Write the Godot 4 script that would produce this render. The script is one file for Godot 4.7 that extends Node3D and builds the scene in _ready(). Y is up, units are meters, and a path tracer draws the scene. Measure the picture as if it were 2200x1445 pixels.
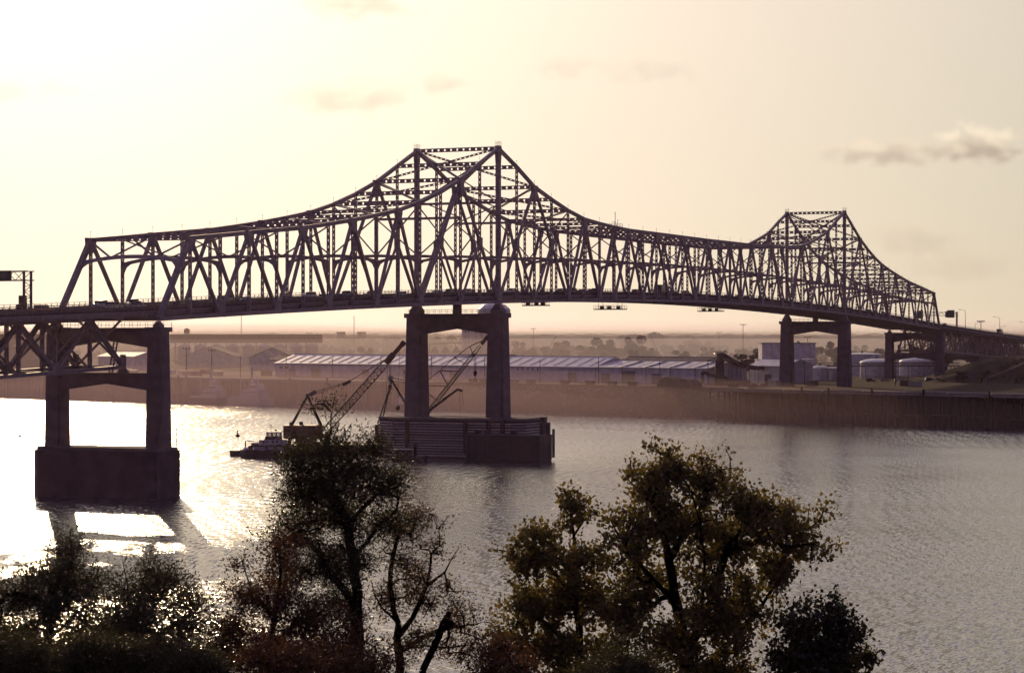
extends Node3D
# River bridge at low sun: long cantilever truss, river, port on the far bank, trees on the near bank.
# World: y up, metres. The camera stands on the near bank 35 m above the water and looks along -z.

const UP := Vector3.UP
const GROUND := 13.0                       # level of the far bank
const TURN := 1.16245                      # heading of the bridge
const PIER := Vector3(-3.97, 0.0, -671.2)  # near truss over the second pier, at water level
const WIDE := 26.06                        # distance between the two trusses
const PANEL_SIDE := 26.13
const PANEL_MAIN := 26.886
const SUN_ELEVATION := 13.5
const SUN_AZIMUTH := -11.9                 # degrees left of the view

var M := {}
var taken := {}
var rng := RandomNumberGenerator.new()


# ---------------------------------------------------------------- geometry collector
class Geo:
	var v := PackedVector3Array()
	var n := PackedVector3Array()
	var c := PackedColorArray()
	var tint := Color(1, 1, 1)
	var tinted := false

	func tri3(a: Vector3, b: Vector3, d: Vector3, na: Vector3, nb: Vector3, nd: Vector3) -> void:
		v.push_back(a); v.push_back(d); v.push_back(b)
		n.push_back(na); n.push_back(nd); n.push_back(nb)
		if tinted:
			c.push_back(tint); c.push_back(tint); c.push_back(tint)

	func tri(a: Vector3, b: Vector3, d: Vector3) -> void:
		var k := (b - a).cross(d - a)
		if k.length_squared() < 1e-14:
			return
		k = k.normalized()
		tri3(a, b, d, k, k, k)

	func quad(a: Vector3, b: Vector3, d: Vector3, e: Vector3) -> void:
		tri(a, b, d); tri(a, d, e)

	func hexa(p: Array) -> void:   # p[0..3] lower ring counter-clockwise from above, p[4..7] upper ring
		quad(p[3], p[2], p[1], p[0]); quad(p[4], p[5], p[6], p[7])
		for i in 4:
			var j := (i + 1) % 4
			quad(p[i], p[j], p[4 + j], p[4 + i])

	func box(lo: Vector3, hi: Vector3) -> void:
		hexa([Vector3(lo.x, lo.y, hi.z), Vector3(hi.x, lo.y, hi.z), Vector3(hi.x, lo.y, lo.z), Vector3(lo.x, lo.y, lo.z),
			Vector3(lo.x, hi.y, hi.z), Vector3(hi.x, hi.y, hi.z), Vector3(hi.x, hi.y, lo.z), Vector3(lo.x, hi.y, lo.z)])

	func cbox(at: Vector3, size: Vector3) -> void:
		box(at - size / 2.0, at + size / 2.0)

	func obox(at: Vector3, bx: Vector3, by: Vector3, bz: Vector3) -> void:   # half axes
		hexa([at - bx - by + bz, at + bx - by + bz, at + bx - by - bz, at - bx - by - bz, at - bx + by + bz, at + bx + by + bz, at + bx + by - bz, at - bx + by - bz])

	func beam(a: Vector3, b: Vector3, across: float, deep: float, up := Vector3.UP) -> void:
		var dir := (b - a).normalized()
		var side := dir.cross(up)
		if side.length() < 1e-4:
			side = dir.cross(Vector3.RIGHT)
		side = side.normalized()
		var u := side.cross(dir)
		obox((a + b) / 2.0, (b - a) / 2.0, u * deep / 2.0, side * across / 2.0)

	func taper(y0: float, y1: float, lo: Rect2, hi: Rect2) -> void:   # frustum of a rectangle in x,z
		hexa([Vector3(lo.position.x, y0, lo.end.y), Vector3(lo.end.x, y0, lo.end.y), Vector3(lo.end.x, y0, lo.position.y), Vector3(lo.position.x, y0, lo.position.y),
			Vector3(hi.position.x, y1, hi.end.y), Vector3(hi.end.x, y1, hi.end.y), Vector3(hi.end.x, y1, hi.position.y), Vector3(hi.position.x, y1, hi.position.y)])

	func lattice(a: Vector3, b: Vector3, wide_dir: Vector3, wide: float, deep_dir: Vector3, deep: float, pitch: float, gap: float, rail: float, faces := 2) -> void:
		# two rails with cover plates between them that leave a row of openings
		var dir := (b - a).normalized()
		var length := (b - a).length()
		for s in [-1.0, 1.0]:
			var o: Vector3 = wide_dir * s * (wide - rail) / 2.0
			obox((a + b) / 2.0 + o, dir * length / 2.0, wide_dir * rail / 2.0, deep_dir * deep / 2.0)
		var count := maxi(1, int(length / pitch))
		var step := length / count
		for i in count + 1:
			var t0 := clampf(i * step - (step - gap) / 2.0, 0.0, length)
			var t1 := clampf(i * step + (step - gap) / 2.0, 0.0, length)
			for fc in faces:
				var o2: Vector3 = deep_dir * (0.0 if faces == 1 else (fc * 2 - 1) * (deep / 2.0 - 0.04))
				obox(a + dir * (t0 + t1) / 2.0 + o2, dir * (t1 - t0) / 2.0, wide_dir * (wide / 2.0 - rail), deep_dir * 0.03)

	func tube(a: Vector3, b: Vector3, r0: float, r1: float, seg := 8, caps := true) -> void:
		var dir := (b - a).normalized()
		var s := dir.cross(Vector3.UP if absf(dir.y) < 0.95 else Vector3.RIGHT).normalized()
		var u := s.cross(dir)
		for i in seg:
			var t0 := TAU * i / seg
			var t1 := TAU * (i + 1) / seg
			var n0 := s * cos(t0) - u * sin(t0)
			var n1 := s * cos(t1) - u * sin(t1)
			tri3(a + n0 * r0, b + n1 * r1, a + n1 * r0, n0, n1, n1)
			tri3(a + n0 * r0, b + n0 * r1, b + n1 * r1, n0, n0, n1)
			if caps:
				tri(a, a + n0 * r0, a + n1 * r0)
				tri(b, b + n1 * r1, b + n0 * r1)

	func lathe(at: Vector3, prof: Array, seg := 24) -> void:   # prof: Vector2(radius, height) from the bottom up
		for k in prof.size() - 1:
			var p: Vector2 = prof[k]
			var q: Vector2 = prof[k + 1]
			var e := (q - p).normalized()
			var sl := Vector2(e.y, -e.x)
			for i in seg:
				var t0 := TAU * i / seg
				var t1 := TAU * (i + 1) / seg
				var d0 := Vector3(cos(t0), 0, -sin(t0))
				var d1 := Vector3(cos(t1), 0, -sin(t1))
				var n0 := d0 * sl.x + Vector3.UP * sl.y
				var n1 := d1 * sl.x + Vector3.UP * sl.y
				var a := at + d0 * p.x + Vector3.UP * p.y
				var b := at + d1 * p.x + Vector3.UP * p.y
				var a2 := at + d0 * q.x + Vector3.UP * q.y
				var b2 := at + d1 * q.x + Vector3.UP * q.y
				if p.x > 1e-4:
					tri3(a, b, b2, n0, n1, n1)
				if q.x > 1e-4:
					tri3(a, b2, a2, n0, n1, n0)

	func prism(poly: Array, along: Vector3) -> void:   # planar polygon pushed along a vector, both ends closed
		var ax := along.normalized()
		var e1: Vector3 = ax.cross(Vector3.UP if absf(ax.y) < 0.9 else Vector3.RIGHT).normalized()
		var e2 := ax.cross(e1)
		var flat := PackedVector2Array()
		for p in poly:
			flat.push_back(Vector2(e1.dot(p), e2.dot(p)))
		var turned := Geometry2D.is_polygon_clockwise(flat)
		var idx := Geometry2D.triangulate_polygon(flat)
		for i in range(0, idx.size(), 3):
			var a: Vector3 = poly[idx[i]]
			var b: Vector3 = poly[idx[i + 1]]
			var d: Vector3 = poly[idx[i + 2]]
			if (b - a).cross(d - a).dot(ax) > 0.0:
				var t := b; b = d; d = t
			tri(a, b, d)                                   # near end looks against the push
			tri(a + along, d + along, b + along)
		for i in poly.size():
			var a: Vector3 = poly[i]
			var b: Vector3 = poly[(i + 1) % poly.size()]
			if not turned:
				quad(a, b, b + along, a + along)
			else:
				quad(b, a, a + along, b + along)

	func mesh() -> ArrayMesh:
		var arr := []
		arr.resize(Mesh.ARRAY_MAX)
		arr[Mesh.ARRAY_VERTEX] = v
		arr[Mesh.ARRAY_NORMAL] = n
		if tinted:
			arr[Mesh.ARRAY_COLOR] = c
		var m := ArrayMesh.new()
		m.add_surface_from_arrays(Mesh.PRIMITIVE_TRIANGLES, arr)
		return m


# ---------------------------------------------------------------- things and parts
func numbered(called: String) -> String:
	taken[called] = int(taken.get(called, -1)) + 1
	return called if taken[called] == 0 else "%s_%03d" % [called, taken[called]]

func thing(called: String, label: String, category: String, at := Vector3.ZERO, turn := 0.0, group := "") -> Node3D:
	var o := Node3D.new()
	o.name = numbered(called)
	add_child(o)
	o.position = at
	o.rotation.y = turn
	tag(o, label, category, group)
	return o

func tag(o: Node, label: String, category: String, group := "") -> void:
	o.set_meta("label", label)
	o.set_meta("category", category)
	if group != "":
		o.set_meta("group", group)

func part(g: Geo, called: String, mat: Material, parent: Node, label := "") -> MeshInstance3D:
	var o := MeshInstance3D.new()
	o.name = called
	o.mesh = g.mesh()
	o.material_override = mat
	parent.add_child(o, true)
	if label != "":
		o.set_meta("label", label)
	return o

func setting(g: Geo, called: String, mat: Material) -> MeshInstance3D:
	var o := part(g, numbered(called), mat, self)
	o.set_meta("kind", "structure")
	return o

func copy_of(o: Node3D, called: String, at: Vector3, turn: float, label: String, group := "") -> Node3D:
	var r: Node3D = o.duplicate()
	r.name = numbered(called)
	add_child(r)
	r.position = at
	r.rotation = Vector3(0, turn, 0)
	r.set_meta("label", label)
	if group != "":
		r.set_meta("group", group)
	return r


# ---------------------------------------------------------------- materials
func noise_image(px: int, freq: float, octaves: int, lo: float, hi: float, seed_: int, squeeze := 1.0) -> ImageTexture:
	var f := FastNoiseLite.new()
	f.seed = seed_
	f.noise_type = FastNoiseLite.TYPE_SIMPLEX_SMOOTH
	f.frequency = freq
	f.fractal_octaves = octaves
	var raw := f.get_seamless_image(px, px, false, false, 0.15)
	var img := Image.create(px, px, false, Image.FORMAT_RGB8)
	for y in px:
		for x in px:
			var k: float = clampf((raw.get_pixel(x, y).r - 0.5) * 1.6 * squeeze + 0.5, 0.0, 1.0)
			k = lerpf(lo, hi, k)
			img.set_pixel(x, y, Color(k, k, k))
	return ImageTexture.create_from_image(img)

func lin(r: float, g: float, b: float) -> Color:
	return Color(r, g, b).linear_to_srgb()

func mat(called: String, col: Color, rough: float, metal := 0.0, tex: Texture2D = null, metres := 10.0) -> StandardMaterial3D:
	var m := StandardMaterial3D.new()
	m.resource_name = called
	m.albedo_color = col
	m.roughness = rough
	m.metallic = metal
	if tex:
		m.albedo_texture = tex
		m.uv1_triplanar = true
		m.uv1_world_triplanar = true
		m.uv1_scale = Vector3.ONE / metres
	M[called] = m
	return m

func make_materials() -> void:
	var fine := noise_image(256, 0.02, 6, 0.8, 1.0, 3)
	var coarse := noise_image(256, 0.02, 6, 0.86, 1.0, 7, 1.0)
	var rusty := noise_image(256, 0.03, 6, 0.74, 1.0, 11, 1.0)
	mat("steel", lin(0.27, 0.215, 0.23), 0.62, 0.0, fine, 9.0)
	mat("steel_dark", lin(0.19, 0.158, 0.168), 0.7, 0.0, fine, 7.0)
	mat("concrete", lin(0.185, 0.158, 0.165), 0.9, 0.0, coarse, 17.0)
	mat("concrete_wet", lin(0.115, 0.09, 0.1), 0.85, 0.0, fine, 31.0)
	mat("asphalt", lin(0.055, 0.052, 0.05), 0.85, 0.0, fine, 6.0)
	mat("barrier", lin(0.13, 0.115, 0.115), 0.85, 0.0, fine, 8.0)
	mat("fender_light", lin(0.6, 0.54, 0.48), 0.75, 0.0, fine, 6.0)
	mat("fender_mid", lin(0.44, 0.39, 0.35), 0.8, 0.0, rusty, 5.0)
	mat("fender_dark", lin(0.075, 0.06, 0.055), 0.85, 0.0, rusty, 8.0)
	mat("hull_dark", lin(0.045, 0.036, 0.04), 0.6, 0.0, rusty, 9.0)
	mat("hull_red", lin(0.13, 0.03, 0.028), 0.6, 0.0, rusty, 8.0)
	mat("white_paint", lin(0.76, 0.74, 0.71), 0.5, 0.0, fine, 5.0)
	mat("crane_white", lin(0.75, 0.71, 0.64), 0.5, 0.0, fine, 4.0)
	mat("black_paint", lin(0.03, 0.028, 0.03), 0.5)
	mat("wire", lin(0.04, 0.038, 0.04), 0.6)
	mat("galvanised", lin(0.32, 0.31, 0.3), 0.45, 0.6)
	mat("sheet_wall", lin(0.74, 0.71, 0.69), 0.6, 0.0, coarse, 23.0)
	mat("sheet_roof", lin(0.82, 0.79, 0.76), 0.6, 0.0, coarse, 31.0)
	mat("dull_roof", lin(0.2, 0.17, 0.15), 0.8, 0.0, coarse, 19.0)
	mat("skylight", lin(0.42, 0.4, 0.4), 0.8)
	mat("door_dark", lin(0.22, 0.2, 0.19), 0.7, 0.0, fine, 7.0)
	mat("silo", lin(0.6, 0.57, 0.53), 0.7, 0.0, coarse, 15.0)
	mat("tank_white", lin(0.7, 0.69, 0.68), 0.35, 0.0, fine, 14.0)
	mat("gallery", lin(0.13, 0.1, 0.09), 0.8, 0.0, fine, 9.0)
	mat("sign_green", lin(0.012, 0.05, 0.035), 0.5)
	mat("sign_white", lin(0.7, 0.68, 0.64), 0.6)
	mat("letters", lin(0.14, 0.12, 0.12), 0.6)
	mat("earth", lin(0.06, 0.05, 0.034), 0.95, 0.0, coarse, 60.0)
	mat("bank", lin(0.06, 0.045, 0.04), 0.95, 0.0, rusty, 14.0)
	mat("quay", lin(0.3, 0.27, 0.24), 0.85, 0.0, coarse, 21.0)
	mat("pile", lin(0.15, 0.12, 0.11), 0.9, 0.0, rusty, 5.0)
	mat("gravel", lin(0.2, 0.175, 0.15), 0.95, 0.0, coarse, 26.0)
	mat("woods", lin(0.055, 0.055, 0.035), 0.95, 0.0, coarse, 140.0)
	mat("glass", lin(0.02, 0.022, 0.028), 0.12)
	mat("rubber", lin(0.02, 0.02, 0.02), 0.9)
	mat("bark", lin(0.055, 0.042, 0.035), 0.95, 0.0, rusty, 0.9)
	for c in [["car_white", lin(0.65, 0.64, 0.62)], ["car_black", lin(0.02, 0.02, 0.022)], ["car_silver", lin(0.35, 0.35, 0.35)], ["car_red", lin(0.25, 0.025, 0.02)], ["car_blue", lin(0.03, 0.06, 0.16)], ["car_tan", lin(0.28, 0.22, 0.15)]]:
		var m := mat(c[0], c[1], 0.35)
		m.clearcoat_enabled = true
		m.clearcoat = 0.8
		m.clearcoat_roughness = 0.08
	for c in ["leaf_green", "leaf_rust"]:
		var m := mat(c, Color(1, 1, 1), 0.55)
		m.vertex_color_use_as_albedo = true
		m.cull_mode = BaseMaterial3D.CULL_DISABLED
		m.backlight_enabled = true
		m.backlight = lin(0.8, 0.7, 0.35)
	var ld := mat("leaf_dark", Color(1, 1, 1), 0.6)
	ld.vertex_color_use_as_albedo = true
	ld.cull_mode = BaseMaterial3D.CULL_DISABLED
	ld.backlight_enabled = true
	ld.backlight = lin(0.7, 0.62, 0.3)
	for c in ["earth", "gravel", "bank", "quay", "concrete", "concrete_wet", "asphalt", "barrier", "bark", "pile", "woods", "gallery", "dull_roof", "fender_dark"]:
		M[c].metallic_specular = 0.08
	M.sheet_wall.metallic_specular = 0.25
	M.sheet_roof.metallic_specular = 0.3
	var w := mat("far_leaf", Color(1, 1, 1), 0.9)
	w.vertex_color_use_as_albedo = true


# ---------------------------------------------------------------- frames of reference
func along(s: float) -> float:            # panel number -> metres along the bridge from the second pier
	if s <= 7.0:
		return (s - 7.0) * PANEL_SIDE
	if s <= 21.0:
		return (s - 7.0) * PANEL_MAIN
	return 14.0 * PANEL_MAIN + (s - 21.0) * PANEL_SIDE

func low(s: float) -> float:              # centre of the lower chord above the water
	if s < 0.0:
		return 38.8 + s * 0.88
	if s > 28.0:
		return 38.8 - (s - 28.0) * 0.78
	return 47.6 - 8.8 * pow(absf(s - 14.0) / 14.0, 1.76)

const TOPS := [[0.5, 56.8], [1.0, 57.9], [1.5, 59.1], [2.0, 60.2], [2.5, 61.3], [3.0, 62.8], [3.5, 64.4], [4.0, 66.2], [4.5, 68.2], [5.0, 71.0], [5.5, 74.5], [6.0, 78.7], [6.5, 84.0], [7.0, 89.3], [7.5, 84.8], [8.0, 79.7], [8.5, 76.7], [9.0, 74.0], [9.5, 72.0], [10.0, 71.2], [10.5, 70.6], [11.0, 70.2], [14.0, 70.0]]

func high(s: float) -> float:             # centre of the upper chord above the water
	var q := s if s <= 14.0 else 28.0 - s
	for i in TOPS.size() - 1:
		if q <= TOPS[i + 1][0]:
			return lerpf(TOPS[i][1], TOPS[i + 1][1], (q - TOPS[i][0]) / (TOPS[i + 1][0] - TOPS[i][0]))
	return 70.0

func on_bridge(x: float, y: float, z: float) -> Vector3:   # bridge axes -> world
	return PIER + Vector3(cos(TURN) * x + sin(TURN) * z, y, -sin(TURN) * x + cos(TURN) * z)

func on_shore(a: float, b: float, y: float) -> Vector3:    # a along the far bank (towards the right), b inland
	return Vector3(41.0 + 0.70711 * (a + b), y, -1035.0 + 0.70711 * (a - b))

const SHORE_TURN := -PI / 4.0


# ---------------------------------------------------------------- sky
func sun_towards() -> Vector3:
	var e := deg_to_rad(SUN_ELEVATION)
	var a := deg_to_rad(SUN_AZIMUTH)
	return Vector3(sin(a) * cos(e), sin(e), -cos(a) * cos(e))

var cloud_noise := FastNoiseLite.new()
var cloud_noise2 := FastNoiseLite.new()
# azimuth, elevation, half width, half height (degrees), strength, puffiness: clouds seen in this sky
const CLOUDS := [
	[-3.8, 8.15, 1.6, 0.45, 1.0, 0.3], [-4.0, 5.85, 1.6, 0.42, 1.0, 0.35], [-1.7, 6.15, 0.8, 0.26, 0.8, 0.3], [1.4, 6.6, 0.9, 0.32, 0.4, 0.5], [3.4, 6.55, 1.2, 0.38, 0.32, 0.6],
	[-12.2, 5.85, 1.9, 0.3, 0.6, 0.15], [9.2, 4.45, 1.6, 0.28, 0.9, 0.7], [11.4, 4.6, 1.0, 0.32, 1.0, 1.0], [9.9, 2.35, 1.3, 0.42, 0.45, 0.4], [10.9, 1.7, 1.5, 0.4, 0.4, 0.3],
	[16.0, 4.9, 1.6, 0.35, 0.8, 0.6], [21.0, 7.0, 2.0, 0.45, 0.8, 0.5], [-24.0, 9.0, 2.4, 0.5, 0.7, 0.4], [-33.0, 6.0, 2.4, 0.45, 0.7, 0.5], [31.0, 10.5, 2.6, 0.6, 0.8, 0.6], [44.0, 7.0, 3.0, 0.6, 0.8, 0.5], [-48.0, 11.0, 3.0, 0.7, 0.8, 0.5], [65.0, 9.0, 3.5, 0.7, 0.8, 0.5], [-75.0, 8.0, 3.5, 0.7, 0.8, 0.5]]

func sky_at(d: Vector3) -> Color:
	var s := sun_towards()
	var apart := rad_to_deg(acos(clampf(d.dot(s), -1.0, 1.0)))
	var el := rad_to_deg(asin(clampf(d.y, -1.0, 1.0)))
	var az := rad_to_deg(atan2(d.x, -d.z))
	# clear air: lavender far from the sun, cream and white round it
	var base := Color(0.072, 0.055, 0.135).lerp(Color(0.095, 0.068, 0.145), clampf(1.0 - el / 40.0, 0.0, 1.0))
	var wide := exp(-pow(apart / 43.0, 1.6))
	var mid := exp(-pow(apart / 21.0, 2.0))
	var near := exp(-pow(apart / 8.5, 1.6))
	base = base * (1.0 - 0.85 * wide)
	var c := base + Color(0.88, 0.755, 0.585) * wide + Color(0.18, 0.15, 0.13) * mid + Color(0.66, 0.62, 0.40) * near
	# the air near the horizon is warmer
	var lowair := exp(-maxf(el, 0.0) / 4.0)
	c = c * Color(1.0, 1.0, 1.0).lerp(Color(1.10, 1.055, 0.89), lowair)
	c = c * Color(1, 1, 1).lerp(Color(0.98, 1.035, 1.0), clampf((apart - 17.0) / 8.0, 0.0, 1.0))
	c = c * Color(1, 1, 1).lerp(Color(1.0, 0.97, 1.32), smoothstep(8.0, 32.0, el))      # bluer overhead
	if el > -1.0 and el < 40.0:
		for k in CLOUDS:
			var dx: float = (az - k[0]) / k[2]
			var dy: float = (el - k[1]) / (k[3] * 1.25)
			if absf(dx) > 1.8 or absf(dy) > 2.6:
				continue
			var px := az * 1.0
			var n1 := cloud_noise.get_noise_2d(px * 60.0 + k[0] * 91.0, el * 130.0)
			var n2 := cloud_noise2.get_noise_2d(px * 60.0 + 900.0, el * 100.0 + k[0] * 37.0)
			var puff: float = k[5]
			var bulge: float = lerpf(n1, 0.55 - absf(n1) * 2.2, puff)
			var r := sqrt(dx * dx + dy * dy * (1.6 if dy < 0.0 else 1.0))
			var body: float = 0.92 - r + bulge * 0.75 + n2 * 0.45
			var cover: float = smoothstep(-0.15, 0.9 - 0.55 * puff, body) * k[4]
			var lit: float = clampf(0.38 + dy * 0.9 + n2 * 0.8, 0.0, 1.0) * (0.1 + 0.9 * puff)
			var under := c * Color(1, 1, 1).lerp(Color(0.70, 0.655, 0.655), 0.6 + 0.4 * puff)
			var top := c * Color(1.12, 1.09, 1.05) + Color(0.08, 0.065, 0.045)
			c = c.lerp(under.lerp(top, lit), cover)
	return c

func make_sky() -> PanoramaSkyMaterial:
	cloud_noise.seed = 5
	cloud_noise.frequency = 0.012
	cloud_noise.fractal_octaves = 4
	cloud_noise2.seed = 17
	cloud_noise2.frequency = 0.02
	cloud_noise2.fractal_octaves = 3
	var img := Image.create(768, 384, false, Image.FORMAT_RGBF)
	for y in 384:
		var el := (0.5 - (y + 0.5) / 384.0) * PI
		for x in 768:
			var az := wrapf((x + 0.5) / 768.0 * TAU, -PI, PI)      # the left edge of a panorama is straight ahead (-z)
			img.set_pixel(x, y, sky_at(Vector3(sin(az) * cos(el), sin(maxf(el, 0.0)), -cos(az) * cos(el))))
	img.resize(4096, 2048, Image.INTERPOLATE_CUBIC)
	for y in range(820, 1028):            # the low sky again, fine enough for clouds
		var el := (0.5 - (y + 0.5) / 2048.0) * PI
		for x in range(-448, 448):
			var az := (x + 0.5) / 4096.0 * TAU
			img.set_pixel(posmod(x, 4096), y, sky_at(Vector3(sin(az) * cos(el), sin(maxf(el, 0.0)), -cos(az) * cos(el))))
	var m := PanoramaSkyMaterial.new()
	m.panorama = ImageTexture.create_from_image(img)
	m.filter = true
	return m


func _ready() -> void:
	rng.seed = 20240607
	# camera
	var cam := Camera3D.new()
	cam.name = "camera"
	add_child(cam)
	cam.position = Vector3(0, 35, 0)
	cam.fov = 16.46
	cam.near = 0.5
	cam.far = 30000.0
	cam.current = true
	# sky, sun, air
	var env := Environment.new()
	env.background_mode = Environment.BG_SKY
	env.sky = Sky.new()
	env.sky.sky_material = make_sky()
	env.tonemap_mode = Environment.TONE_MAPPER_LINEAR
	env.tonemap_exposure = 1.13
	env.volumetric_fog_enabled = true
	env.volumetric_fog_density = 0.000016
	env.volumetric_fog_albedo = Color(0.92, 0.78, 0.94)
	env.volumetric_fog_anisotropy = 0.72
	env.sdfgi_enabled = true
	env.ssao_enabled = true
	env.ssil_enabled = true
	var we := WorldEnvironment.new()
	we.name = "surroundings"
	we.environment = env
	add_child(we)
	var sun := DirectionalLight3D.new()
	sun.name = "sun"
	add_child(sun)
	sun.look_at_from_position(Vector3.ZERO, -sun_towards(), UP)
	sun.light_energy = 0.9
	sun.light_color = Color(1.0, 0.87, 0.68)
	sun.light_angular_distance = 0.6
	sun.shadow_enabled = true
	# haze lying over the land behind the port, plus added fog imitating lens flare along the far bank
	var haze := Color(0.99, 0.95, 0.89)
	var flare_veil := Color(0.99, 0.86, 0.79)  # tint of the added fog that imitates lens flare
	var box := RenderingServer.FOG_VOLUME_SHAPE_BOX
	var egg := RenderingServer.FOG_VOLUME_SHAPE_ELLIPSOID
	for q in [["land_haze", Vector3(700, 19, -5250), Vector3(9000, 28, 7500), 0.0, box, 0.001, haze, "dense lower layer of pale haze over the flat land behind the port", "haze"],
			["land_haze", Vector3(700, 22, -5450), Vector3(9000, 34, 7400), 0.0, box, 0.0004, haze, "middle layer of pale haze over the flat land behind the port", "haze"],
			["land_haze", Vector3(700, 28, -5700), Vector3(9000, 46, 7300), 0.0, box, 0.00015, haze, "thin upper layer of pale haze over the flat land behind the port", "haze"],
			["lens_flare_veil", on_shore(-175, -14, 2), Vector3(860, 38, 150), SHORE_TURN, egg, 0.0026, flare_veil, "widest thin veil of added fog imitating warm lens flare along the far bank", "flare_veil"],
			["lens_flare_veil", on_shore(-195, -15, 2), Vector3(700, 31, 125), SHORE_TURN, egg, 0.0028, flare_veil, "middle veil of added fog imitating warm lens flare along the far bank", "flare_veil"],
			["lens_flare_veil", on_shore(-225, -16, 1), Vector3(560, 26, 105), SHORE_TURN, egg, 0.0034, flare_veil, "densest low veil of added fog imitating warm lens flare along the far bank", "flare_veil"],
			["glare_haze", Vector3(-215, 12, -1600), Vector3(620, 64, 620), 0.0, egg, 0.001, Color(0.98, 0.89, 0.78), "added golden haze imitating sun glare over the silos and sheds", "haze"]]:  # last one: fog added to brighten the left like veiling sun glare
		var fv := FogVolume.new()
		fv.name = numbered(q[0])
		fv.shape = q[4]
		fv.size = q[2]
		fv.position = q[1]
		fv.rotation.y = q[3]
		var fm := FogMaterial.new()
		fm.resource_name = q[0]
		fm.density = q[5]
		fm.albedo = q[6]
		fv.material = fm
		fv.set_meta("kind", "stuff")
		tag(fv, q[7], q[8])
		add_child(fv)
	make_materials()
	print("materials ", Time.get_ticks_msec())
	make_river()
	make_far_land()
	make_quay()
	make_near_bank()
	print("land ", Time.get_ticks_msec())
	make_bridge()
	make_approaches()
	make_piers()
	print("bridge ", Time.get_ticks_msec())
	make_cofferdam()
	make_cranes()
	make_boats()
	make_port()
	print("port ", Time.get_ticks_msec())
	make_bridge_furniture()
	make_traffic()
	make_far_trees()
	print("far trees ", Time.get_ticks_msec())
	make_near_trees()
	print("trees ", Time.get_ticks_msec())


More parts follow.
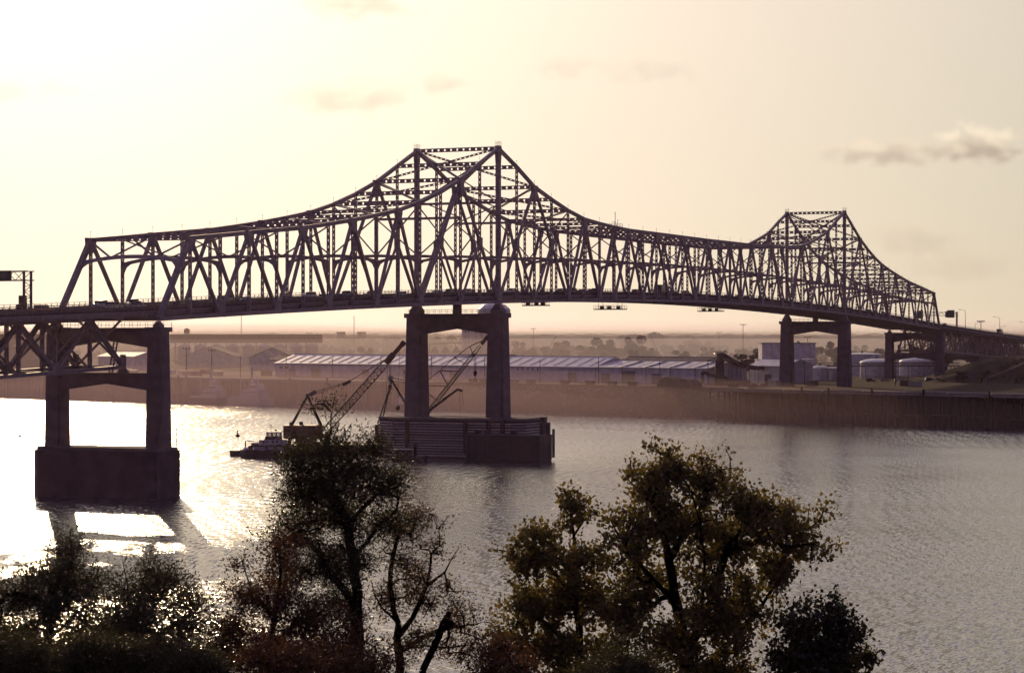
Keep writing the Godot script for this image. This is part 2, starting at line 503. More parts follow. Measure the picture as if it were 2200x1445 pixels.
# ---------------------------------------------------------------- river and land
func make_river() -> void:
	var size := 512
	var metres := 46.0
	# wave slopes as a sum of waves that close on the tile
	var waves := []
	var r := RandomNumberGenerator.new()
	r.seed = 41
	for i in 46:
		var length := metres / lerpf(7.5, 98.0, pow(i / 45.0, 1.25))
		var dir := 2.07 + r.randfn(0.0, 0.85)
		var kx := roundf(metres / length * cos(dir))
		var ky := roundf(metres / length * sin(dir))
		var k := TAU / metres * sqrt(kx * kx + ky * ky)
		waves.append([kx, ky, r.randf() * TAU, 0.03 * pow(k, 0.0)])
	var cosx := []
	var img := Image.create(size, size, false, Image.FORMAT_RGB8)
	var sx := PackedFloat32Array(); sx.resize(size * size)
	var sy := PackedFloat32Array(); sy.resize(size * size)
	for w in waves:
		var kk := sqrt(w[0] * w[0] + w[1] * w[1])
		if kk < 0.5:
			continue
		var ax: float = w[3] * w[0] / kk
		var ay: float = w[3] * w[1] / kk
		# cos(a + b) with a running along a row: one rotation per step
		var ca := cos(TAU * w[0] / size)
		var sa := sin(TAU * w[0] / size)
		for y in size:
			var ph: float = TAU * w[1] * y / size + w[2]
			var c := cos(ph)
			var s := sin(ph)
			var at := y * size
			for x in size:
				sx[at] += ax * c
				sy[at] += ay * c
				var c2 := c * ca - s * sa
				s = s * ca + c * sa
				c = c2
				at += 1
	for y in size:
		for x in size:
			var nn := Vector3(-sx[y * size + x], -sy[y * size + x], 1.0).normalized()
			img.set_pixel(x, y, Color(nn.x * 0.5 + 0.5, nn.y * 0.5 + 0.5, nn.z * 0.5 + 0.5))
	var m := StandardMaterial3D.new()
	m.resource_name = "river_water"
	m.albedo_color = lin(0.05, 0.042, 0.052)
	m.roughness = 0.18
	m.metallic_specular = 0.65
	m.normal_enabled = true
	m.normal_texture = ImageTexture.create_from_image(img)
	m.normal_scale = 1.0
	var xs := [-6000.0, -3500.0, -2000.0, -1300.0]
	var x := -900.0
	while x <= 900.0:
		xs.append(x); x += 9.0
	xs.append_array([1300.0, 2000.0, 3500.0, 6000.0])
	var zs := [3000.0, 600.0, 0.0, -120.0]
	var z := -180.0
	while z >= -1560.0:
		zs.append(z); z -= 8.0
	zs.append_array([-1900.0, -2600.0, -4500.0])
	var swell := FastNoiseLite.new()
	swell.seed = 8
	swell.frequency = 0.011
	swell.fractal_octaves = 4
	var warp := FastNoiseLite.new()
	warp.seed = 19
	warp.frequency = 0.0035
	warp.fractal_octaves = 2
	var v := PackedVector3Array(); var n := PackedVector3Array(); var uv := PackedVector2Array(); var tg := PackedFloat32Array(); var idx := PackedInt32Array()
	for zz in zs:
		for xx in xs:
			v.push_back(Vector3(xx, 0, zz))
			var e := 2.0
			var fade := 1.0 if absf(xx) < 950.0 and zz > -1600.0 else 0.0
			var dx := (swell.get_noise_2d(xx + e, zz * 0.6) - swell.get_noise_2d(xx - e, zz * 0.6)) / (2.0 * e)
			var dz := (swell.get_noise_2d(xx, (zz + e) * 0.6) - swell.get_noise_2d(xx, (zz - e) * 0.6)) / (2.0 * e)
			var lane := warp.get_noise_2d(xx * 0.6 + 4000.0, zz * 3.2) * 0.03      # long smooth and ruffled lanes along the current
			n.push_back(Vector3(-dx * 1.6 * fade, 1.0, (-dz * 1.6 + lane) * fade).normalized())
			var wx := warp.get_noise_2d(xx, zz) * 30.0
			var wz := warp.get_noise_2d(xx + 700.0, zz - 300.0) * 30.0
			var q := Vector2(xx + wx, zz + wz).rotated(0.5) / metres
			uv.push_back(q)
	var wide := xs.size()
	for j in zs.size() - 1:
		for i in wide - 1:
			var a := j * wide + i
			# rows run away from the camera: a near left, a+1 near right, a+wide far left
			idx.append_array([a, a + wide, a + 1, a + 1, a + wide, a + wide + 1])
	var arr := []
	arr.resize(Mesh.ARRAY_MAX)
	arr[Mesh.ARRAY_VERTEX] = v
	arr[Mesh.ARRAY_NORMAL] = n
	arr[Mesh.ARRAY_TEX_UV] = uv
	arr[Mesh.ARRAY_INDEX] = idx
	var me := ArrayMesh.new()
	me.add_surface_from_arrays(Mesh.PRIMITIVE_TRIANGLES, arr)
	var o := MeshInstance3D.new()
	o.name = "river_water"
	o.mesh = me
	o.material_override = m
	o.set_meta("kind", "structure")
	add_child(o)

func shore_quad(g: Geo, a0: float, a1: float, b0: float, b1: float, y0: float, y1: float) -> void:   # sheet facing up; y0 at b0, y1 at b1
	g.quad(on_shore(a0, b0, y0), on_shore(a1, b0, y0), on_shore(a1, b1, y1), on_shore(a0, b1, y1))

func make_far_land() -> void:
	var land := Geo.new()
	var nz := FastNoiseLite.new()
	nz.seed = 4
	nz.frequency = 0.02
	var bs := [14.0, 40.0, 90.0, 180.0, 350.0, 700.0, 1500.0, 3500.0, 12000.0]
	for i in bs.size() - 1:
		for k in range(-16, 8):
			shore_quad(land, k * 500.0 if k > -16 else -9000.0, (k + 1) * 500.0 if k < 7 else 6000.0, bs[i], bs[i + 1], GROUND, GROUND)
	setting(land, "ground", M.earth)
	# river bank: steep behind the piled wharves, a long loose slope between them
	var bank := Geo.new()
	var nb := 10
	var bp := func(a: float, k: int) -> Vector3:
		var open := smoothstep(-128.0, -104.0, a) * (1.0 - smoothstep(52.0, 80.0, a))
		var f := k / float(nb)
		var b0 := lerpf(-5.0, -17.0, open) + nz.get_noise_1d(a * 0.7) * 2.4
		var lump := nz.get_noise_2d(a * 3.0, f * 160.0) * lerpf(0.4, 1.0, open) * sin(f * PI)
		return on_shore(a, lerpf(b0, 14.0, f) + lump, lerpf(-2.0, GROUND, pow(f, 0.9)) + lump * 0.8)
	var a := -1400.0
	while a < 700.0:
		var st := 3.0 if a > -160.0 and a < 100.0 else 10.0
		for k in nb:
			bank.quad(bp.call(a, k), bp.call(a + st, k), bp.call(a + st, k + 1), bp.call(a, k + 1))
		a += st
	setting(bank, "river_bank", M.bank)
	# loose stone on the open slope
	var stones := Geo.new()
	var rs := RandomNumberGenerator.new()
	rs.seed = 3
	for i in 2600:
		var sa := rs.randf_range(-122.0, 72.0)
		var sk := pow(rs.randf(), 1.5) * 0.9
		var p: Vector3 = bp.call(sa, 0).lerp(bp.call(sa, nb), sk)
		p.y = maxf(p.y, 0.05)
		var r0 := rs.randf_range(0.35, 1.25)
		var e1 := Vector3(rs.randfn(), rs.randfn() * 0.4, rs.randfn()).normalized() * r0
		var e2 := e1.cross(UP).normalized() * r0 * rs.randf_range(0.6, 1.0)
		var e3 := Vector3(0, r0 * rs.randf_range(0.45, 0.8), 0)
		stones.tri(p + e1, p + e3, p + e2); stones.tri(p + e2, p + e3, p - e1); stones.tri(p - e1, p + e3, p - e2); stones.tri(p - e2, p + e3, p + e1)
	var so := part(stones, "rubble_stone", M.quay, self)
	so.set_meta("kind", "stuff")
	tag(so, "loose grey rubble stone covering the open slope of the far bank", "stone")
	# pale yards and tracks behind the quay
	var yard := Geo.new()
	shore_quad(yard, -420.0, 30.0, 15.0, 29.0, GROUND + 0.02, GROUND + 0.02)
	setting(yard, "quay_road", M.gravel)
	var track := Geo.new()
	shore_quad(track, 40.0, 240.0, 22.0, 27.0, GROUND + 0.02, GROUND + 0.02)
	setting(track, "bank_path", M.gravel)
	var yard2 := Geo.new()
	shore_quad(yard2, -560.0, -330.0, 60.0, 150.0, GROUND + 0.03, GROUND + 0.03)
	setting(yard2, "gravel_yard", M.gravel)
	# a dark grassed embankment under the far approach
	var levee := Geo.new()
	var toe := [Vector3(198, GROUND - 0.3, -1105), Vector3(420, GROUND - 0.3, -1060), Vector3(420, GROUND - 0.3, -1300), Vector3(215, GROUND - 0.3, -1235)]
	var crest := [Vector3(243, 24.6, -1150), Vector3(420, 26.0, -1105), Vector3(420, 26.0, -1250), Vector3(246, 24.4, -1185)]
	for i in 4:
		var j := (i + 1) % 4
		for k in 6:
			var f0 := k / 6.0
			var f1 := (k + 1) / 6.0
			var w0 := (smoothstep(0.0, 1.0, f0) - f0) * 5.0
			var w1 := (smoothstep(0.0, 1.0, f1) - f1) * 5.0
			levee.quad(toe[i].lerp(crest[i], f0) + UP * w0, toe[j].lerp(crest[j], f0) + UP * w0, toe[j].lerp(crest[j], f1) + UP * w1, toe[i].lerp(crest[i], f1) + UP * w1)
	levee.quad(crest[0], crest[1], crest[2], crest[3])
	setting(levee, "levee_slope", M.earth)
	# the wood that closes the view: an uneven canopy several kilometres deep
	var can := FastNoiseLite.new()
	can.seed = 77
	can.frequency = 0.035
	can.fractal_octaves = 4
	var wood := Geo.new()
	var big := FastNoiseLite.new()
	big.seed = 6
	big.frequency = 0.0011
	var step := 12.0
	var nx := 260
	var rows := [3000.0, 3012.0, 3030.0, 3055.0, 3090.0, 3140.0, 3210.0, 3300.0, 3420.0, 3580.0, 3780.0, 4020.0, 4300.0, 4650.0, 5100.0, 5700.0, 6500.0, 7600.0]
	var pt := func(i: int, j: int) -> Vector3:
		var zz: float = rows[j]
		var xx: float = (i - nx / 2.0) * step * zz / 3300.0
		var h := 21.0 + can.get_noise_2d(xx, zz) * 7.0 + big.get_noise_2d(xx, zz) * 2.5 + minf(zz - 3000.0, 2400.0) * 0.002
		if j == 0:
			h = 0.0
		return Vector3(xx, GROUND + h, -zz - can.get_noise_2d(xx * 3.0, zz) * 30.0)
	for j in rows.size() - 1:
		for i in nx:
			wood.quad(pt.call(i, j), pt.call(i + 1, j), pt.call(i + 1, j + 1), pt.call(i, j + 1))
	var o := part(wood, "far_wood", M.woods, self)
	o.set_meta("kind", "stuff")
	tag(o, "hazy continuous wood along the horizon behind the port", "wood")

func make_quay() -> void:
	wharf("long concrete wharf on timber piles below the sheds and the long warehouse", -520.0, -120.0, 31)
	wharf("shorter dark piled wharf below the second tower pier and the tanks", 68.0, 308.0, 32)

func wharf(label: String, from: float, to: float, seed_: int) -> void:
	var w := thing("piled_wharf", label, "wharf", on_shore(0, 0, 0), SHORE_TURN, "wharves of the far bank")
	var r := RandomNumberGenerator.new()
	r.seed = seed_
	var a := from
	while a < to - 1.0:
		var deck := Geo.new()
		var dip := r.randf_range(-0.12, 0.05)
		deck.box(Vector3(a, GROUND - 1.1 + dip, -14.0), Vector3(a + 19.9, GROUND - 0.05 + dip, 9.0 + r.randf_range(-0.4, 0.3)))
		part(deck, "deck_slab", M.quay, w)
		var kb := Geo.new()
		kb.box(Vector3(a + 0.3, GROUND - 0.05 + dip, 7.9), Vector3(a + 19.2, GROUND + 0.3 + dip, 8.5))
		part(kb, "kerb_beam", M.pile, w)
		a += 20.0
	var meshes := []
	for k in 4:
		var one := Geo.new()
		var top := GROUND - 1.1 if k < 3 else GROUND + 1.4
		one.tube(Vector3(0, -3.0, 0), Vector3(0, top, 0), 0.34 + 0.06 * k, 0.3 + 0.05 * k, 7, k == 3)
		meshes.append(one.mesh())
	a = from + 1.5
	var made := 0
	while a < to and made < 296:
		for row in 2:
			var p := MeshInstance3D.new()
			p.name = "pile"
			p.mesh = meshes[r.randi() % 3] if row > 0 or r.randf() > 0.12 else meshes[3]
			p.material_override = M.pile
			w.add_child(p, true)
			p.position = Vector3(a + r.randf_range(-1.0, 1.0), 0, (9.4 if p.mesh == meshes[3] else 8.0) - row * 4.5)
			p.rotation.z = r.randfn(0.0, 0.022)
			p.rotation.x = r.randfn(0.0, 0.012)
			made += 1
		a += r.randf_range(2.4, 4.2)
	a = from + 1.0
	while a < to - 14.0:
		if r.randf() < 0.75:
			var brace := Geo.new()
			var y0 := r.randf_range(3.4, 4.6)
			brace.beam(Vector3(a, y0, 8.4), Vector3(a + 13.5, y0 + r.randf_range(-0.2, 0.2), 8.4), 0.28, 0.4)
			part(brace, "waling", M.pile, w)
		if r.randf() < 0.6:
			var brace2 := Geo.new()
			brace2.beam(Vector3(a, 9.0, 8.42), Vector3(a + 13.5, 2.6, 8.42), 0.24, 0.34)
			part(brace2, "cross_brace", M.pile, w)
		a += 14.0

func make_near_bank() -> void:
	var g := Geo.new()
	var nz := FastNoiseLite.new()
	nz.seed = 31
	nz.frequency = 0.03
	var zs := [60.0, 20.0, 0.0, -30.0, -60.0, -80.0, -100.0, -120.0, -140.0, -160.0, -180.0]
	var hs := [30.0, 32.0, 31.0, 20.0, 9.0, 6.5, 5.5, 4.5, 3.0, 1.0, -1.5]
	for j in zs.size() - 1:
		var x := -260.0
		while x < 260.0:
			var p := []
			for k in [[0, 0], [13, 0], [13, 1], [0, 1]]:
				var xx: float = x + k[0]
				var jj: int = j + k[1]
				p.append(Vector3(xx, hs[jj] + nz.get_noise_2d(xx, zs[jj]) * (1.4 if jj > 2 else 0.3), zs[jj]))
			g.quad(p[0], p[1], p[2], p[3])
			x += 13.0
	setting(g, "near_bank", M.earth)


# ---------------------------------------------------------------- the cantilever bridge (bridge axes: x along, z towards the near truss)
func lo_pt(s: float, z: float) -> Vector3:
	return Vector3(along(s), low(s), z)

func hi_pt(s: float, z: float) -> Vector3:
	return Vector3(along(s), high(s), z)

func make_bridge() -> void:
	var b := thing("cantilever_bridge", "long steel cantilever truss bridge with two peaked towers crossing the river", "bridge", PIER, TURN)
	var X := Vector3(1, 0, 0)
	var Z := Vector3(0, 0, 1)
	# lists of diagonals: [panel of the lower end, panel of the upper end]
	var diag := []
	for i in 5:
		if i > 0:
			diag.append([float(i), i + 0.5])
		diag.append([i + 1.0, i + 0.5])
	diag.append_array([[5.0, 6.0], [7.0, 6.0], [7.0, 8.0], [9.0, 8.0], [9.0, 9.5], [10.0, 9.5], [10.0, 10.5], [10.5, 11.0]])
	var q := 11.5
	while q < 14.0:
		diag.append([q, q - 0.5])
		diag.append([q, q + 0.5])
		q += 1.0
	var all := diag.duplicate()
	for dd in diag:
		if not (is_equal_approx(dd[0], 13.5) and is_equal_approx(dd[1], 14.0)) or true:
			all.append([28.0 - dd[0], 28.0 - dd[1]])
	for zz in [0.0, -WIDE]:
		var s := 0.0
		while s < 27.9:
			var g := Geo.new()
			g.beam(lo_pt(s, zz), lo_pt(s + 0.5, zz), 0.75, 0.95)
			part(g, "lower_chord", M.steel, b)
			if s > 0.4 and s < 27.4:
				var t := Geo.new()
				t.beam(hi_pt(s, zz), hi_pt(s + 0.5, zz), 0.8, 1.0)
				part(t, "upper_chord", M.steel, b)
			s += 0.5
		for e in [[0.0, 0.5], [28.0, 27.5]]:
			var g := Geo.new()
			g.beam(lo_pt(e[0], zz), hi_pt(e[1], zz), 0.95, 1.25, Z.cross(hi_pt(e[1], zz) - lo_pt(e[0], zz)))
			part(g, "end_post", M.steel, b)
		s = 0.5
		while s < 27.9:
			var g := Geo.new()
			if is_equal_approx(s, 7.0) or is_equal_approx(s, 21.0):
				g.cbox(Vector3(along(s), (low(s) + high(s)) / 2.0, zz), Vector3(1.45, high(s) - low(s), 1.15))
				part(g, "tower_post", M.steel, b)
			else:
				g.lattice(lo_pt(s, zz), hi_pt(s, zz), Z, 0.74, X, 0.5, 1.5, 0.62, 0.19)
				part(g, "vertical", M.steel, b)
			s += 0.5
		for dd in all:
			var g := Geo.new()
			var p := lo_pt(dd[0], zz)
			var u := hi_pt(dd[1], zz)
			g.beam(p, u, 0.66, 0.82, Z.cross(u - p))
			part(g, "diagonal", M.steel, b)
		for tw in [6.0, 8.0, 20.0, 22.0]:      # half diagonals under the tall panels
			for e in [-1.0, 1.0]:
				var g := Geo.new()
				var mid: Vector3 = (lo_pt(tw + e, zz) + hi_pt(tw, zz)) / 2.0
				g.beam(mid, lo_pt(tw, zz), 0.5, 0.62, Z.cross(mid - lo_pt(tw, zz)))
				part(g, "half_diagonal", M.steel, b)
				var h := Geo.new()
				h.cbox(mid, Vector3(2.2, 2.4, 0.92))
				part(h, "gusset_plate", M.steel, b)
		# gusset plates
		var seen := {}
		for dd in all:
			for e in 2:
				var key := "%d_%.1f" % [e, dd[e]]
				if seen.has(key):
					continue
				seen[key] = true
				var c := lo_pt(dd[0], zz) if e == 0 else hi_pt(dd[1], zz)
				var up := 1.0 if e == 0 else -1.0
				var tall := 2.9
				if e == 1 and (absf(dd[1] - 6.0) < 0.1 or absf(dd[1] - 8.0) < 0.1 or absf(dd[1] - 20.0) < 0.1 or absf(dd[1] - 22.0) < 0.1):
					tall = 4.2
				var g := Geo.new()
				var zo := 0.5
				g.prism([c + Vector3(-1.7, -0.45 * up, -zo), c + Vector3(1.7, -0.45 * up, -zo), c + Vector3(1.55, 0.9 * up, -zo), c + Vector3(0.7, tall * up, -zo), c + Vector3(-0.7, tall * up, -zo), c + Vector3(-1.55, 0.9 * up, -zo)], Vector3(0, 0, zo * 2.0))
				part(g, "gusset_plate", M.steel, b)
		for tw in [7.0, 21.0]:
			var c := hi_pt(tw, zz)
			var g := Geo.new()
			g.prism([c + Vector3(-1.6, -0.9, -0.62), c + Vector3(1.6, -0.9, -0.62), c + Vector3(0.9, 0.75, -0.62), c + Vector3(-0.9, 0.75, -0.62)], Vector3(0, 0, 1.24))
			g.prism([c + Vector3(-1.2, -0.9, -0.6), c + Vector3(-0.7, -4.2, -0.6), c + Vector3(0.7, -4.2, -0.6), c + Vector3(1.2, -0.9, -0.6)], Vector3(0, 0, 1.2))
			var cap := part(g, "tower_cap", M.steel, b)
			var ra := Geo.new()
			for k in 5:
				ra.beam(c + Vector3(-0.9 + k * 0.45, 0.7, 0.6), c + Vector3(-0.9 + k * 0.45, 1.9, 0.6), 0.04, 0.04)
				ra.beam(c + Vector3(-0.9 + k * 0.45, 0.7, -0.6), c + Vector3(-0.9 + k * 0.45, 1.9, -0.6), 0.04, 0.04)
			for k in 2:
				ra.beam(c + Vector3(-1.0, 1.8 + k * 0.6, 0.6), c + Vector3(1.0, 1.5 + k * 0.4, 0.6), 0.035, 0.035)
				ra.beam(c + Vector3(-1.0, 1.8 + k * 0.6, -0.6), c + Vector3(1.0, 1.5 + k * 0.4, -0.6), 0.035, 0.035)
			part(ra, "cap_railing", M.steel_dark, cap)
		# small light standards on the upper chord
		s = 0.5
		while s < 27.9:
			var g := Geo.new()
			var c := hi_pt(s, zz) + Vector3(0, 0.55, 0)
			g.beam(c, c + Vector3(0, 1.3, 0), 0.06, 0.06, X)
			g.cbox(c + Vector3(0, 1.3, 0), Vector3(0.16, 0.16, 0.16))
			part(g, "chord_beacon", M.steel_dark, b)
			s += 0.5
	# members across, between the two trusses
	var s2 := 0.5
	while s2 < 27.9:
		var tower := is_equal_approx(s2, 7.0) or is_equal_approx(s2, 21.0)
		var g := Geo.new()
		g.lattice(hi_pt(s2, 0.0), hi_pt(s2, -WIDE), UP, 1.15 if s2 > 4.6 and s2 < 9.4 or s2 > 18.6 and s2 < 23.4 else 0.9, X, 0.45, 1.9, 0.7, 0.25)
		part(g, "top_strut", M.steel, b)
		# curved portal strut over the road, at the panel points where diagonals meet the floor
		var node := s2 <= 10.1 or s2 >= 17.9
		var whole := absf(s2 - roundf(s2)) < 0.1
		if whole != node:
			s2 += 0.5
			continue
		var x := along(s2)
		var crown := low(s2) + 13.6
		var top := high(s2)
		if top - crown < 3.0:
			crown = top - 3.6
		var pg := Geo.new()
		var outline := []
		var under := []
		for k in 25:
			var f := k / 24.0
			var bow := 1.0 - pow(absf(f * 2.0 - 1.0), 2.0)
			outline.append(Vector3(x - 0.2, crown - 1.5 + bow * 1.5, -WIDE * f))
			var edge: float = maxf(0.0, 1.0 - minf(f, 1.0 - f) / 0.075)
			under.append(Vector3(x - 0.2, crown - 2.3 + bow * 1.5 - 2.4 * edge * edge, -WIDE * f))
		under.reverse()
		pg.prism(outline + under, Vector3(0.4, 0, 0))
		part(pg, "portal_strut", M.steel, b)
		# cross bracing between portal strut and top strut, one or more storeys
		var y0 := crown
		var room := top - 0.5 - y0
		var storeys := maxi(1, int(round(room / 13.0)))
		for k in storeys:
			var ya := y0 + room * k / storeys
			var yb := y0 + room * (k + 1) / storeys
			var ym := ya - (0.0 if k > 0 else 0.4)
			for e in [[0.0, -WIDE / 2.0], [-WIDE, -WIDE / 2.0]]:
				var h := Geo.new()
				if storeys == 1 or k == 0:
					h.beam(Vector3(x, yb, e[0]), Vector3(x, ym, e[1]), 0.3, 0.4, X)
				else:
					h.beam(Vector3(x, ya, e[0]), Vector3(x, yb, -WIDE - e[0]), 0.3, 0.4, X)
				part(h, "sway_brace", M.steel, b)
			if k > 0:
				var h := Geo.new()
				h.beam(Vector3(x, ya, 0), Vector3(x, ya, -WIDE), 0.45, 0.7)
				part(h, "sway_strut", M.steel, b)
		s2 += 0.5
	# end portals lie in the plane of the sloping end posts
	for e in [[0.0, 0.5], [28.0, 27.5]]:
		var foot := lo_pt(e[0], 0.0)
		var head := hi_pt(e[1], 0.0)
		var up := (head - foot).normalized()
		var tall := (head - foot).length()
		var outline := []
		var under := []
		for k in 25:
			var f := k / 24.0
			var bow := 1.0 - pow(absf(f * 2.0 - 1.0), 2.0)
			var edge: float = maxf(0.0, 1.0 - minf(f, 1.0 - f) / 0.09)
			outline.append(foot + up * (tall - 6.0 + bow * 1.6) + Vector3(-0.2, 0, -WIDE * f))
			under.append(foot + up * (tall - 7.1 + bow * 1.6 - 3.0 * edge * edge) + Vector3(-0.2, 0, -WIDE * f))
		under.reverse()
		var pg := Geo.new()
		pg.prism(outline + under, Vector3(0.4, 0, 0))
		part(pg, "end_portal", M.steel, b)
		for z in [[0.0, -WIDE * 0.28], [-WIDE, -WIDE * 0.72], [-WIDE * 0.55, -WIDE * 0.28], [-WIDE * 0.45, -WIDE * 0.72]]:
			var g := Geo.new()
			g.beam(head + Vector3(0, -0.3, z[0]), foot + up * (tall - 5.2) + Vector3(0, 0, z[1]), 0.3, 0.4)
			part(g, "sway_brace", M.steel, b)
	# top laterals, one cross to each full panel
	var ends := [0.5]
	for k in range(1, 28):
		ends.append(float(k))
	ends.append(27.5)
	for k in ends.size() - 1:
		for e in [[0.0, -WIDE], [-WIDE, 0.0]]:
			var g := Geo.new()
			var p := hi_pt(ends[k], e[0])
			var u := hi_pt(ends[k + 1], e[1])
			if absf(ends[k] - 6.5) < 2.8 or absf(ends[k] - 20.5) < 2.8:
				var wd := Vector3(u - p).cross(UP).normalized()
				g.lattice(p, u, wd.cross(u - p).normalized(), 0.62, wd, 0.3, 1.4, 0.5, 0.17, 1)
			else:
				g.beam(p, u, 0.26, 0.3)
			part(g, "top_lateral", M.steel, b)
	# floor: beams, stringers, slab, parapets, railings
	s2 = 0.0
	while s2 < 28.1:
		var g := Geo.new()
		g.box(Vector3(along(s2) - 0.22, low(s2) - 0.45, -WIDE + 0.45), Vector3(along(s2) + 0.22, low(s2) + 1.45, -0.45))
		part(g, "floor_beam", M.steel_dark, b)
		s2 += 0.5
	make_floor(b, 0.0, 28.0, true)

func make_floor(b: Node3D, s0: float, s1: float, trussed: bool) -> void:
	var z0 := -1.25
	var z1 := -WIDE + 1.25
	var s := s0
	while s < s1 - 0.1:
		var xa := along(s)
		var xb := along(s + 0.5)
		var ya := low(s)
		var yb := low(s + 0.5)
		var slab := Geo.new()
		slab.hexa([Vector3(xa, ya + 1.85, z0), Vector3(xb, yb + 1.85, z0), Vector3(xb, yb + 1.85, z1), Vector3(xa, ya + 1.85, z1), Vector3(xa, ya + 2.1, z0), Vector3(xb, yb + 2.1, z0), Vector3(xb, yb + 2.1, z1), Vector3(xa, ya + 2.1, z1)])
		part(slab, "road_slab", M.asphalt, b)
		var st := Geo.new()
		for k in 9:
			var zz := lerpf(z0 - 1.0, z1 + 1.0, k / 8.0)
			st.beam(Vector3(xa, ya + 1.6, zz), Vector3(xb, yb + 1.6, zz), 0.3, 0.5)
		st.beam(Vector3(xa, ya + 1.3, z0 + 0.1), Vector3(xb, yb + 1.3, z0 + 0.1), 0.25, 1.1)
		st.beam(Vector3(xa, ya + 1.3, z1 - 0.1), Vector3(xb, yb + 1.3, z1 - 0.1), 0.25, 1.1)
		part(st, "stringer_set", M.steel_dark, b)
		for zz in [z0 - 0.2, z1 + 0.2, -WIDE / 2.0]:
			var pa := Geo.new()
			pa.beam(Vector3(xa, ya + 2.42, zz), Vector3(xb, yb + 2.42, zz), 0.32, 0.72)
			part(pa, "parapet" if zz != -WIDE / 2.0 else "median_barrier", M.barrier, b)
		s += 0.5
	for zz in [z0 - 0.2, z1 + 0.2]:
		var r := Geo.new()
		s = s0
		while s < s1 - 0.1:
			for h in [3.12, 3.62]:
				r.beam(Vector3(along(s), low(s) + h, zz), Vector3(along(s + 0.5), low(s + 0.5) + h, zz), 0.1, 0.1)
			for k in 6:
				var f := s + 0.5 * k / 6.0
				r.cbox(Vector3(along(f), low(f) + 3.2, zz), Vector3(0.12, 0.9, 0.12))
			s += 0.5
		var o := part(r, "railing", M.steel_dark, b)
		o.set_meta("kind", "stuff")

# deck trusses that carry the road on either side
func deck_truss(b: Node3D, s0: float, s1: float, z_list: Array, panel: float, deep: float) -> void:
	var Z := Vector3(0, 0, 1)
	var X := Vector3(1, 0, 0)
	var count := int(round(absf(s1 - s0) / panel))
	var st := (s1 - s0) / count
	for zz in z_list:
		for i in count:
			var sa := s0 + st * i
			var sb := sa + st
			var ta := Vector3(along(sa), low(sa) + 0.3, zz)
			var tb := Vector3(along(sb), low(sb) + 0.3, zz)
			var ba := ta - Vector3(0, deep, 0)
			var bb := tb - Vector3(0, deep, 0)
			for k in [["lower_chord", ba, bb, 0.75, 0.8], ["upper_chord", ta, tb, 0.75, 0.8]]:
				var g := Geo.new()
				g.beam(k[1], k[2], k[3], k[4])
				part(g, k[0], M.steel, b)
			var d := Geo.new()
			var p := ba if i % 2 == 0 else ta
			var u := tb if i % 2 == 0 else bb
			d.beam(p, u, 0.7, 0.95, Z.cross(u - p))
			part(d, "diagonal", M.steel, b)
			var v := Geo.new()
			v.lattice(bb, tb, Z, 0.8, X, 0.6, 1.4, 0.45, 0.24)
			part(v, "vertical", M.steel, b)
			if i == 0:
				var e := Geo.new()
				e.cbox((ta + ba) / 2.0 - Vector3(0, deep / 2.0 - 1.2, 0), Vector3(1.0, 3.0, 0.9))
				part(e, "end_block", M.steel, b)
			var gp := Geo.new()
			var c := bb if i % 2 == 1 else tb
			var up := 1.0 if i % 2 == 1 else -1.0
			gp.prism([c + Vector3(-1.6, -0.5 * up, -0.45), c + Vector3(1.6, -0.5 * up, -0.45), c + Vector3(0.7, 2.2 * up, -0.45), c + Vector3(-0.7, 2.2 * up, -0.45)], Vector3(0, 0, 0.9))
			part(gp, "gusset_plate", M.steel, b)
	for i in count + 1:
		var sa := s0 + st * i
		var t := low(sa) + 0.3
		var g := Geo.new()
		g.beam(Vector3(along(sa), t - deep, z_list[0]), Vector3(along(sa), t - deep, z_list[1]), 0.5, 0.6)
		part(g, "cross_strut", M.steel, b)
		for e in [0, 1]:
			var h := Geo.new()
			h.beam(Vector3(along(sa), t, z_list[e]), Vector3(along(sa), t - deep, z_list[1 - e]), 0.4, 0.45, X)
			part(h, "sway_brace", M.steel, b)
		var fb := Geo.new()
		fb.box(Vector3(along(sa) - 0.25, low(sa) + 0.5, -WIDE + 1.0), Vector3(along(sa) + 0.25, low(sa) + 1.5, -1.0))
		part(fb, "floor_beam", M.steel, b)

func make_approaches() -> void:
	var l := thing("approach_viaduct", "dark deck truss span carrying the road up to the near end of the bridge", "bridge", PIER, TURN)
	make_floor(l, -5.0, 0.0, false)
	deck_truss(l, -0.12, -5.0, [-7.0, -19.06], 0.4867, 10.6)
	for zz in [-7.0, -19.06]:
		var sh := Geo.new()
		sh.taper(low(-0.12) - 11.7, low(-0.12) - 10.6, Rect2(along(-0.12) - 1.1, zz - 1.1, 2.2, 2.2), Rect2(along(-0.12) - 0.5, zz - 0.5, 1.0, 1.0))
		part(sh, "bearing", M.steel_dark, l)
	var r := thing("approach_viaduct", "dark deck truss span descending to the far bank beyond the last pier", "bridge", PIER, TURN)
	make_floor(r, 28.0, 40.0, false)
	deck_truss(r, 28.12, 40.0, [-4.0, -22.06], 0.495, 11.0)
	for zz in [-4.0, -22.06]:
		var sh := Geo.new()
		sh.taper(low(28.12) - 12.1, low(28.12) - 11.0, Rect2(along(28.12) - 1.1, zz - 1.1, 2.2, 2.2), Rect2(along(28.12) - 0.5, zz - 0.5, 1.0, 1.0))
		part(sh, "bearing", M.steel_dark, r)

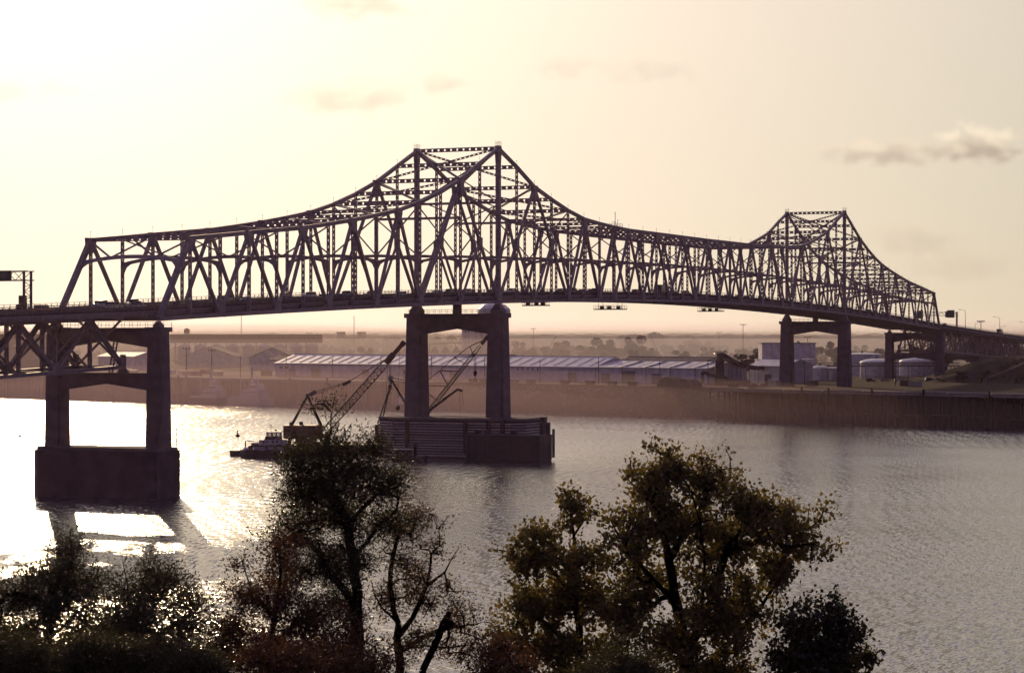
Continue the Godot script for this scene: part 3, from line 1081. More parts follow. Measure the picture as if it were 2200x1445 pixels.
func pier_leg(g: Geo, zc: float, y0: float, y1: float, wx0: float, wz0: float, wx1: float, wz1: float) -> void:
	# octagonal-cornered leg: body plus proud middle panel, so that the faces are not flat
	g.taper(y0, y1, Rect2(-wx0 / 2.0, zc - wz0 / 2.0 + 0.35, wx0, wz0 - 0.7), Rect2(-wx1 / 2.0, zc - wz1 / 2.0 + 0.35, wx1, wz1 - 0.7))
	g.taper(y0, y1, Rect2(-wx0 / 2.0 + 0.45, zc - wz0 / 2.0, wx0 - 0.9, wz0), Rect2(-wx1 / 2.0 + 0.45, zc - wz1 / 2.0, wx1 - 0.9, wz1))

func arched_beam(g: Geo, wx: float, za: float, zb: float, y_top: float, y_end: float, y_mid: float) -> void:
	var x := -wx / 2.0
	var zm := (za + zb) / 2.0
	g.prism([Vector3(x, y_top, za), Vector3(x, y_end, za), Vector3(x, y_mid, zm), Vector3(x, y_end, zb), Vector3(x, y_top, zb)], Vector3(wx, 0, 0))

func bearing(g: Geo, y0: float, y1: float, zc: float, big: float) -> void:
	g.taper(y0, y0 + (y1 - y0) * 0.35, Rect2(-big, zc - big, big * 2.0, big * 2.0), Rect2(-big, zc - big, big * 2.0, big * 2.0))
	g.taper(y0 + (y1 - y0) * 0.35, y1, Rect2(-big, zc - big * 0.9, big * 2.0, big * 1.8), Rect2(-big * 0.4, zc - big * 0.45, big * 0.8, big * 0.9))

func cap_rail(g: Geo, y: float, wx: float, za: float, zb: float) -> void:
	for x in [-wx / 2.0, wx / 2.0]:
		for h in [0.55, 1.1]:
			g.beam(Vector3(x, y + h, za), Vector3(x, y + h, zb), 0.06, 0.06)
		var k := za
		while k >= zb:
			g.cbox(Vector3(x, y + 0.55, k), Vector3(0.07, 1.1, 0.07))
			k -= 2.0

func make_piers() -> void:
	# end pier standing in the river, with a second beam for the deck truss
	var p := thing("bridge_pier", "two-legged concrete pier with two cross beams standing on a block in the glittering river", "bridge pier", on_bridge(along(0), 0, 0), TURN)
	var ft := Geo.new()
	ft.prism([Vector3(-4.6, -4, 2.6), Vector3(4.6, -4, 2.6), Vector3(5.4, -4, 1.2), Vector3(5.4, -4, -27.6), Vector3(4.6, -4, -29.0), Vector3(-4.6, -4, -29.0), Vector3(-5.4, -4, -27.6), Vector3(-5.4, -4, 1.2)], Vector3(0, 14.2, 0))
	part(ft, "footing", M.concrete_wet, p)
	var ft2 := Geo.new()
	ft2.box(Vector3(-4.4, 10.2, -28.4), Vector3(4.4, 10.9, 2.2))
	part(ft2, "footing_ledge", M.concrete, p)
	for zc in [0.0, -WIDE]:
		var g := Geo.new()
		pier_leg(g, zc, 10.9, 36.0, 4.6, 4.3, 3.9, 3.6)
		part(g, "leg", M.concrete, p)
		var c := Geo.new()
		c.box(Vector3(-2.3, 36.0, zc - 2.1), Vector3(2.3, 37.0, zc + 2.1))
		part(c, "cap", M.concrete, p)
		var s := Geo.new()
		bearing(s, 37.0, low(0) - 0.5, zc, 0.9)
		part(s, "bearing", M.steel_dark, p)
	var g1 := Geo.new()
	arched_beam(g1, 3.0, -1.7, -WIDE + 1.7, 36.9, 32.6, 34.2)
	part(g1, "upper_beam", M.concrete, p)
	var g2 := Geo.new()
	arched_beam(g2, 3.0, -1.8, -WIDE + 1.8, 27.1, 23.3, 24.8)
	part(g2, "lower_beam", M.concrete, p)
	var r := Geo.new()
	cap_rail(r, 37.0, 4.2, 2.0, -WIDE - 2.0)
	part(r, "cap_railing", M.steel_dark, p)
	var ld := Geo.new()
	for k in [0.0, 0.9]:
		ld.beam(Vector3(2.5 + k * 0.0, 10.5, 3.0 - k), Vector3(2.5, 15.2, 3.0 - k), 0.12, 0.12, Vector3.RIGHT)
	for k in 6:
		ld.beam(Vector3(2.5, 10.9 + k * 0.8, 3.0), Vector3(2.5, 10.9 + k * 0.8, 2.1), 0.07, 0.07)
	part(ld, "ladder", M.galvanised, p)
	# lattice ladder between the two beams
	var la := Geo.new()
	la.lattice(Vector3(2.2, 27.1, -13.6), Vector3(1.2, 34.3, -11.6), Vector3(0, 0, 1), 1.0, Vector3(1, 0, 0), 0.5, 0.9, 0.75, 0.12)
	part(la, "access_ladder", M.steel_dark, p)
	# tower piers
	for q in [[7.0, 10.2, "tall two-legged concrete pier rising from the banded river fender under the first peak", 5.8, 5.2, 5.3, 4.7], [21.0, GROUND - 0.6, "tall two-legged concrete pier on the far bank under the second peak", 5.8, 5.2, 5.2, 4.6]]:
		var y_cap := low(q[0]) - 3.3
		var t := thing("bridge_pier", q[2], "bridge pier", on_bridge(along(q[0]), 0, 0), TURN)
		for zc in [0.0, -WIDE]:
			var g := Geo.new()
			pier_leg(g, zc, q[1], y_cap - 1.3, q[3] + 0.5, q[4] + 0.5, q[5], q[6])
			part(g, "leg", M.concrete, t)
			var c := Geo.new()
			c.box(Vector3(-3.0, y_cap - 1.3, zc - 2.8), Vector3(3.0, y_cap, zc + 2.8))
			part(c, "cap", M.concrete, t)
			var s := Geo.new()
			bearing(s, y_cap, low(q[0]) - 0.5, zc, 1.7)
			part(s, "bearing", M.steel_dark, t)
		var bm := Geo.new()
		arched_beam(bm, 3.4, -2.3, -WIDE + 2.3, y_cap - 0.08, y_cap - 6.0, y_cap - 4.4)
		part(bm, "upper_beam", M.concrete, t)
		var st := Geo.new()
		st.box(Vector3(-1.0, y_cap - 0.08, -WIDE / 2.0 - 1.0), Vector3(1.0, low(q[0]) - 0.4, -WIDE / 2.0 + 1.0))
		part(st, "wind_shoe", M.steel_dark, t)
		var rl := Geo.new()
		cap_rail(rl, y_cap, 5.4, 2.6, -WIDE - 2.6)
		part(rl, "cap_railing", M.steel_dark, t)
	# last pier of the truss, on land
	var e := thing("bridge_pier", "two-legged concrete pier with two cross beams beside the white storage tanks", "bridge pier", on_bridge(along(28), 0, 0), TURN)
	for zc in [0.0, -WIDE]:
		var g := Geo.new()
		pier_leg(g, zc, GROUND - 0.8, 36.0, 4.9, 4.5, 4.1, 3.8)
		part(g, "leg", M.concrete, e)
		var c := Geo.new()
		c.box(Vector3(-2.3, 36.0, zc - 2.2), Vector3(2.3, 37.0, zc + 2.2))
		part(c, "cap", M.concrete, e)
		var s := Geo.new()
		bearing(s, 37.0, low(28) - 0.5, zc, 0.9)
		part(s, "bearing", M.steel_dark, e)
	var h1 := Geo.new()
	arched_beam(h1, 3.0, -1.9, -WIDE + 1.9, 36.9, 32.0, 33.9)
	part(h1, "upper_beam", M.concrete, e)
	var h2 := Geo.new()
	arched_beam(h2, 3.0, -1.9, -WIDE + 1.9, 26.6, 22.6, 24.2)
	part(h2, "lower_beam", M.concrete, e)
	# short pier of the descending approach
	var a := thing("bridge_pier", "short concrete pier under the descending approach by the dark embankment", "bridge pier", on_bridge(along(32), 0, 0), TURN)
	for zc in [-4.0, -22.06]:
		var g := Geo.new()
		pier_leg(g, zc, GROUND - 0.8, low(32) - 11.7, 4.4, 4.0, 4.0, 3.6)
		part(g, "leg", M.concrete, a)
	var bm2 := Geo.new()
	arched_beam(bm2, 3.2, -5.6, -20.4, low(32) - 11.6, low(32) - 14.6, low(32) - 13.4)
	part(bm2, "upper_beam", M.concrete, a)


# ---------------------------------------------------------------- works in the river at the second pier
func make_cofferdam() -> void:
	var c := thing("river_fender", "banded timber and steel fender box round the foot of the tall river pier", "fender", PIER, TURN)
	var ring := [Vector2(-9, 8.2), Vector2(-6.5, 11.2), Vector2(6.5, 11.2), Vector2(9, 8.2), Vector2(9, -29), Vector2(5.5, -35.5), Vector2(-5.5, -35.5), Vector2(-9, -29)]
	var core := Geo.new()
	var poly := []
	for p in ring:
		poly.append(Vector3(p.x, -4, p.y))
	core.prism(poly, Vector3(0, 14.9, 0))
	part(core, "wall", M.fender_dark, c)
	var top := Geo.new()
	var poly2 := []
	for p in ring:
		poly2.append(Vector3(p.x * 1.04, 10.9, p.y + (0.3 if p.y > 0 else -0.3)))
	top.prism(poly2, Vector3(0, 0.7, 0))
	part(top, "top_slab", M.concrete, c)
	for i in 13:
		var y := 0.75 + i * 0.78
		for k in ring.size():
			if k in [2, 3, 4]:
				continue
			var a: Vector2 = ring[k]
			var b: Vector2 = ring[(k + 1) % ring.size()]
			var out := Vector2(b.y - a.y, a.x - b.x).normalized()
			var mid := (a + b) / 2.0
			if out.dot(mid - Vector2(0, -9)) < 0.0:
				out = -out
			var o := Vector3(out.x, 0, out.y) * 0.24
			var g := Geo.new()
			var dy0 := rng.randfn(0.0, 0.03)
			g.beam(Vector3(a.x, y + dy0, a.y) + o, Vector3(b.x, y + rng.randfn(0.0, 0.03), b.y) + o, 0.42 + rng.randfn(0.0, 0.04), 0.42 + rng.randfn(0.0, 0.03))
			part(g, "fender_rail", M["fender_light" if rng.randf() < 0.6 else "fender_mid"], c)
	for z in [-24.5, -6.0, 1.2, 5.6]:
		var g := Geo.new()
		g.cbox(Vector3(-9.75, 6.3, z), Vector3(0.55, 9.6, 1.15))
		part(g, "fender_post", M.fender_dark, c)
	var gq := Geo.new()
	gq.cbox(Vector3(5.4, 5.9, 11.9), Vector3(2.2, 11.8, 1.4))
	part(gq, "corner_post", M.hull_dark, c)
	# dark deck barge moored against it
	var b := thing("deck_barge", "dark high-sided steel barge moored against the banded fender, with two spud posts", "barge", on_bridge(-14.5, 0, 9.6), TURN)
	var h := Geo.new()
	h.taper(-1.5, 0.8, Rect2(-4.0, -11.0, 8.0, 22.0), Rect2(-4.5, -11.3, 9.0, 22.6))
	h.taper(0.8, 7.1, Rect2(-4.5, -11.3, 9.0, 22.6), Rect2(-4.5, -11.3, 9.0, 22.6))
	part(h, "hull", M.hull_dark, b)
	for k in 9:
		var r := Geo.new()
		r.cbox(Vector3(-4.58, 3.7, -10.6 + k * 2.65), Vector3(0.16, 5.8, 0.22))
		part(r, "hull_rib", M.hull_dark, b)
	var rim := Geo.new()
	rim.box(Vector3(-4.7, 7.1, -11.5), Vector3(4.7, 7.45, 11.5))
	part(rim, "gunwale", M.hull_dark, b)
	for z in [8.7, 10.75]:
		var s := Geo.new()
		s.cbox(Vector3(3.2, 5.8, z), Vector3(0.85, 10.2, 0.95))
		part(s, "spud_post", M.hull_dark, b)
	var st := Geo.new()
	st.cbox(Vector3(4.2, 5.0, 11.9), Vector3(0.8, 8.0, 0.5))
	part(st, "end_post", M.hull_dark, b)
	for z in [-9.0, -6.2, 2.0]:
		var s := Geo.new()
		s.cbox(Vector3(-1.0, 7.9, z), Vector3(1.6, 0.9, 1.5))
		part(s, "deck_locker", M.hull_dark, b)

func boom(parent: Node3D, foot: Vector3, tip: Vector3, wide: float, deep: float, m: Material, bays: int) -> void:
	var dir := (tip - foot).normalized()
	var side := Vector3(0, 0, 1)
	var up := side.cross(dir)
	var cs := []
	for k in [[-1, -1], [1, -1], [1, 1], [-1, 1]]:
		cs.append(side * wide * 0.5 * k[0] + up * deep * 0.5 * k[1])
	for o in cs:
		var g := Geo.new()
		g.tube(foot + o * 0.4, foot.lerp(tip, 0.14) + o, 0.15, 0.15, 6)
		g.tube(foot.lerp(tip, 0.14) + o, foot.lerp(tip, 0.9) + o, 0.15, 0.15, 6)
		g.tube(foot.lerp(tip, 0.9) + o, tip + o * 0.5, 0.15, 0.12, 6)
		part(g, "boom_chord", m, parent)
	var lace := Geo.new()
	for i in bays:
		var t0 := 0.14 + 0.76 * i / bays
		var t1 := 0.14 + 0.76 * (i + 1) / bays
		for k in 4:
			var a: Vector3 = foot.lerp(tip, t0) + cs[k]
			var b: Vector3 = foot.lerp(tip, t1) + cs[(k + 1) % 4]
			lace.tube(a, b, 0.07, 0.07, 4, false)
			lace.tube(foot.lerp(tip, t0) + cs[k], foot.lerp(tip, t0) + cs[(k + 1) % 4], 0.065, 0.065, 4, false)
	part(lace, "boom_lacing", m, parent)

func hook(parent: Node3D, top: Vector3, drop: float, called := "hook_block") -> void:
	var w := Geo.new()
	for dx in [-0.28, 0.0, 0.28]:
		w.tube(top + Vector3(dx, 0, 0), top + Vector3(dx * 0.8, -drop, 0), 0.055, 0.055, 4, false)
	part(w, "hoist_rope", M.wire, parent)
	var g := Geo.new()
	g.lathe(top - Vector3(0, drop + 1.9, 0), [Vector2(0.05, 0), Vector2(0.5, 0.7), Vector2(0.6, 1.5), Vector2(0.3, 2.0), Vector2(0, 2.05)], 8)
	g.tube(top - Vector3(0, drop + 3.0, 0), top - Vector3(0, drop + 1.8, 0), 0.1, 0.12, 6)
	part(g, called, M.hull_red, parent)

func make_cranes() -> void:
	# revolving crane with a red machinery house
	var c := thing("floating_crane", "floating crane with dark red machinery house and raised lattice boom beside the towboat", "crane", Vector3(-60, 0, -700))
	var h := Geo.new()
	h.taper(-1.5, 2.8, Rect2(-7.0, -8, 27, 16), Rect2(-7.6, -8.5, 28.2, 17))
	part(h, "hull", M.hull_dark, c)
	var t := Geo.new()
	t.tube(Vector3(-2.0, 2.8, 0), Vector3(-2.0, 4.3, 0), 3.4, 3.2, 20)
	part(t, "turntable", M.hull_dark, c)
	var hs := Geo.new()
	hs.box(Vector3(-8.6, 4.3, -3.4), Vector3(2.8, 8.1, 3.4))
	hs.box(Vector3(-8.75, 8.1, -3.55), Vector3(2.95, 8.3, 3.55))
	part(hs, "machinery_house", M.hull_red, c)
	for x in [-6.6, -3.4, -0.2]:
		var w := Geo.new()
		w.cbox(Vector3(x, 6.3, 3.42), Vector3(1.6, 1.3, 0.1))
		part(w, "louvre", M.black_paint, c)
	var apex := Vector3(-1.6, 17.1, 0)
	for z in [-1.6, 1.6]:
		for e in [Vector3(-6.4, 8.3, z * 1.5), Vector3(2.4, 8.3, z * 1.5)]:
			var g := Geo.new()
			g.tube(e, apex + Vector3(0, 0, z * 0.4), 0.3, 0.26, 8)
			part(g, "gantry_leg", M.crane_white, c)
		var d := Geo.new()
		d.cbox(Vector3(-5.0 - z * 0.8, 8.8, z * 1.4), Vector3(1.1, 1.0, 1.0))
		part(d, "winch", M.hull_dark, c)
	var pl := Geo.new()
	pl.box(Vector3(-4.2, 14.6, -1.2), Vector3(0.4, 14.9, 1.2))
	pl.beam(Vector3(0.4, 14.8, 0), Vector3(7.6, 14.8, 0), 0.25, 0.25)
	for k in 4:
		pl.beam(Vector3(-4.1 + k * 1.2, 14.9, 1.1), Vector3(-4.1 + k * 1.2, 16.0, 1.1), 0.06, 0.06)
	pl.beam(Vector3(-4.1, 16.0, 1.1), Vector3(0.0, 16.0, 1.1), 0.06, 0.06)
	part(pl, "gantry_platform", M.steel_dark, c)
	var sh := Geo.new()
	sh.cbox(apex + Vector3(0, 0.2, 0), Vector3(0.9, 1.0, 2.0))
	sh.obox(Vector3(0.0, 17.9, 0), Vector3(0.95, 0.5, 0), Vector3(-0.28, 0.5, 0), Vector3(0, 0, 0.8))
	part(sh, "gantry_head", M.steel_dark, c)
	var foot := Vector3(2.4, 5.0, 0)
	var tip := Vector3(27.2, 32.9, 0)
	var neck := foot.lerp(tip, 0.80)
	boom(c, foot, neck + (tip - foot).normalized() * 1.5, 2.4, 2.0, M.crane_white, 15)
	var jib := Geo.new()
	var dir := (tip - foot).normalized()
	var up := Vector3(0, 0, 1).cross(dir)
	jib.obox((neck + tip) / 2.0, dir * (tip - neck).length() * 0.5, up * 0.62, Vector3(0, 0, 0.8))
	jib.obox(neck + dir * 1.3, dir * 1.8, up * 0.95, Vector3(0, 0, 1.0))
	jib.obox(tip, dir * 0.7, up * 0.8, Vector3(0, 0, 0.9))
	part(jib, "boom_head", M.hull_red, c)
	var pen := Geo.new()
	for z in [-0.6, 0.6]:
		for k in [0.0, 0.7]:
			pen.tube(apex + Vector3(1.2, 0.9 - k, z), Vector3(11.4, 21.7 - k * 0.5, z), 0.09, 0.09, 4, false)
		pen.tube(Vector3(11.0, 21.5, z), neck + up * 1.0 + Vector3(0, 0, z), 0.09, 0.09, 4, false)
	pen.obox(Vector3(10.2, 21.0, 0), Vector3(1.2, 0.6, 0), Vector3(-0.2, 0.4, 0), Vector3(0, 0, 0.7))
	part(pen, "pendant_rope", M.wire, c)
	hook(c, neck + Vector3(1.0, -0.6, 0), 6.2)
	var ln := Geo.new()
	for k in [[26.2, 31.6, 14.4], [22.6, 27.6, 15.0]]:
		ln.tube(Vector3(k[0], k[1], 0.4), Vector3(k[0] - 0.6, k[2], 0.4), 0.05, 0.05, 4, false)
	part(ln, "whip_line", M.wire, c)
	var ball := Geo.new()
	ball.lathe(Vector3(25.6, 12.6, 0.4), [Vector2(0, 0), Vector2(0.55, 0.4), Vector2(0.7, 1.0), Vector2(0.5, 1.6), Vector2(0, 1.9)], 10)
	part(ball, "headache_ball", M.hull_red, c)
	# pale lattice crane on a barge behind the pier
	var d := thing("barge_crane", "pale lattice boom crane on a barge behind the tall river pier", "crane", Vector3(-32, 0, -706))
	var bh := Geo.new()
	bh.taper(-1.5, 2.6, Rect2(-13, -8, 40, 15), Rect2(-13.5, -8.4, 41, 15.8))
	part(bh, "hull", M.hull_dark, d)
	var hs2 := Geo.new()
	hs2.box(Vector3(-9.5, 2.6, -3.5), Vector3(2.5, 8.4, 3.5))
	part(hs2, "machinery_house", M.hull_dark, d)
	var ap2 := Vector3(-4.9, 22.3, 0)
	for z in [-1.3, 1.3]:
		var g := Geo.new()
		g.tube(Vector3(-8.3 + z * 0.5, 8.4, z * 1.4), ap2 + Vector3(0.4, -0.6, z * 0.5), 0.24, 0.2, 8)
		part(g, "mast_leg", M.crane_white, d)
		var g2 := Geo.new()
		g2.tube(Vector3(3.0, 9.0, z), ap2 + Vector3(0, 0, z * 0.5), 0.3, 0.26, 8)
		part(g2, "mast_strut", M.crane_white, d)
	var mh := Geo.new()
	mh.cbox(ap2, Vector3(1.4, 1.6, 1.8))
	mh.beam(ap2 + Vector3(-1.2, 1.0, 0), ap2 + Vector3(5.0, 1.0, 0), 0.14, 0.14)
	part(mh, "mast_head", M.crane_white, d)
	var f2 := Vector3(2.5, 7.0, 0)
	var t2 := Vector3(24.6, 35.0, 0)
	boom(d, f2, f2.lerp(t2, 0.9), 1.9, 1.0, M.crane_white, 18)
	var dir2 := (t2 - f2).normalized()
	var up2 := Vector3(0, 0, 1).cross(dir2)
	# stayed back span above the boom
	var kk := [f2.lerp(t2, 0.32) + up2 * 6.8, f2.lerp(t2, 0.52) + up2 * 5.0, f2.lerp(t2, 0.68) + up2 * 4.0, f2.lerp(t2, 0.84) + up2 * 2.4, f2.lerp(t2, 0.97)]
	for i in kk.size() - 1:
		for z in [-0.7, 0.7]:
			var g := Geo.new()
			g.tube(kk[i] + Vector3(0, 0, z), kk[i + 1] + Vector3(0, 0, z * 0.9), 0.13, 0.13, 6)
			part(g, "stay_bar", M.crane_white, d)
	for q in [[0, 0.3], [0, 0.46], [1, 0.46], [1, 0.62], [2, 0.70], [2, 0.78], [3, 0.80]]:
		for z in [-0.7, 0.7]:
			var g := Geo.new()
			g.tube(kk[q[0]] + Vector3(0, 0, z), f2.lerp(t2, q[1]) + Vector3(0, 0, z), 0.16 if q[0] == 1 else 0.11, 0.16 if q[0] == 1 else 0.11, 6)
			part(g, "stay_post", M.crane_white, d)
	var ty := Geo.new()
	for z in [-0.6, 0.6]:
		for k in [0.0, 0.8]:
			ty.tube(ap2 + Vector3(0.6, 0.2 - k, z), kk[0] + Vector3(0, -k * 0.6, z), 0.07, 0.07, 4, false)
	part(ty, "pendant_rope", M.wire, d)
	var hd := Geo.new()
	hd.obox(f2.lerp(t2, 0.96), dir2 * 1.6, up2 * 0.55, Vector3(0, 0, 0.7))
	hd.tube(f2.lerp(t2, 0.80) - up2 * 0.2 + Vector3(0, 0, -0.8), f2.lerp(t2, 0.80) - up2 * 0.2 + Vector3(0, 0, 0.8), 0.6, 0.6, 12)
	part(hd, "boom_head", M.black_paint, d)
	hook(d, f2.lerp(t2, 0.80) + Vector3(0.6, -0.4, 0), 4.4)
	# hydraulic crane with a smooth telescopic boom
	var e := thing("telescopic_crane", "dark telescopic boom crane leaning out from behind the tall river pier", "crane", Vector3(-30, 2.62, -699))
	var body := Geo.new()
	body.box(Vector3(-5.0, 0.9, -1.4), Vector3(3.5, 2.6, 1.4))
	body.box(Vector3(-4.4, 2.6, -1.3), Vector3(-0.5, 4.8, 1.3))
	part(body, "carrier", M.hull_dark, e)
	for x in [-4.0, -2.2, 1.2, 2.8]:
		for z in [-1.3, 1.3]:
			var w := Geo.new()
			w.tube(Vector3(x, 0.55, z - 0.25), Vector3(x, 0.55, z + 0.25), 0.55, 0.55, 12)
			part(w, "wheel", M.rubber, e)
	var ba := Vector3(-2.6, 4.6, 0)
	var bt := Vector3(13.8, 16.6, 0)
	var bd := (bt - ba).normalized()
	var bu := Vector3(0, 0, 1).cross(bd)
	for k in [[0.0, 0.5, 0.55], [0.42, 0.78, 0.44], [0.7, 1.0, 0.34]]:
		var g := Geo.new()
		g.obox((ba.lerp(bt, k[0]) + ba.lerp(bt, k[1])) / 2.0, bd * (bt - ba).length() * (k[1] - k[0]) / 2.0, bu * k[2], Vector3(0, 0, k[2]))
		part(g, "boom_section", M.black_paint, e)
	var jh := Geo.new()
	jh.obox(bt + Vector3(0.5, -0.35, 0), Vector3(0.85, -0.25, 0), Vector3(0.1, 0.35, 0), Vector3(0, 0, 0.35))
	part(jh, "boom_head", M.black_paint, e)
	var lw := Geo.new()
	lw.tube(bt + Vector3(0.4, -0.6, 0), bt + Vector3(0.6, -8.0, 0), 0.045, 0.045, 4, false)
	lw.tube(bt + Vector3(1.2, -0.8, 0), bt + Vector3(1.6, -5.0, 0), 0.04, 0.04, 4, false)
	part(lw, "hoist_rope", M.wire, e)

func hull_shape(g: Geo, x0: float, x1: float, half: float, y0: float, y1: float, bow: float) -> void:
	var lowr := []
	var upr := []
	for p in [[x0, -half], [x1 - bow, -half], [x1, -half * 0.25], [x1, half * 0.25], [x1 - bow, half], [x0, half]]:
		lowr.append(Vector3(p[0] * 0.97, y0, p[1] * 0.92))
		upr.append(Vector3(p[0], y1 + (0.6 if p[0] >= x1 - 0.01 else 0.0), p[1]))
	var cu := Vector3.ZERO
	for p in upr:
		cu += p
	cu /= upr.size()
	for i in upr.size():
		var j := (i + 1) % upr.size()
		g.quad(lowr[j], lowr[i], upr[i], upr[j])
		g.tri(upr[j], upr[i], cu)

func make_boats() -> void:
	var t := thing("towboat", "small towboat with stepped white deckhouse and tall wheelhouse beside the red-housed crane", "towboat", Vector3(-70, 0, -673))
	var h := Geo.new()
	hull_shape(h, 9.0, -8.7, 3.2, -1.0, 1.7, -2.0)
	h.box(Vector3(-8.4, 1.3, -3.1), Vector3(8.8, 1.75, 3.1))
	part(h, "hull", M.hull_dark, t)
	var d1 := Geo.new()
	d1.box(Vector3(-4.6, 1.75, -2.5), Vector3(7.5, 3.3, 2.5))
	part(d1, "deckhouse", M.white_paint, t)
	var d1r := Geo.new()
	d1r.box(Vector3(-5.4, 3.3, -2.9), Vector3(7.9, 3.75, 2.9))
	part(d1r, "boat_deck", M.hull_dark, t)
	for x in [-0.9, 2.0]:
		var dr := Geo.new()
		dr.cbox(Vector3(x, 2.5, 2.53), Vector3(0.7, 1.4, 0.08))
		part(dr, "door", M.black_paint, t)
	var d2 := Geo.new()
	d2.box(Vector3(-3.0, 3.75, -2.2), Vector3(4.6, 5.2, 2.2))
	part(d2, "deckhouse", M.white_paint, t)
	for x in [-1.7, -0.7, 0.9, 2.2]:
		var w := Geo.new()
		w.cbox(Vector3(x, 4.6, 2.23), Vector3(0.5, 0.6, 0.06))
		part(w, "window", M.glass, t)
	var d3 := Geo.new()
	d3.taper(5.2, 6.2, Rect2(-1.6, -1.9, 4.9, 3.8), Rect2(-1.2, -1.7, 4.4, 3.4))
	part(d3, "wheelhouse_base", M.hull_dark, t)
	var d4 := Geo.new()
	d4.taper(7.2, 7.45, Rect2(-1.1, -1.8, 4.5, 3.6), Rect2(-1.0, -1.7, 4.3, 3.4))
	part(d4, "wheelhouse_roof", M.white_paint, t)
	for x in [-0.85, 0.45, 1.75, 3.0]:
		for z in [-1.5, 1.5]:
			var g := Geo.new()
			g.cbox(Vector3(x, 6.7, z), Vector3(0.3, 1.0, 0.18))
			part(g, "wheelhouse_mullion", M.white_paint, t)
	var gl := StandardMaterial3D.new()
	gl.resource_name = "pane"
	gl.transparency = BaseMaterial3D.TRANSPARENCY_ALPHA
	gl.albedo_color = Color(0.5, 0.5, 0.55, 0.25)
	gl.roughness = 0.05
	M["pane"] = gl
	for z in [-1.5, 1.5]:
		var g := Geo.new()
		g.box(Vector3(-0.7, 6.2, z - 0.02), Vector3(2.9, 7.2, z + 0.02))
		part(g, "window", gl, t)
	var ms := Geo.new()
	ms.beam(Vector3(0.2, 7.4, 0), Vector3(0.2, 9.6, 0), 0.12, 0.12, Vector3.RIGHT)
	ms.beam(Vector3(-0.6, 8.7, 0), Vector3(1.2, 8.7, 0), 0.1, 0.1)
	ms.beam(Vector3(-0.4, 9.3, 0), Vector3(0.4, 9.3, 0), 0.2, 0.12)
	ms.cbox(Vector3(1.6, 7.9, 0), Vector3(0.6, 0.5, 0.6))
	part(ms, "mast", M.black_paint, t)
	for z in [-1.4, 1.4]:
		var g := Geo.new()
		g.tube(Vector3(5.6, 3.7, z), Vector3(5.6, 6.0, z), 0.35, 0.3, 10)
		part(g, "funnel", M.black_paint, t)
	var da := Geo.new()
	da.beam(Vector3(-7.2, 1.7, 1.5), Vector3(-7.0, 4.9, 1.5), 0.4, 0.35, Vector3.RIGHT)
	da.beam(Vector3(-7.0, 4.9, 1.5), Vector3(-3.0, 4.6, 1.5), 0.22, 0.22)
	part(da, "davit", M.steel_dark, t)
	var wn := Geo.new()
	wn.tube(Vector3(-5.8, 2.6, -1.0), Vector3(-5.8, 2.6, 1.6), 0.8, 0.8, 12)
	wn.box(Vector3(-5.4, 2.9, -1.2), Vector3(-3.4, 4.3, 1.4))
	part(wn, "winch", M.steel_dark, t)
	var rf := Geo.new()
	rf.lathe(Vector3(-6.8, 2.0, 2.2), [Vector2(0.9, 0), Vector2(1.0, 0.4), Vector2(0.6, 0.9), Vector2(0, 1.0)], 12)
	part(rf, "life_raft", M.white_paint, t)
	# flat work float beyond it
	var fl := thing("work_float", "low flat work float lying beyond the towboat", "barge", Vector3(-77, 0, -684))
	var fg := Geo.new()
	fg.taper(-0.8, 1.6, Rect2(-5.6, -3, 11.5, 6), Rect2(-5.8, -3.1, 12.0, 6.2))
	part(fg, "hull", M.hull_dark, fl)
	var fr := Geo.new()
	for k in 5:
		fr.beam(Vector3(-5.0 + k * 1.2, 1.6, 2.8), Vector3(-5.0 + k * 1.2, 2.6, 2.8), 0.07, 0.07, Vector3.RIGHT)
	fr.beam(Vector3(-5.0, 2.6, 2.8), Vector3(-0.2, 2.6, 2.8), 0.06, 0.06)
	part(fr, "railing", M.steel_dark, fl)
	# crew boat in front of the fender
	var c := thing("crew_boat", "small dark crew boat with square cabin in front of the banded fender", "boat", Vector3(-29.0, 0, -652))
	var ch := Geo.new()
	hull_shape(ch, -4.6, 5.4, 1.7, -0.6, 1.1, 2.4)
	part(ch, "hull", M.hull_dark, c)
	var cb := Geo.new()
	cb.box(Vector3(-3.6, 1.1, -1.2), Vector3(0.9, 3.3, 1.2))
	part(cb, "cabin", M.hull_dark, c)
	var cr := Geo.new()
	cr.box(Vector3(-4.3, 3.3, -1.4), Vector3(1.3, 3.5, 1.4))
	part(cr, "cabin_roof", M.white_paint, c)
	for x in [-2.9, -1.4, 0.1]:
		var w := Geo.new()
		w.cbox(Vector3(x, 2.6, 1.23), Vector3(0.9, 0.7, 0.06))
		part(w, "window", M.glass, c)
	var cm := Geo.new()
	cm.tube(Vector3(1.9, 1.1, 0), Vector3(1.9, 4.6, 0), 0.35, 0.45, 8)
	cm.cbox(Vector3(1.9, 4.8, 0), Vector3(1.3, 0.9, 1.0))
	part(cm, "deck_crane", M.black_paint, c)
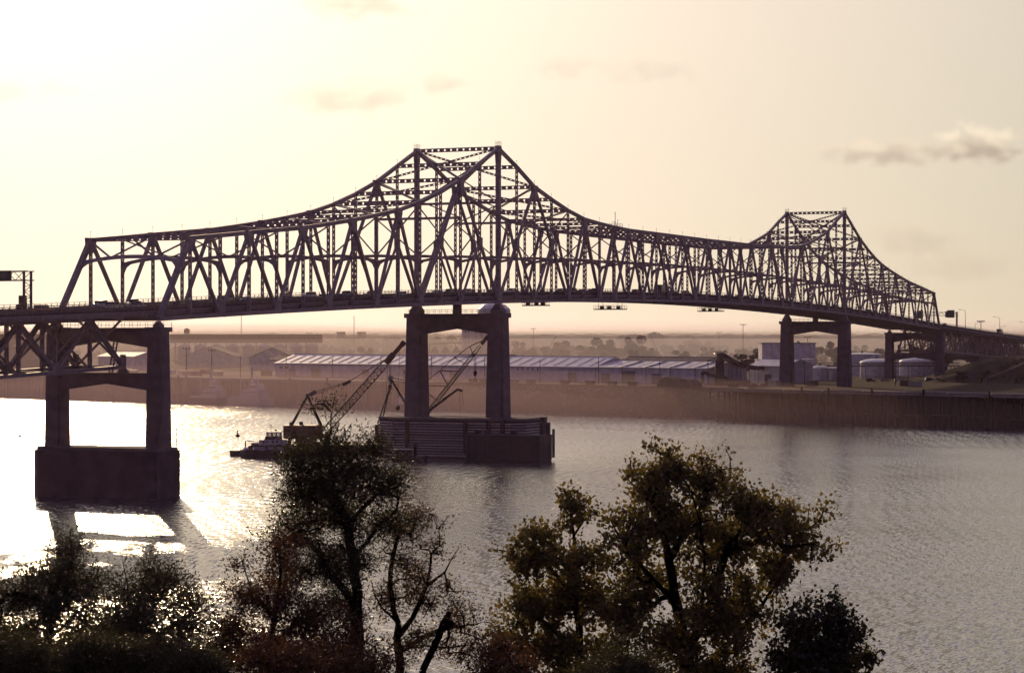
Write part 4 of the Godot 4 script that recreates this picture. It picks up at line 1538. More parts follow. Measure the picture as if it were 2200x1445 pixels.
	# channel buoys
	for q in [[-96.0, -813.0, "small dark channel buoy floating in the glare between the pier legs"], [-172.0, -812.0, "small pale channel buoy floating in the glare beyond the viaduct"]]:
		var b := thing("channel_buoy", q[2], "buoy", Vector3(q[0], 0, q[1]), 0, "channel buoys")
		var g := Geo.new()
		g.lathe(Vector3.ZERO, [Vector2(0.5, -0.5), Vector2(0.8, 0.0), Vector2(0.8, 0.5), Vector2(0.5, 0.7), Vector2(0, 0.75)], 12)
		part(g, "float", M.hull_red, b)
		var g2 := Geo.new()
		g2.tube(Vector3(0, 0.7, 0), Vector3(0, 1.8, 0), 0.35, 0.15, 8)
		g2.cbox(Vector3(0, 1.9, 0), Vector3(0.4, 0.4, 0.4))
		part(g2, "lantern", M.black_paint, b)
	# two working ships at the far quay
	for q in [["white working ship with a pale radome and lattice masts at the far quay", on_shore(-262, -17.5, 0), 1.0], ["longer white working ship with a high forecastle at the far quay behind the first one", on_shore(-228, -17.5, 0), 1.12]]:
		var k: float = q[2]
		var s := thing("working_ship", q[0], "ship", q[1], SHORE_TURN, "ships at the far quay")
		var hg := Geo.new()
		hull_shape(hg, -14.0 * k, 15.0 * k, 3.8, -2.0, 3.0 * k, 6.0)
		part(hg, "hull", M.pile if k == 1.0 else M.white_paint, s)
		var bw := Geo.new()
		bw.box(Vector3(-13.0 * k, 3.05 * k, -3.6), Vector3(9.0 * k, 4.0 * k, 3.6))
		part(bw, "bulwark", M.white_paint, s)
		var s1 := Geo.new()
		s1.box(Vector3(-4.0, 4.0 * k, -3.0), Vector3(8.5 * k, 7.2 * k, 3.0))
		part(s1, "superstructure", M.white_paint, s)
		for x in 6:
			var w := Geo.new()
			w.cbox(Vector3(-2.8 + x * 1.9, 5.9 * k, 3.03), Vector3(0.8, 0.7, 0.06))
			part(w, "window", M.glass, s)
		var s3 := Geo.new()
		s3.taper(7.2 * k, 9.6 * k, Rect2(1.0, -2.6, 6.5, 5.2), Rect2(1.6, -2.4, 5.0, 4.8))
		part(s3, "bridge_house", M.white_paint, s)
		var w2 := Geo.new()
		w2.box(Vector3(2.0, 8.2 * k, -2.62), Vector3(6.6, 9.0 * k, 2.62))
		part(w2, "window_band", M.glass, s)
		var mg := Geo.new()
		mg.lattice(Vector3(0, 7.2 * k, 0), Vector3(0, 17.5 * k, 0), Vector3(1, 0, 0), 0.8, Vector3(0, 0, 1), 0.8, 1.2, 0.9, 0.14)
		mg.beam(Vector3(-1.6, 14.5 * k, 0), Vector3(1.6, 14.5 * k, 0), 0.15, 0.15)
		mg.beam(Vector3(-9.0, 4.0 * k, 0), Vector3(-9.0, 13.0 * k, 0), 0.3, 0.3, Vector3.RIGHT)
		mg.beam(Vector3(-9.0, 12.0 * k, 0), Vector3(-3.5, 7.0 * k, 0), 0.2, 0.2)
		part(mg, "mast", M.white_paint, s)
		var rd := Geo.new()
		rd.lathe(Vector3(3.5, 9.6 * k, 0), [Vector2(0.6, 0), Vector2(1.4, 0.7), Vector2(1.6, 1.6), Vector2(1.3, 2.5), Vector2(0.6, 3.1), Vector2(0, 3.2)], 14)
		part(rd, "radome", M.white_paint, s)
	var tug := thing("harbour_tug", "small white tug with glazed wheelhouse moored below the lettered warehouse", "tug", on_shore(-112, -16.5, 0), SHORE_TURN)
	var tg := Geo.new()
	hull_shape(tg, -8.0, 9.0, 3.0, -1.5, 2.8, 4.0)
	part(tg, "hull", M.pile, tug)
	var tc := Geo.new()
	tc.box(Vector3(-4.5, 2.8, -2.2), Vector3(4.0, 6.2, 2.2))
	tc.taper(6.2, 9.0, Rect2(-1.0, -1.8, 4.4, 3.6), Rect2(-0.6, -1.6, 3.6, 3.2))
	part(tc, "deckhouse", M.white_paint, tug)
	var tw := Geo.new()
	tw.box(Vector3(-0.5, 7.4, -1.75), Vector3(2.9, 8.4, 1.75))
	part(tw, "window_band", M.glass, tug)
	var tm := Geo.new()
	tm.beam(Vector3(0, 9.0, 0), Vector3(0, 15.5, 0), 0.2, 0.2, Vector3.RIGHT)
	tm.beam(Vector3(-1.4, 12.5, 0), Vector3(1.4, 12.5, 0), 0.14, 0.14)
	tm.beam(Vector3(-1.0, 14.0, 0), Vector3(1.0, 14.0, 0), 0.14, 0.14)
	part(tm, "mast", M.white_paint, tug)


# ---------------------------------------------------------------- the port on the far bank
func hall(called: String, label: String, at: Vector3, turn: float, long: float, deep: float, eave: float, ridge: float, wall_m: Material, roof_m: Material, strips: float, doors: Array, group := "") -> Node3D:
	# gabled hall: x from 0 to long along the front, front wall at z = 0, ridge along x
	var h := thing(called, label, "warehouse", at, turn, group)
	var w := Geo.new()
	var o := -0.4
	w.prism([Vector3(0, o, 0), Vector3(0, o, -deep), Vector3(0, eave, -deep), Vector3(0, ridge, -deep / 2.0), Vector3(0, eave, 0)], Vector3(long, 0, 0))
	part(w, "wall", wall_m, h)
	for side in 2:
		var z0 := 0.7 if side == 0 else -deep - 0.7
		var drop := 0.7 * (ridge - eave) / (deep / 2.0)
		var a := Vector3(-0.6, eave - drop + 0.1, z0)
		var b := Vector3(-0.6, ridge + 0.1, -deep / 2.0)
		var x := 0.0
		var wide := strips if strips > 0.0 else long + 1.2
		var r := Geo.new()
		var n := (b - a).cross(Vector3.RIGHT).normalized()
		if n.y < 0.0:
			n = -n
		r.prism([a, b, b + n * 0.25, a + n * 0.25], Vector3(long + 1.2, 0, 0))
		part(r, "roof", roof_m, h)
		if strips > 0.0:
			while x < long - wide * 0.5:
				var k := Geo.new()
				var p := a.lerp(b, 0.12) + Vector3(x + wide * 0.5, 0, 0) + n * 0.25
				var q := a.lerp(b, 0.86) + Vector3(x + wide * 0.5, 0, 0) + n * 0.25
				k.prism([p, q, q + n * 0.12, p + n * 0.12], Vector3(0.95, 0, 0))
				part(k, "skylight", M.skylight, h)
				x += wide
	var rc := Geo.new()
	rc.beam(Vector3(-0.6, ridge + 0.32, -deep / 2.0), Vector3(long + 0.6, ridge + 0.32, -deep / 2.0), 0.8, 0.3)
	part(rc, "ridge_cap", M.steel_dark, h)
	for d in doors:
		var g := Geo.new()
		g.box(Vector3(d[0] - d[1] / 2.0, 0.0, -0.1), Vector3(d[0] + d[1] / 2.0, d[2], 0.12))
		var dr := part(g, "door", M.door_dark, h)
		var f := Geo.new()
		f.box(Vector3(d[0] - d[1] / 2.0 - 0.25, d[2], -0.1), Vector3(d[0] + d[1] / 2.0 + 0.25, d[2] + 0.3, 0.22))
		part(f, "door_lintel", wall_m, dr)
	return h

func tank(called: String, label: String, at: Vector3, r: float, eave: float, crown: float, group: String) -> void:
	var t := thing(called, label, "tank", at, 0, group)
	var g := Geo.new()
	g.lathe(Vector3.ZERO, [Vector2(r, -0.3), Vector2(r, eave)], 40)
	part(g, "shell", M.tank_white, t)
	var d := Geo.new()
	var prof := []
	for i in 9:
		var f := i / 8.0
		prof.append(Vector2((r + 0.15) * cos(f * PI / 2.0) if i < 8 else 0.0, eave + (crown - eave) * sin(f * PI / 2.0)))
	d.lathe(Vector3.ZERO, [Vector2(r + 0.15, eave - 0.25), Vector2(r + 0.15, eave)] + prof.slice(1), 40)
	var dome := part(d, "dome", M.tank_white, t)
	var v := Geo.new()
	v.tube(Vector3(0, crown - 0.1, 0), Vector3(0, crown + 0.9, 0), 0.35, 0.35, 10)
	v.tube(Vector3(0, crown + 0.9, 0), Vector3(0, crown + 1.1, 0), 0.6, 0.6, 10)
	part(v, "vent", M.tank_white, dome)
	var s := Geo.new()
	for k in 28:
		var a := -0.3 + k * 0.06
		s.cbox(Vector3(sin(a) * (r + 0.5), eave * k / 28.0, cos(a) * (r + 0.5)), Vector3(0.5, 0.1, 0.5))
	part(s, "stair", M.galvanised, t)

func mast(label: String, at: Vector3, tall: float, heads: int, group := "port light masts") -> void:
	var t := thing("light_mast", label, "light mast", at, 0, group)
	var g := Geo.new()
	g.tube(Vector3(0, -0.3, 0), Vector3(0, tall, 0), 0.38, 0.2, 8)
	part(g, "pole", M.galvanised, t)
	var h := Geo.new()
	h.cbox(Vector3(0, tall, 0), Vector3(4.2, 0.3, 0.5))
	for k in heads:
		h.cbox(Vector3(-1.9 + 3.8 * k / maxf(1, heads - 1), tall + 0.4, 0), Vector3(0.7, 0.6, 0.6))
	part(h, "lamp_bar", M.steel_dark, t)

func make_port() -> void:
	# two long quay warehouses
	var wd := []
	for a in [-277.5, -257.4, -217.0, -185.0, -150.0, -122.0, -67.0]:
		wd.append([a + 292.0, 5.5 if a != -257.4 else 7.5, 4.6 if a != -257.4 else 5.4])
	var w1 := hall("quay_warehouse", "long pale quay warehouse with lettered board under its eave", on_shore(-292, 50, GROUND), SHORE_TURN, 240, 28, 7.3, 11.9, M.sheet_wall, M.sheet_roof, 8.0, wd, "quay warehouses")
	for k in 3:
		var g := Geo.new()
		g.cbox(Vector3(5.0 + k * 5.0, 5.0, 0.03), Vector3(2.6, 1.1, 0.12))
		part(g, "window", M.glass, w1)
	# the lettered board hangs on the wall
	var sg := thing("sign_board", "white board with dark letters on the long pale quay warehouse", "sign", on_shore(-95.5, 50, GROUND) + Vector3(-0.2, 0, 0.2), SHORE_TURN)
	var bo := Geo.new()
	bo.box(Vector3(-10.5, 4.9, -0.05), Vector3(10.0, 7.0, 0.12))
	part(bo, "board", M.sign_white, sg)
	var font := SystemFont.new()
	font.font_names = PackedStringArray(["Droid Sans"])
	font.font_weight = 700
	var word := "ROUGE"
	for i in word.length():
		var tm := TextMesh.new()
		tm.text = word[i]
		tm.font = font
		tm.font_size = 64
		tm.pixel_size = 2.2 / 64.0
		tm.depth = 0.1
		var l := MeshInstance3D.new()
		l.name = "letter"
		l.mesh = tm
		l.material_override = M.letters
		sg.add_child(l, true)
		l.position = Vector3(-8.2 + i * 3.5, 5.95, 0.16)
	var w2 := hall("quay_warehouse", "lower pale quay warehouse with dark pipes over its roof next to the conveyor tower", on_shore(-51.5, 50, GROUND), SHORE_TURN, 69.5, 28, 7.3, 10.1, M.sheet_wall, M.sheet_roof, 7.5, [[6.5, 5.5, 4.4], [21.0, 8.0, 5.8], [38.5, 5.8, 4.6]], "quay warehouses")
	for x in [18.0, 33.0, 48.0, 63.0]:
		var g := Geo.new()
		g.beam(Vector3(x, 7.7, 1.2), Vector3(x + 1.0, 10.6, -13.0), 0.35, 0.35)
		g.beam(Vector3(x, 7.9, 1.2), Vector3(x, 0.0, 1.2), 0.3, 0.3, Vector3.RIGHT)
		part(g, "roof_pipe", M.steel_dark, w2)
	hall("quay_warehouse", "narrow pale shed behind the conveyor tower", on_shore(2, 100, GROUND), SHORE_TURN, 22, 20, 8.0, 11.0, M.sheet_wall, M.sheet_roof, 0.0, [[11.0, 4.0, 4.2]], "quay warehouses")
	hall("storage_shed", "gabled storage shed with dark roof below the long conveyor gallery", Vector3(-196, GROUND, -1642), PI / 2.0, 50, 36, 7.9, 14.4, M.sheet_wall, M.dull_roof, 0.0, [[20.0, 5.0, 4.0]], "gabled sheds")
	hall("storage_shed", "smaller gabled storage shed with dark roof beside the silos", Vector3(-143, GROUND, -1530), PI / 2.0, 45, 30, 8.1, 14.4, M.sheet_wall, M.dull_roof, 0.0, [[20.0, 5.0, 4.0]], "gabled sheds")
	# tall dark storage hall far to the left
	var dh := hall("storage_hall", "big dark flat storage hall beyond the viaduct", Vector3(-420, GROUND, -1660), 0.0, 92, 60, 23.5, 25.0, M.gallery, M.gallery, 0.0, [], "")
	for k in 9:
		var g := Geo.new()
		g.cbox(Vector3(12.0 + k * 9.0, 15.5, 0.05), Vector3(4.0, 0.8, 0.14))
		part(g, "vent_strip", M.sheet_wall, dh)
	# silos under a long conveyor gallery
	var ga := thing("conveyor_gallery", "long dark conveyor gallery carried over a row of silos", "conveyor", Vector3(-259, 0, -1760), 0.12)
	var gg := Geo.new()
	gg.box(Vector3(0, 30.2, -3.5), Vector3(115, 36.2, 3.5))
	part(gg, "gallery_box", M.gallery, ga)
	var gr := Geo.new()
	gr.box(Vector3(-0.5, 36.2, -4.0), Vector3(115.5, 36.7, 4.0))
	part(gr, "gallery_roof", M.dull_roof, ga)
	for k in 15:
		var g := Geo.new()
		g.cbox(Vector3(4.0 + k * 7.6, 33.2, 3.55), Vector3(0.5, 5.6, 0.2))
		part(g, "gallery_rib", M.dull_roof, ga)
		var l := Geo.new()
		for z in [-2.8, 2.8]:
			l.beam(Vector3(4.0 + k * 7.6, GROUND - 0.3, z), Vector3(4.0 + k * 7.6, 30.2, z), 0.5, 0.5, Vector3.RIGHT)
		part(l, "gallery_trestle", M.gallery, ga)
	for k in 9:
		var at := Vector3(-247 + k * 11.9, GROUND, -1752 + k * -1.4)
		var s := thing("grain_silo", "pale round silo standing under the long conveyor gallery", "silo", at, 0, "silos under the gallery")
		var g := Geo.new()
		g.lathe(Vector3.ZERO, [Vector2(4.6, -0.3), Vector2(4.6, 14.6)], 24)
		part(g, "shell", M.silo, s)
		var c := Geo.new()
		c.lathe(Vector3.ZERO, [Vector2(4.8, 14.6), Vector2(0.8, 16.6), Vector2(0, 16.7)], 24)
		part(c, "cone_roof", M.silo, s)
	# little water tank on legs at the gallery's end
	var wt := thing("water_tank", "small dark water tank on legs above the conveyor gallery", "water tank", Vector3(-252, 0, -1800))
	var wg := Geo.new()
	wg.lathe(Vector3(0, 37.0, 0), [Vector2(0, 0), Vector2(2.0, 0.6), Vector2(2.2, 1.4), Vector2(2.2, 3.4), Vector2(0, 4.6)], 16)
	part(wg, "vessel", M.gallery, wt)
	for k in 4:
		var g := Geo.new()
		var a := PI / 4.0 + k * PI / 2.0
		g.beam(Vector3(cos(a) * 2.6, GROUND - 0.3, sin(a) * 2.6), Vector3(cos(a) * 1.7, 38.0, sin(a) * 1.7), 0.35, 0.35, Vector3.RIGHT)
		part(g, "leg", M.gallery, wt)
	# pair of lift towers
	var lt := thing("lift_dock", "pair of latticed lift towers with boxy heads beyond the warehouses", "lift tower", Vector3(-180, 0, -2600))
	for x in [-11.5, 11.5]:
		var g := Geo.new()
		for e in [[-3.4, -3], [3.4, -3], [3.4, 3], [-3.4, 3]]:
			g.beam(Vector3(x + e[0], GROUND - 0.3, e[1]), Vector3(x + e[0] * 0.8, 33.0, e[1]), 0.7, 0.7, Vector3.RIGHT)
		for k in 3:
			g.beam(Vector3(x - 3.3, 14.0 + k * 6.5, 3), Vector3(x + 3.3, 20.5 + k * 6.0, 3), 0.4, 0.4)
			g.beam(Vector3(x + 3.3, 14.0 + k * 6.5, 3), Vector3(x - 3.3, 20.5 + k * 6.0, 3), 0.4, 0.4)
		part(g, "tower_frame", M.gallery, lt)
		for e in [-2.4, 2.4]:
			var h := Geo.new()
			h.tube(Vector3(x + e, 33.0, 0), Vector3(x + e, 40.2, 0), 2.6, 2.6, 12)
			part(h, "counterweight", M.gallery, lt)
	var ls := Geo.new()
	ls.box(Vector3(-9, 27.5, -3), Vector3(9, 34.5, 3))
	ls.box(Vector3(-14, 24.0, -3), Vector3(14, 26.0, 3))
	part(ls, "lift_span", M.gallery, lt)
	# grain elevator
	var el := thing("grain_elevator", "tall white grain elevator block with round bin seen between the pier legs", "elevator", Vector3(-33, GROUND, -1900))
	var eb := Geo.new()
	eb.box(Vector3(-8, -0.3, -7), Vector3(7.5, 30.6, 7))
	part(eb, "tower_block", M.silo, el)
	var eh := Geo.new()
	eh.box(Vector3(-6, 30.6, -5), Vector3(5, 32.4, 5))
	part(eh, "head_house", M.silo, el)
	for y in 6:
		for x in [-5.0, -2.4, 3.5]:
			var g := Geo.new()
			g.cbox(Vector3(x, 5.0 + y * 4.2, 7.02), Vector3(0.8, 1.5, 0.12))
			part(g, "window", M.glass, el)
	var ec := Geo.new()
	ec.lathe(Vector3(10.6, 0, 2), [Vector2(3.1, -0.3), Vector2(3.1, 27.0), Vector2(0, 28.2)], 24)
	part(ec, "round_bin", M.tank_white, el)
	for k in 3:
		var hb := thing("hopper_bin", "round bin with steep conical roof in a row beside the white elevator", "silo", Vector3(-61.5 + k * 8.6, GROUND, -1850), 0, "cone-roofed bins")
		var g := Geo.new()
		g.lathe(Vector3.ZERO, [Vector2(3.9, -0.3), Vector2(3.9, 9.0)], 20)
		part(g, "shell", M.silo, hb)
		var c := Geo.new()
		c.lathe(Vector3.ZERO, [Vector2(4.1, 9.0), Vector2(0.5, 14.2), Vector2(0, 14.3)], 20)
		part(c, "cone_roof", M.dull_roof, hb)
	var cv := thing("bin_conveyor", "thin conveyor bridge over the cone-roofed bins", "conveyor", Vector3(-62, GROUND, -1850))
	var cg := Geo.new()
	cg.beam(Vector3(-4, 16.0, 0), Vector3(22, 17.0, 0), 1.2, 0.9)
	part(cg, "belt_gallery", M.gallery, cv)
	for x in [-3.5, 8.5, 17.0]:
		var g := Geo.new()
		g.beam(Vector3(x, -0.3, 0), Vector3(x, 15.9, 0), 0.5, 0.5, Vector3.RIGHT)
		part(g, "leg", M.gallery, cv)
	# great pale water tower behind the river pier
	var tw := thing("water_tower", "big pale water tower ball showing over the river pier cap", "water tower", Vector3(-11.5, GROUND, -1500))
	var tp := Geo.new()
	tp.lathe(Vector3(0, 31.5, 0), [Vector2(2.2, 0), Vector2(7.0, 1.6), Vector2(10.2, 4.0), Vector2(10.6, 6.5), Vector2(10.0, 8.6), Vector2(7.5, 10.8), Vector2(3.5, 12.2), Vector2(0, 12.5)], 32)
	part(tp, "vessel", M.tank_white, tw)
	var ts := Geo.new()
	ts.lathe(Vector3.ZERO, [Vector2(4.0, -0.3), Vector2(2.2, 4.0), Vector2(2.2, 31.6)], 20)
	part(ts, "stem", M.tank_white, tw)
	# low long white shed further inland
	var lw := hall("transit_shed", "long low white open-sided shed among the trees inland", Vector3(113, GROUND, -2420), 0.0, 86, 26, 6.0, 7.6, M.sheet_wall, M.tank_white, 0.0, [], "")
	for k in 11:
		var g := Geo.new()
		g.cbox(Vector3(4.0 + k * 7.8, 2.6, 0.05), Vector3(0.8, 5.2, 0.3))
		part(g, "post", M.steel_dark, lw)
	# big box building and its annex
	var bx := thing("box_building", "big plain pale box building behind the second tower pier", "building", Vector3(152, GROUND, -1412))
	var b1 := Geo.new()
	b1.box(Vector3(0, -0.3, -22), Vector3(32.5, 17.6, 0))
	part(b1, "wall", M.sheet_wall, bx)
	var b2 := Geo.new()
	b2.box(Vector3(-0.4, 17.6, -22.4), Vector3(32.9, 18.2, 0.4))
	part(b2, "roof_edge", M.steel_dark, bx)
	for x in [3.4, 18.8]:
		var g := Geo.new()
		g.cbox(Vector3(x, 4.6, 0.05), Vector3(1.8, 2.2, 0.2))
		part(g, "louvre", M.gallery, bx)
	var b3 := Geo.new()
	b3.lathe(Vector3(22.5, 18.2, -4), [Vector2(0.9, 0), Vector2(0.6, 0.8), Vector2(0, 1.2)], 8)
	for k in 4:
		b3.beam(Vector3(5.0 + k * 8.0, 18.2, -1), Vector3(5.0 + k * 8.0, 19.3, -1), 0.12, 0.12, Vector3.RIGHT)
	part(b3, "roof_vent", M.steel_dark, bx)
	var an := thing("annex_building", "low pale flat-roofed annex in front of the big box building", "building", Vector3(143, GROUND, -1352))
	var ag := Geo.new()
	ag.box(Vector3(0, -0.3, -16), Vector3(33, 8.4, 0))
	part(ag, "wall", M.sheet_wall, an)
	var ar := Geo.new()
	ar.box(Vector3(-0.3, 8.4, -16.3), Vector3(33.3, 8.8, 0.3))
	part(ar, "roof_edge", M.tank_white, an)
	for k in 5:
		var g := Geo.new()
		g.cbox(Vector3(3.5 + k * 6.4, 3.0, 0.04), Vector3(2.8, 2.2, 0.12))
		part(g, "window", M.glass, an)
	# storage tanks
	tank("storage_tank", "white domed storage tank seen between the far pier's legs and the tower pier", Vector3(194.5, GROUND, -1240), 8.7, 7.9, 10.2, "white storage tanks")
	tank("storage_tank", "white domed storage tank half hidden behind its neighbour by the far pier", Vector3(219.0, GROUND, -1301), 8.6, 8.0, 10.4, "white storage tanks")
	tank("storage_tank", "white domed storage tank close against the far pier's near leg", Vector3(222.5, GROUND, -1281), 8.8, 7.9, 10.5, "white storage tanks")
	tank("storage_tank", "small white domed tank between the legs of the second tower pier", Vector3(152.5, GROUND, -1150), 4.6, 6.0, 7.6, "white storage tanks")
	tank("storage_tank", "plain small pale tank tucked behind the small domed one", Vector3(158.5, GROUND, -1163), 4.4, 6.2, 6.7, "white storage tanks")
	# pipe rack across the tank farm
	var pr := thing("pipe_rack", "dark latticed pipe bridge on paired legs in front of the white tanks", "pipe rack", Vector3(150, GROUND, -1203))
	for y in [6.6, 8.2]:
		for z in [-0.8, 0.8]:
			var g := Geo.new()
			g.beam(Vector3(0, y, z), Vector3(82, y, z), 0.25, 0.35)
			part(g, "chord", M.steel_dark, pr)
	var lc := Geo.new()
	for k in 32:
		lc.beam(Vector3(k * 2.56, 6.6 if k % 2 == 0 else 8.2, 0.8), Vector3((k + 1) * 2.56, 8.2 if k % 2 == 0 else 6.6, 0.8), 0.18, 0.2)
	part(lc, "lacing", M.steel_dark, pr)
	for k in 4:
		var g := Geo.new()
		g.tube(Vector3(0, 6.95 + k * 0.02, -0.5 + k * 0.33), Vector3(82, 6.95 + k * 0.02, -0.5 + k * 0.33), 0.16, 0.16, 6)
		part(g, "pipe", M.galvanised, pr)
	for x in [6.0, 32.0, 56.0, 78.0]:
		for e in [-0.9, 0.9]:
			var g := Geo.new()
			g.beam(Vector3(x + e, -0.3, 0.7), Vector3(x + e, 6.5, 0.7), 0.4, 0.4, Vector3.RIGHT)
			part(g, "leg", M.steel_dark, pr)
	var fe := thing("tank_fence", "low railing fence in front of the white tanks", "fence", Vector3(178, GROUND, -1196))
	for k in 28:
		var g := Geo.new()
		g.cbox(Vector3(k * 1.4, 0.75, 0), Vector3(0.12, 2.1, 0.12))
		part(g, "post", M.steel_dark, fe)
	for y in [0.7, 1.6]:
		var g := Geo.new()
		g.beam(Vector3(0, y, 0), Vector3(37.8, y, 0), 0.1, 0.12)
		part(g, "rail", M.steel_dark, fe)
	# conveyor tower with its two belts
	var ct := thing("conveyor_tower", "dark loading tower with a curved conveyor running inland from its top", "conveyor", Vector3(94, GROUND, -1052))
	var c1 := Geo.new()
	c1.taper(-0.3, 11.5, Rect2(-2.0, -2.0, 4.0, 4.0), Rect2(-1.9, -1.9, 3.8, 3.8))
	part(c1, "tower", M.gallery, ct)
	var c2 := Geo.new()
	c2.box(Vector3(-1.4, 11.5, -1.5), Vector3(1.6, 14.6, 1.5))
	c2.beam(Vector3(-2.6, 15.0, 0), Vector3(2.6, 15.0, 0), 3.0, 0.25)
	c2.beam(Vector3(1.0, 14.8, 0), Vector3(3.2, 15.8, 0), 0.3, 0.3)
	part(c2, "tower_head", M.gallery, ct)
	var c2r := Geo.new()
	for k in 6:
		c2r.beam(Vector3(-2.6 + k * 0.5, 11.5, 1.9), Vector3(-2.6 + k * 0.5, 12.6, 1.9), 0.07, 0.07, Vector3.RIGHT)
	c2r.beam(Vector3(-2.6, 12.6, 1.9), Vector3(0.0, 12.6, 1.9), 0.08, 0.08)
	c2r.box(Vector3(-2.7, 11.3, -2.0), Vector3(2.2, 11.5, 2.0))
	part(c2r, "platform", M.steel_dark, ct)
	var path := [Vector3(1.2, 13.6, 0), Vector3(5.5, 11.4, -8), Vector3(10.5, 9.2, -18), Vector3(15.5, 7.9, -28), Vector3(21.0, 7.2, -40), Vector3(30.0, 7.0, -58), Vector3(42.0, 7.0, -82)]
	for i in path.size() - 1:
		var g := Geo.new()
		g.beam(path[i], path[i + 1], 1.9, 1.9)
		part(g, "belt_gallery", M.gallery, ct)
		var l := Geo.new()
		for e in [-0.8, 0.8]:
			l.beam(path[i + 1] + Vector3(e, -0.8, 0), Vector3(path[i + 1].x + e, -0.3, path[i + 1].z), 0.3, 0.3, Vector3.RIGHT)
		part(l, "trestle", M.steel_dark, ct)
	var c3 := Geo.new()
	c3.beam(Vector3(-8.3, 6.0, 5.0), Vector3(7.0, 1.4, 5.0), 1.6, 1.5)
	c3.beam(Vector3(-2.0, 5.0, 5.0), Vector3(6.2, 1.0, 5.0), 1.9, 2.2)
	part(c3, "loading_chute", M.gallery, ct)
	var c4 := Geo.new()
	c4.tube(Vector3(-8.2, 6.1, 5.0), Vector3(-8.2, 0.5, 5.0), 0.75, 0.55, 10)
	part(c4, "spout", M.gallery, ct)
	var lm := thing("work_lamp", "small lit lamp at the top of the dark loading tower", "lamp", Vector3(91.4, GROUND + 14.3, -1049.6))
	var lg := Geo.new()
	lg.lathe(Vector3.ZERO, [Vector2(0, -0.2), Vector2(0.2, 0), Vector2(0, 0.2)], 8)
	var em := StandardMaterial3D.new()
	em.albedo_color = Color(1, 0.9, 0.8)
	em.emission_enabled = true
	em.emission = Color(1.0, 0.85, 0.75)
	em.emission_energy_multiplier = 6.0
	part(lg, "bulb", em, lm)
	var lb := Geo.new()
	lb.beam(Vector3(0, 0.25, 0), Vector3(0.9, 0.6, -0.6), 0.1, 0.1)
	part(lb, "bracket", M.steel_dark, lm)
	var ol := OmniLight3D.new()
	ol.name = "lamp_light"
	ol.light_energy = 0.6
	ol.light_size = 0.15
	ol.omni_range = 60.0
	ol.omni_attenuation = 2.0
	ol.shadow_enabled = true
	ol.light_color = Color(1.0, 0.85, 0.75)
	lm.add_child(ol)
	# round-backed hoods on the quay
	for q in [[38.0, 4.6, "dark round-backed cargo hood on the quay edge, larger of the two"], [47.5, 3.9, "dark round-backed cargo hood on the quay edge, smaller of the two"]]:
		var hd := thing("cargo_hood", q[2], "hood", on_shore(q[0], 2, GROUND - 0.05), SHORE_TURN, "hoods on the quay")
		var g := Geo.new()
		var pts := []
		for k in 13:
			var f := PI * k / 12.0
			pts.append(Vector3(-cos(f) * q[1] * 1.25, sin(f) * q[1] * 0.95, 3.0))
		g.prism(pts, Vector3(0, 0, -7.0))
		part(g, "cover", M.gallery, hd)
		for k in 3:
			var r := Geo.new()
			for j in 12:
				var f0 := PI * j / 12.0
				var f1 := PI * (j + 1) / 12.0
				r.beam(Vector3(-cos(f0) * q[1] * 1.27, sin(f0) * q[1] * 0.97, 2.8 - k * 3.2), Vector3(-cos(f1) * q[1] * 1.27, sin(f1) * q[1] * 0.97, 2.8 - k * 3.2), 0.3, 0.2)
			part(r, "hoop", M.steel_dark, hd)
	# quay crates and carts
	var r2 := RandomNumberGenerator.new()
	r2.seed = 5
	var crates := [-98.0, -92.0, -84.0, -70.0, -58.0, -36.0, -22.0, -8.0, 6.0, 62.0, 74.0]
	for i in crates.size():
		var t := thing("cargo_skip", "dark steel cargo skip standing on the quay in front of the warehouses", "skip", on_shore(crates[i], 12.0 + r2.randf() * 3.0, GROUND), SHORE_TURN + r2.randfn(0, 0.2), "skips on the quay")
		var g := Geo.new()
		g.taper(0.15, 1.9, Rect2(-1.8, -1.0, 3.6, 2.0), Rect2(-2.3, -1.2, 4.6, 2.4))
		part(g, "bin", M.hull_dark, t)
		var f := Geo.new()
		f.box(Vector3(-1.6, 0, -0.9), Vector3(-1.3, 0.15, 0.9)); f.box(Vector3(1.3, 0, -0.9), Vector3(1.6, 0.15, 0.9))
		part(f, "skid", M.steel_dark, t)
	# boxes, poles and small buildings that fill the yards
	var tones := ["hull_red", "galvanised", "gallery", "white_paint", "dull_roof"]
	var what := {"hull_red": "dark red", "galvanised": "grey", "gallery": "dark brown", "white_paint": "white", "dull_roof": "brown"}
	var spots := [[-372, 34, 0], [-366, 42, 3], [-352, 36, 1], [-340, 33, 2], [-338, 44, 3], [-325, 38, 0], [-312, 60, 4], [-398, 58, 3], [-410, 40, 1], [-430, 52, 2], [-446, 60, 3], [-384, 72, 4], [52, 34, 2], [60, 46, 1], [34, 78, 3], [70, 60, 4], [98, 92, 2], [112, 78, 1]]
	for q in spots:
		var tn: String = tones[q[2]]
		var near_what := "on the gravel yard behind the ships" if q[0] < -200 else "on the ground round the second tower pier"
		var t := thing("cargo_container", "%s cargo container standing %s" % [what[tn], near_what], "container", on_shore(q[0], q[1], GROUND), SHORE_TURN + r2.randfn(0, 0.3), "containers on the far bank")
		var g := Geo.new()
		g.box(Vector3(-3.0, 0.0, -1.2), Vector3(3.0, 2.6, 1.2))
		part(g, "shell", M[tn], t)
		for x in 7:
			var rb := Geo.new()
			rb.cbox(Vector3(-2.7 + x * 0.9, 1.3, 1.22), Vector3(0.35, 2.3, 0.06))
			part(rb, "wall_rib", M[tn], t)
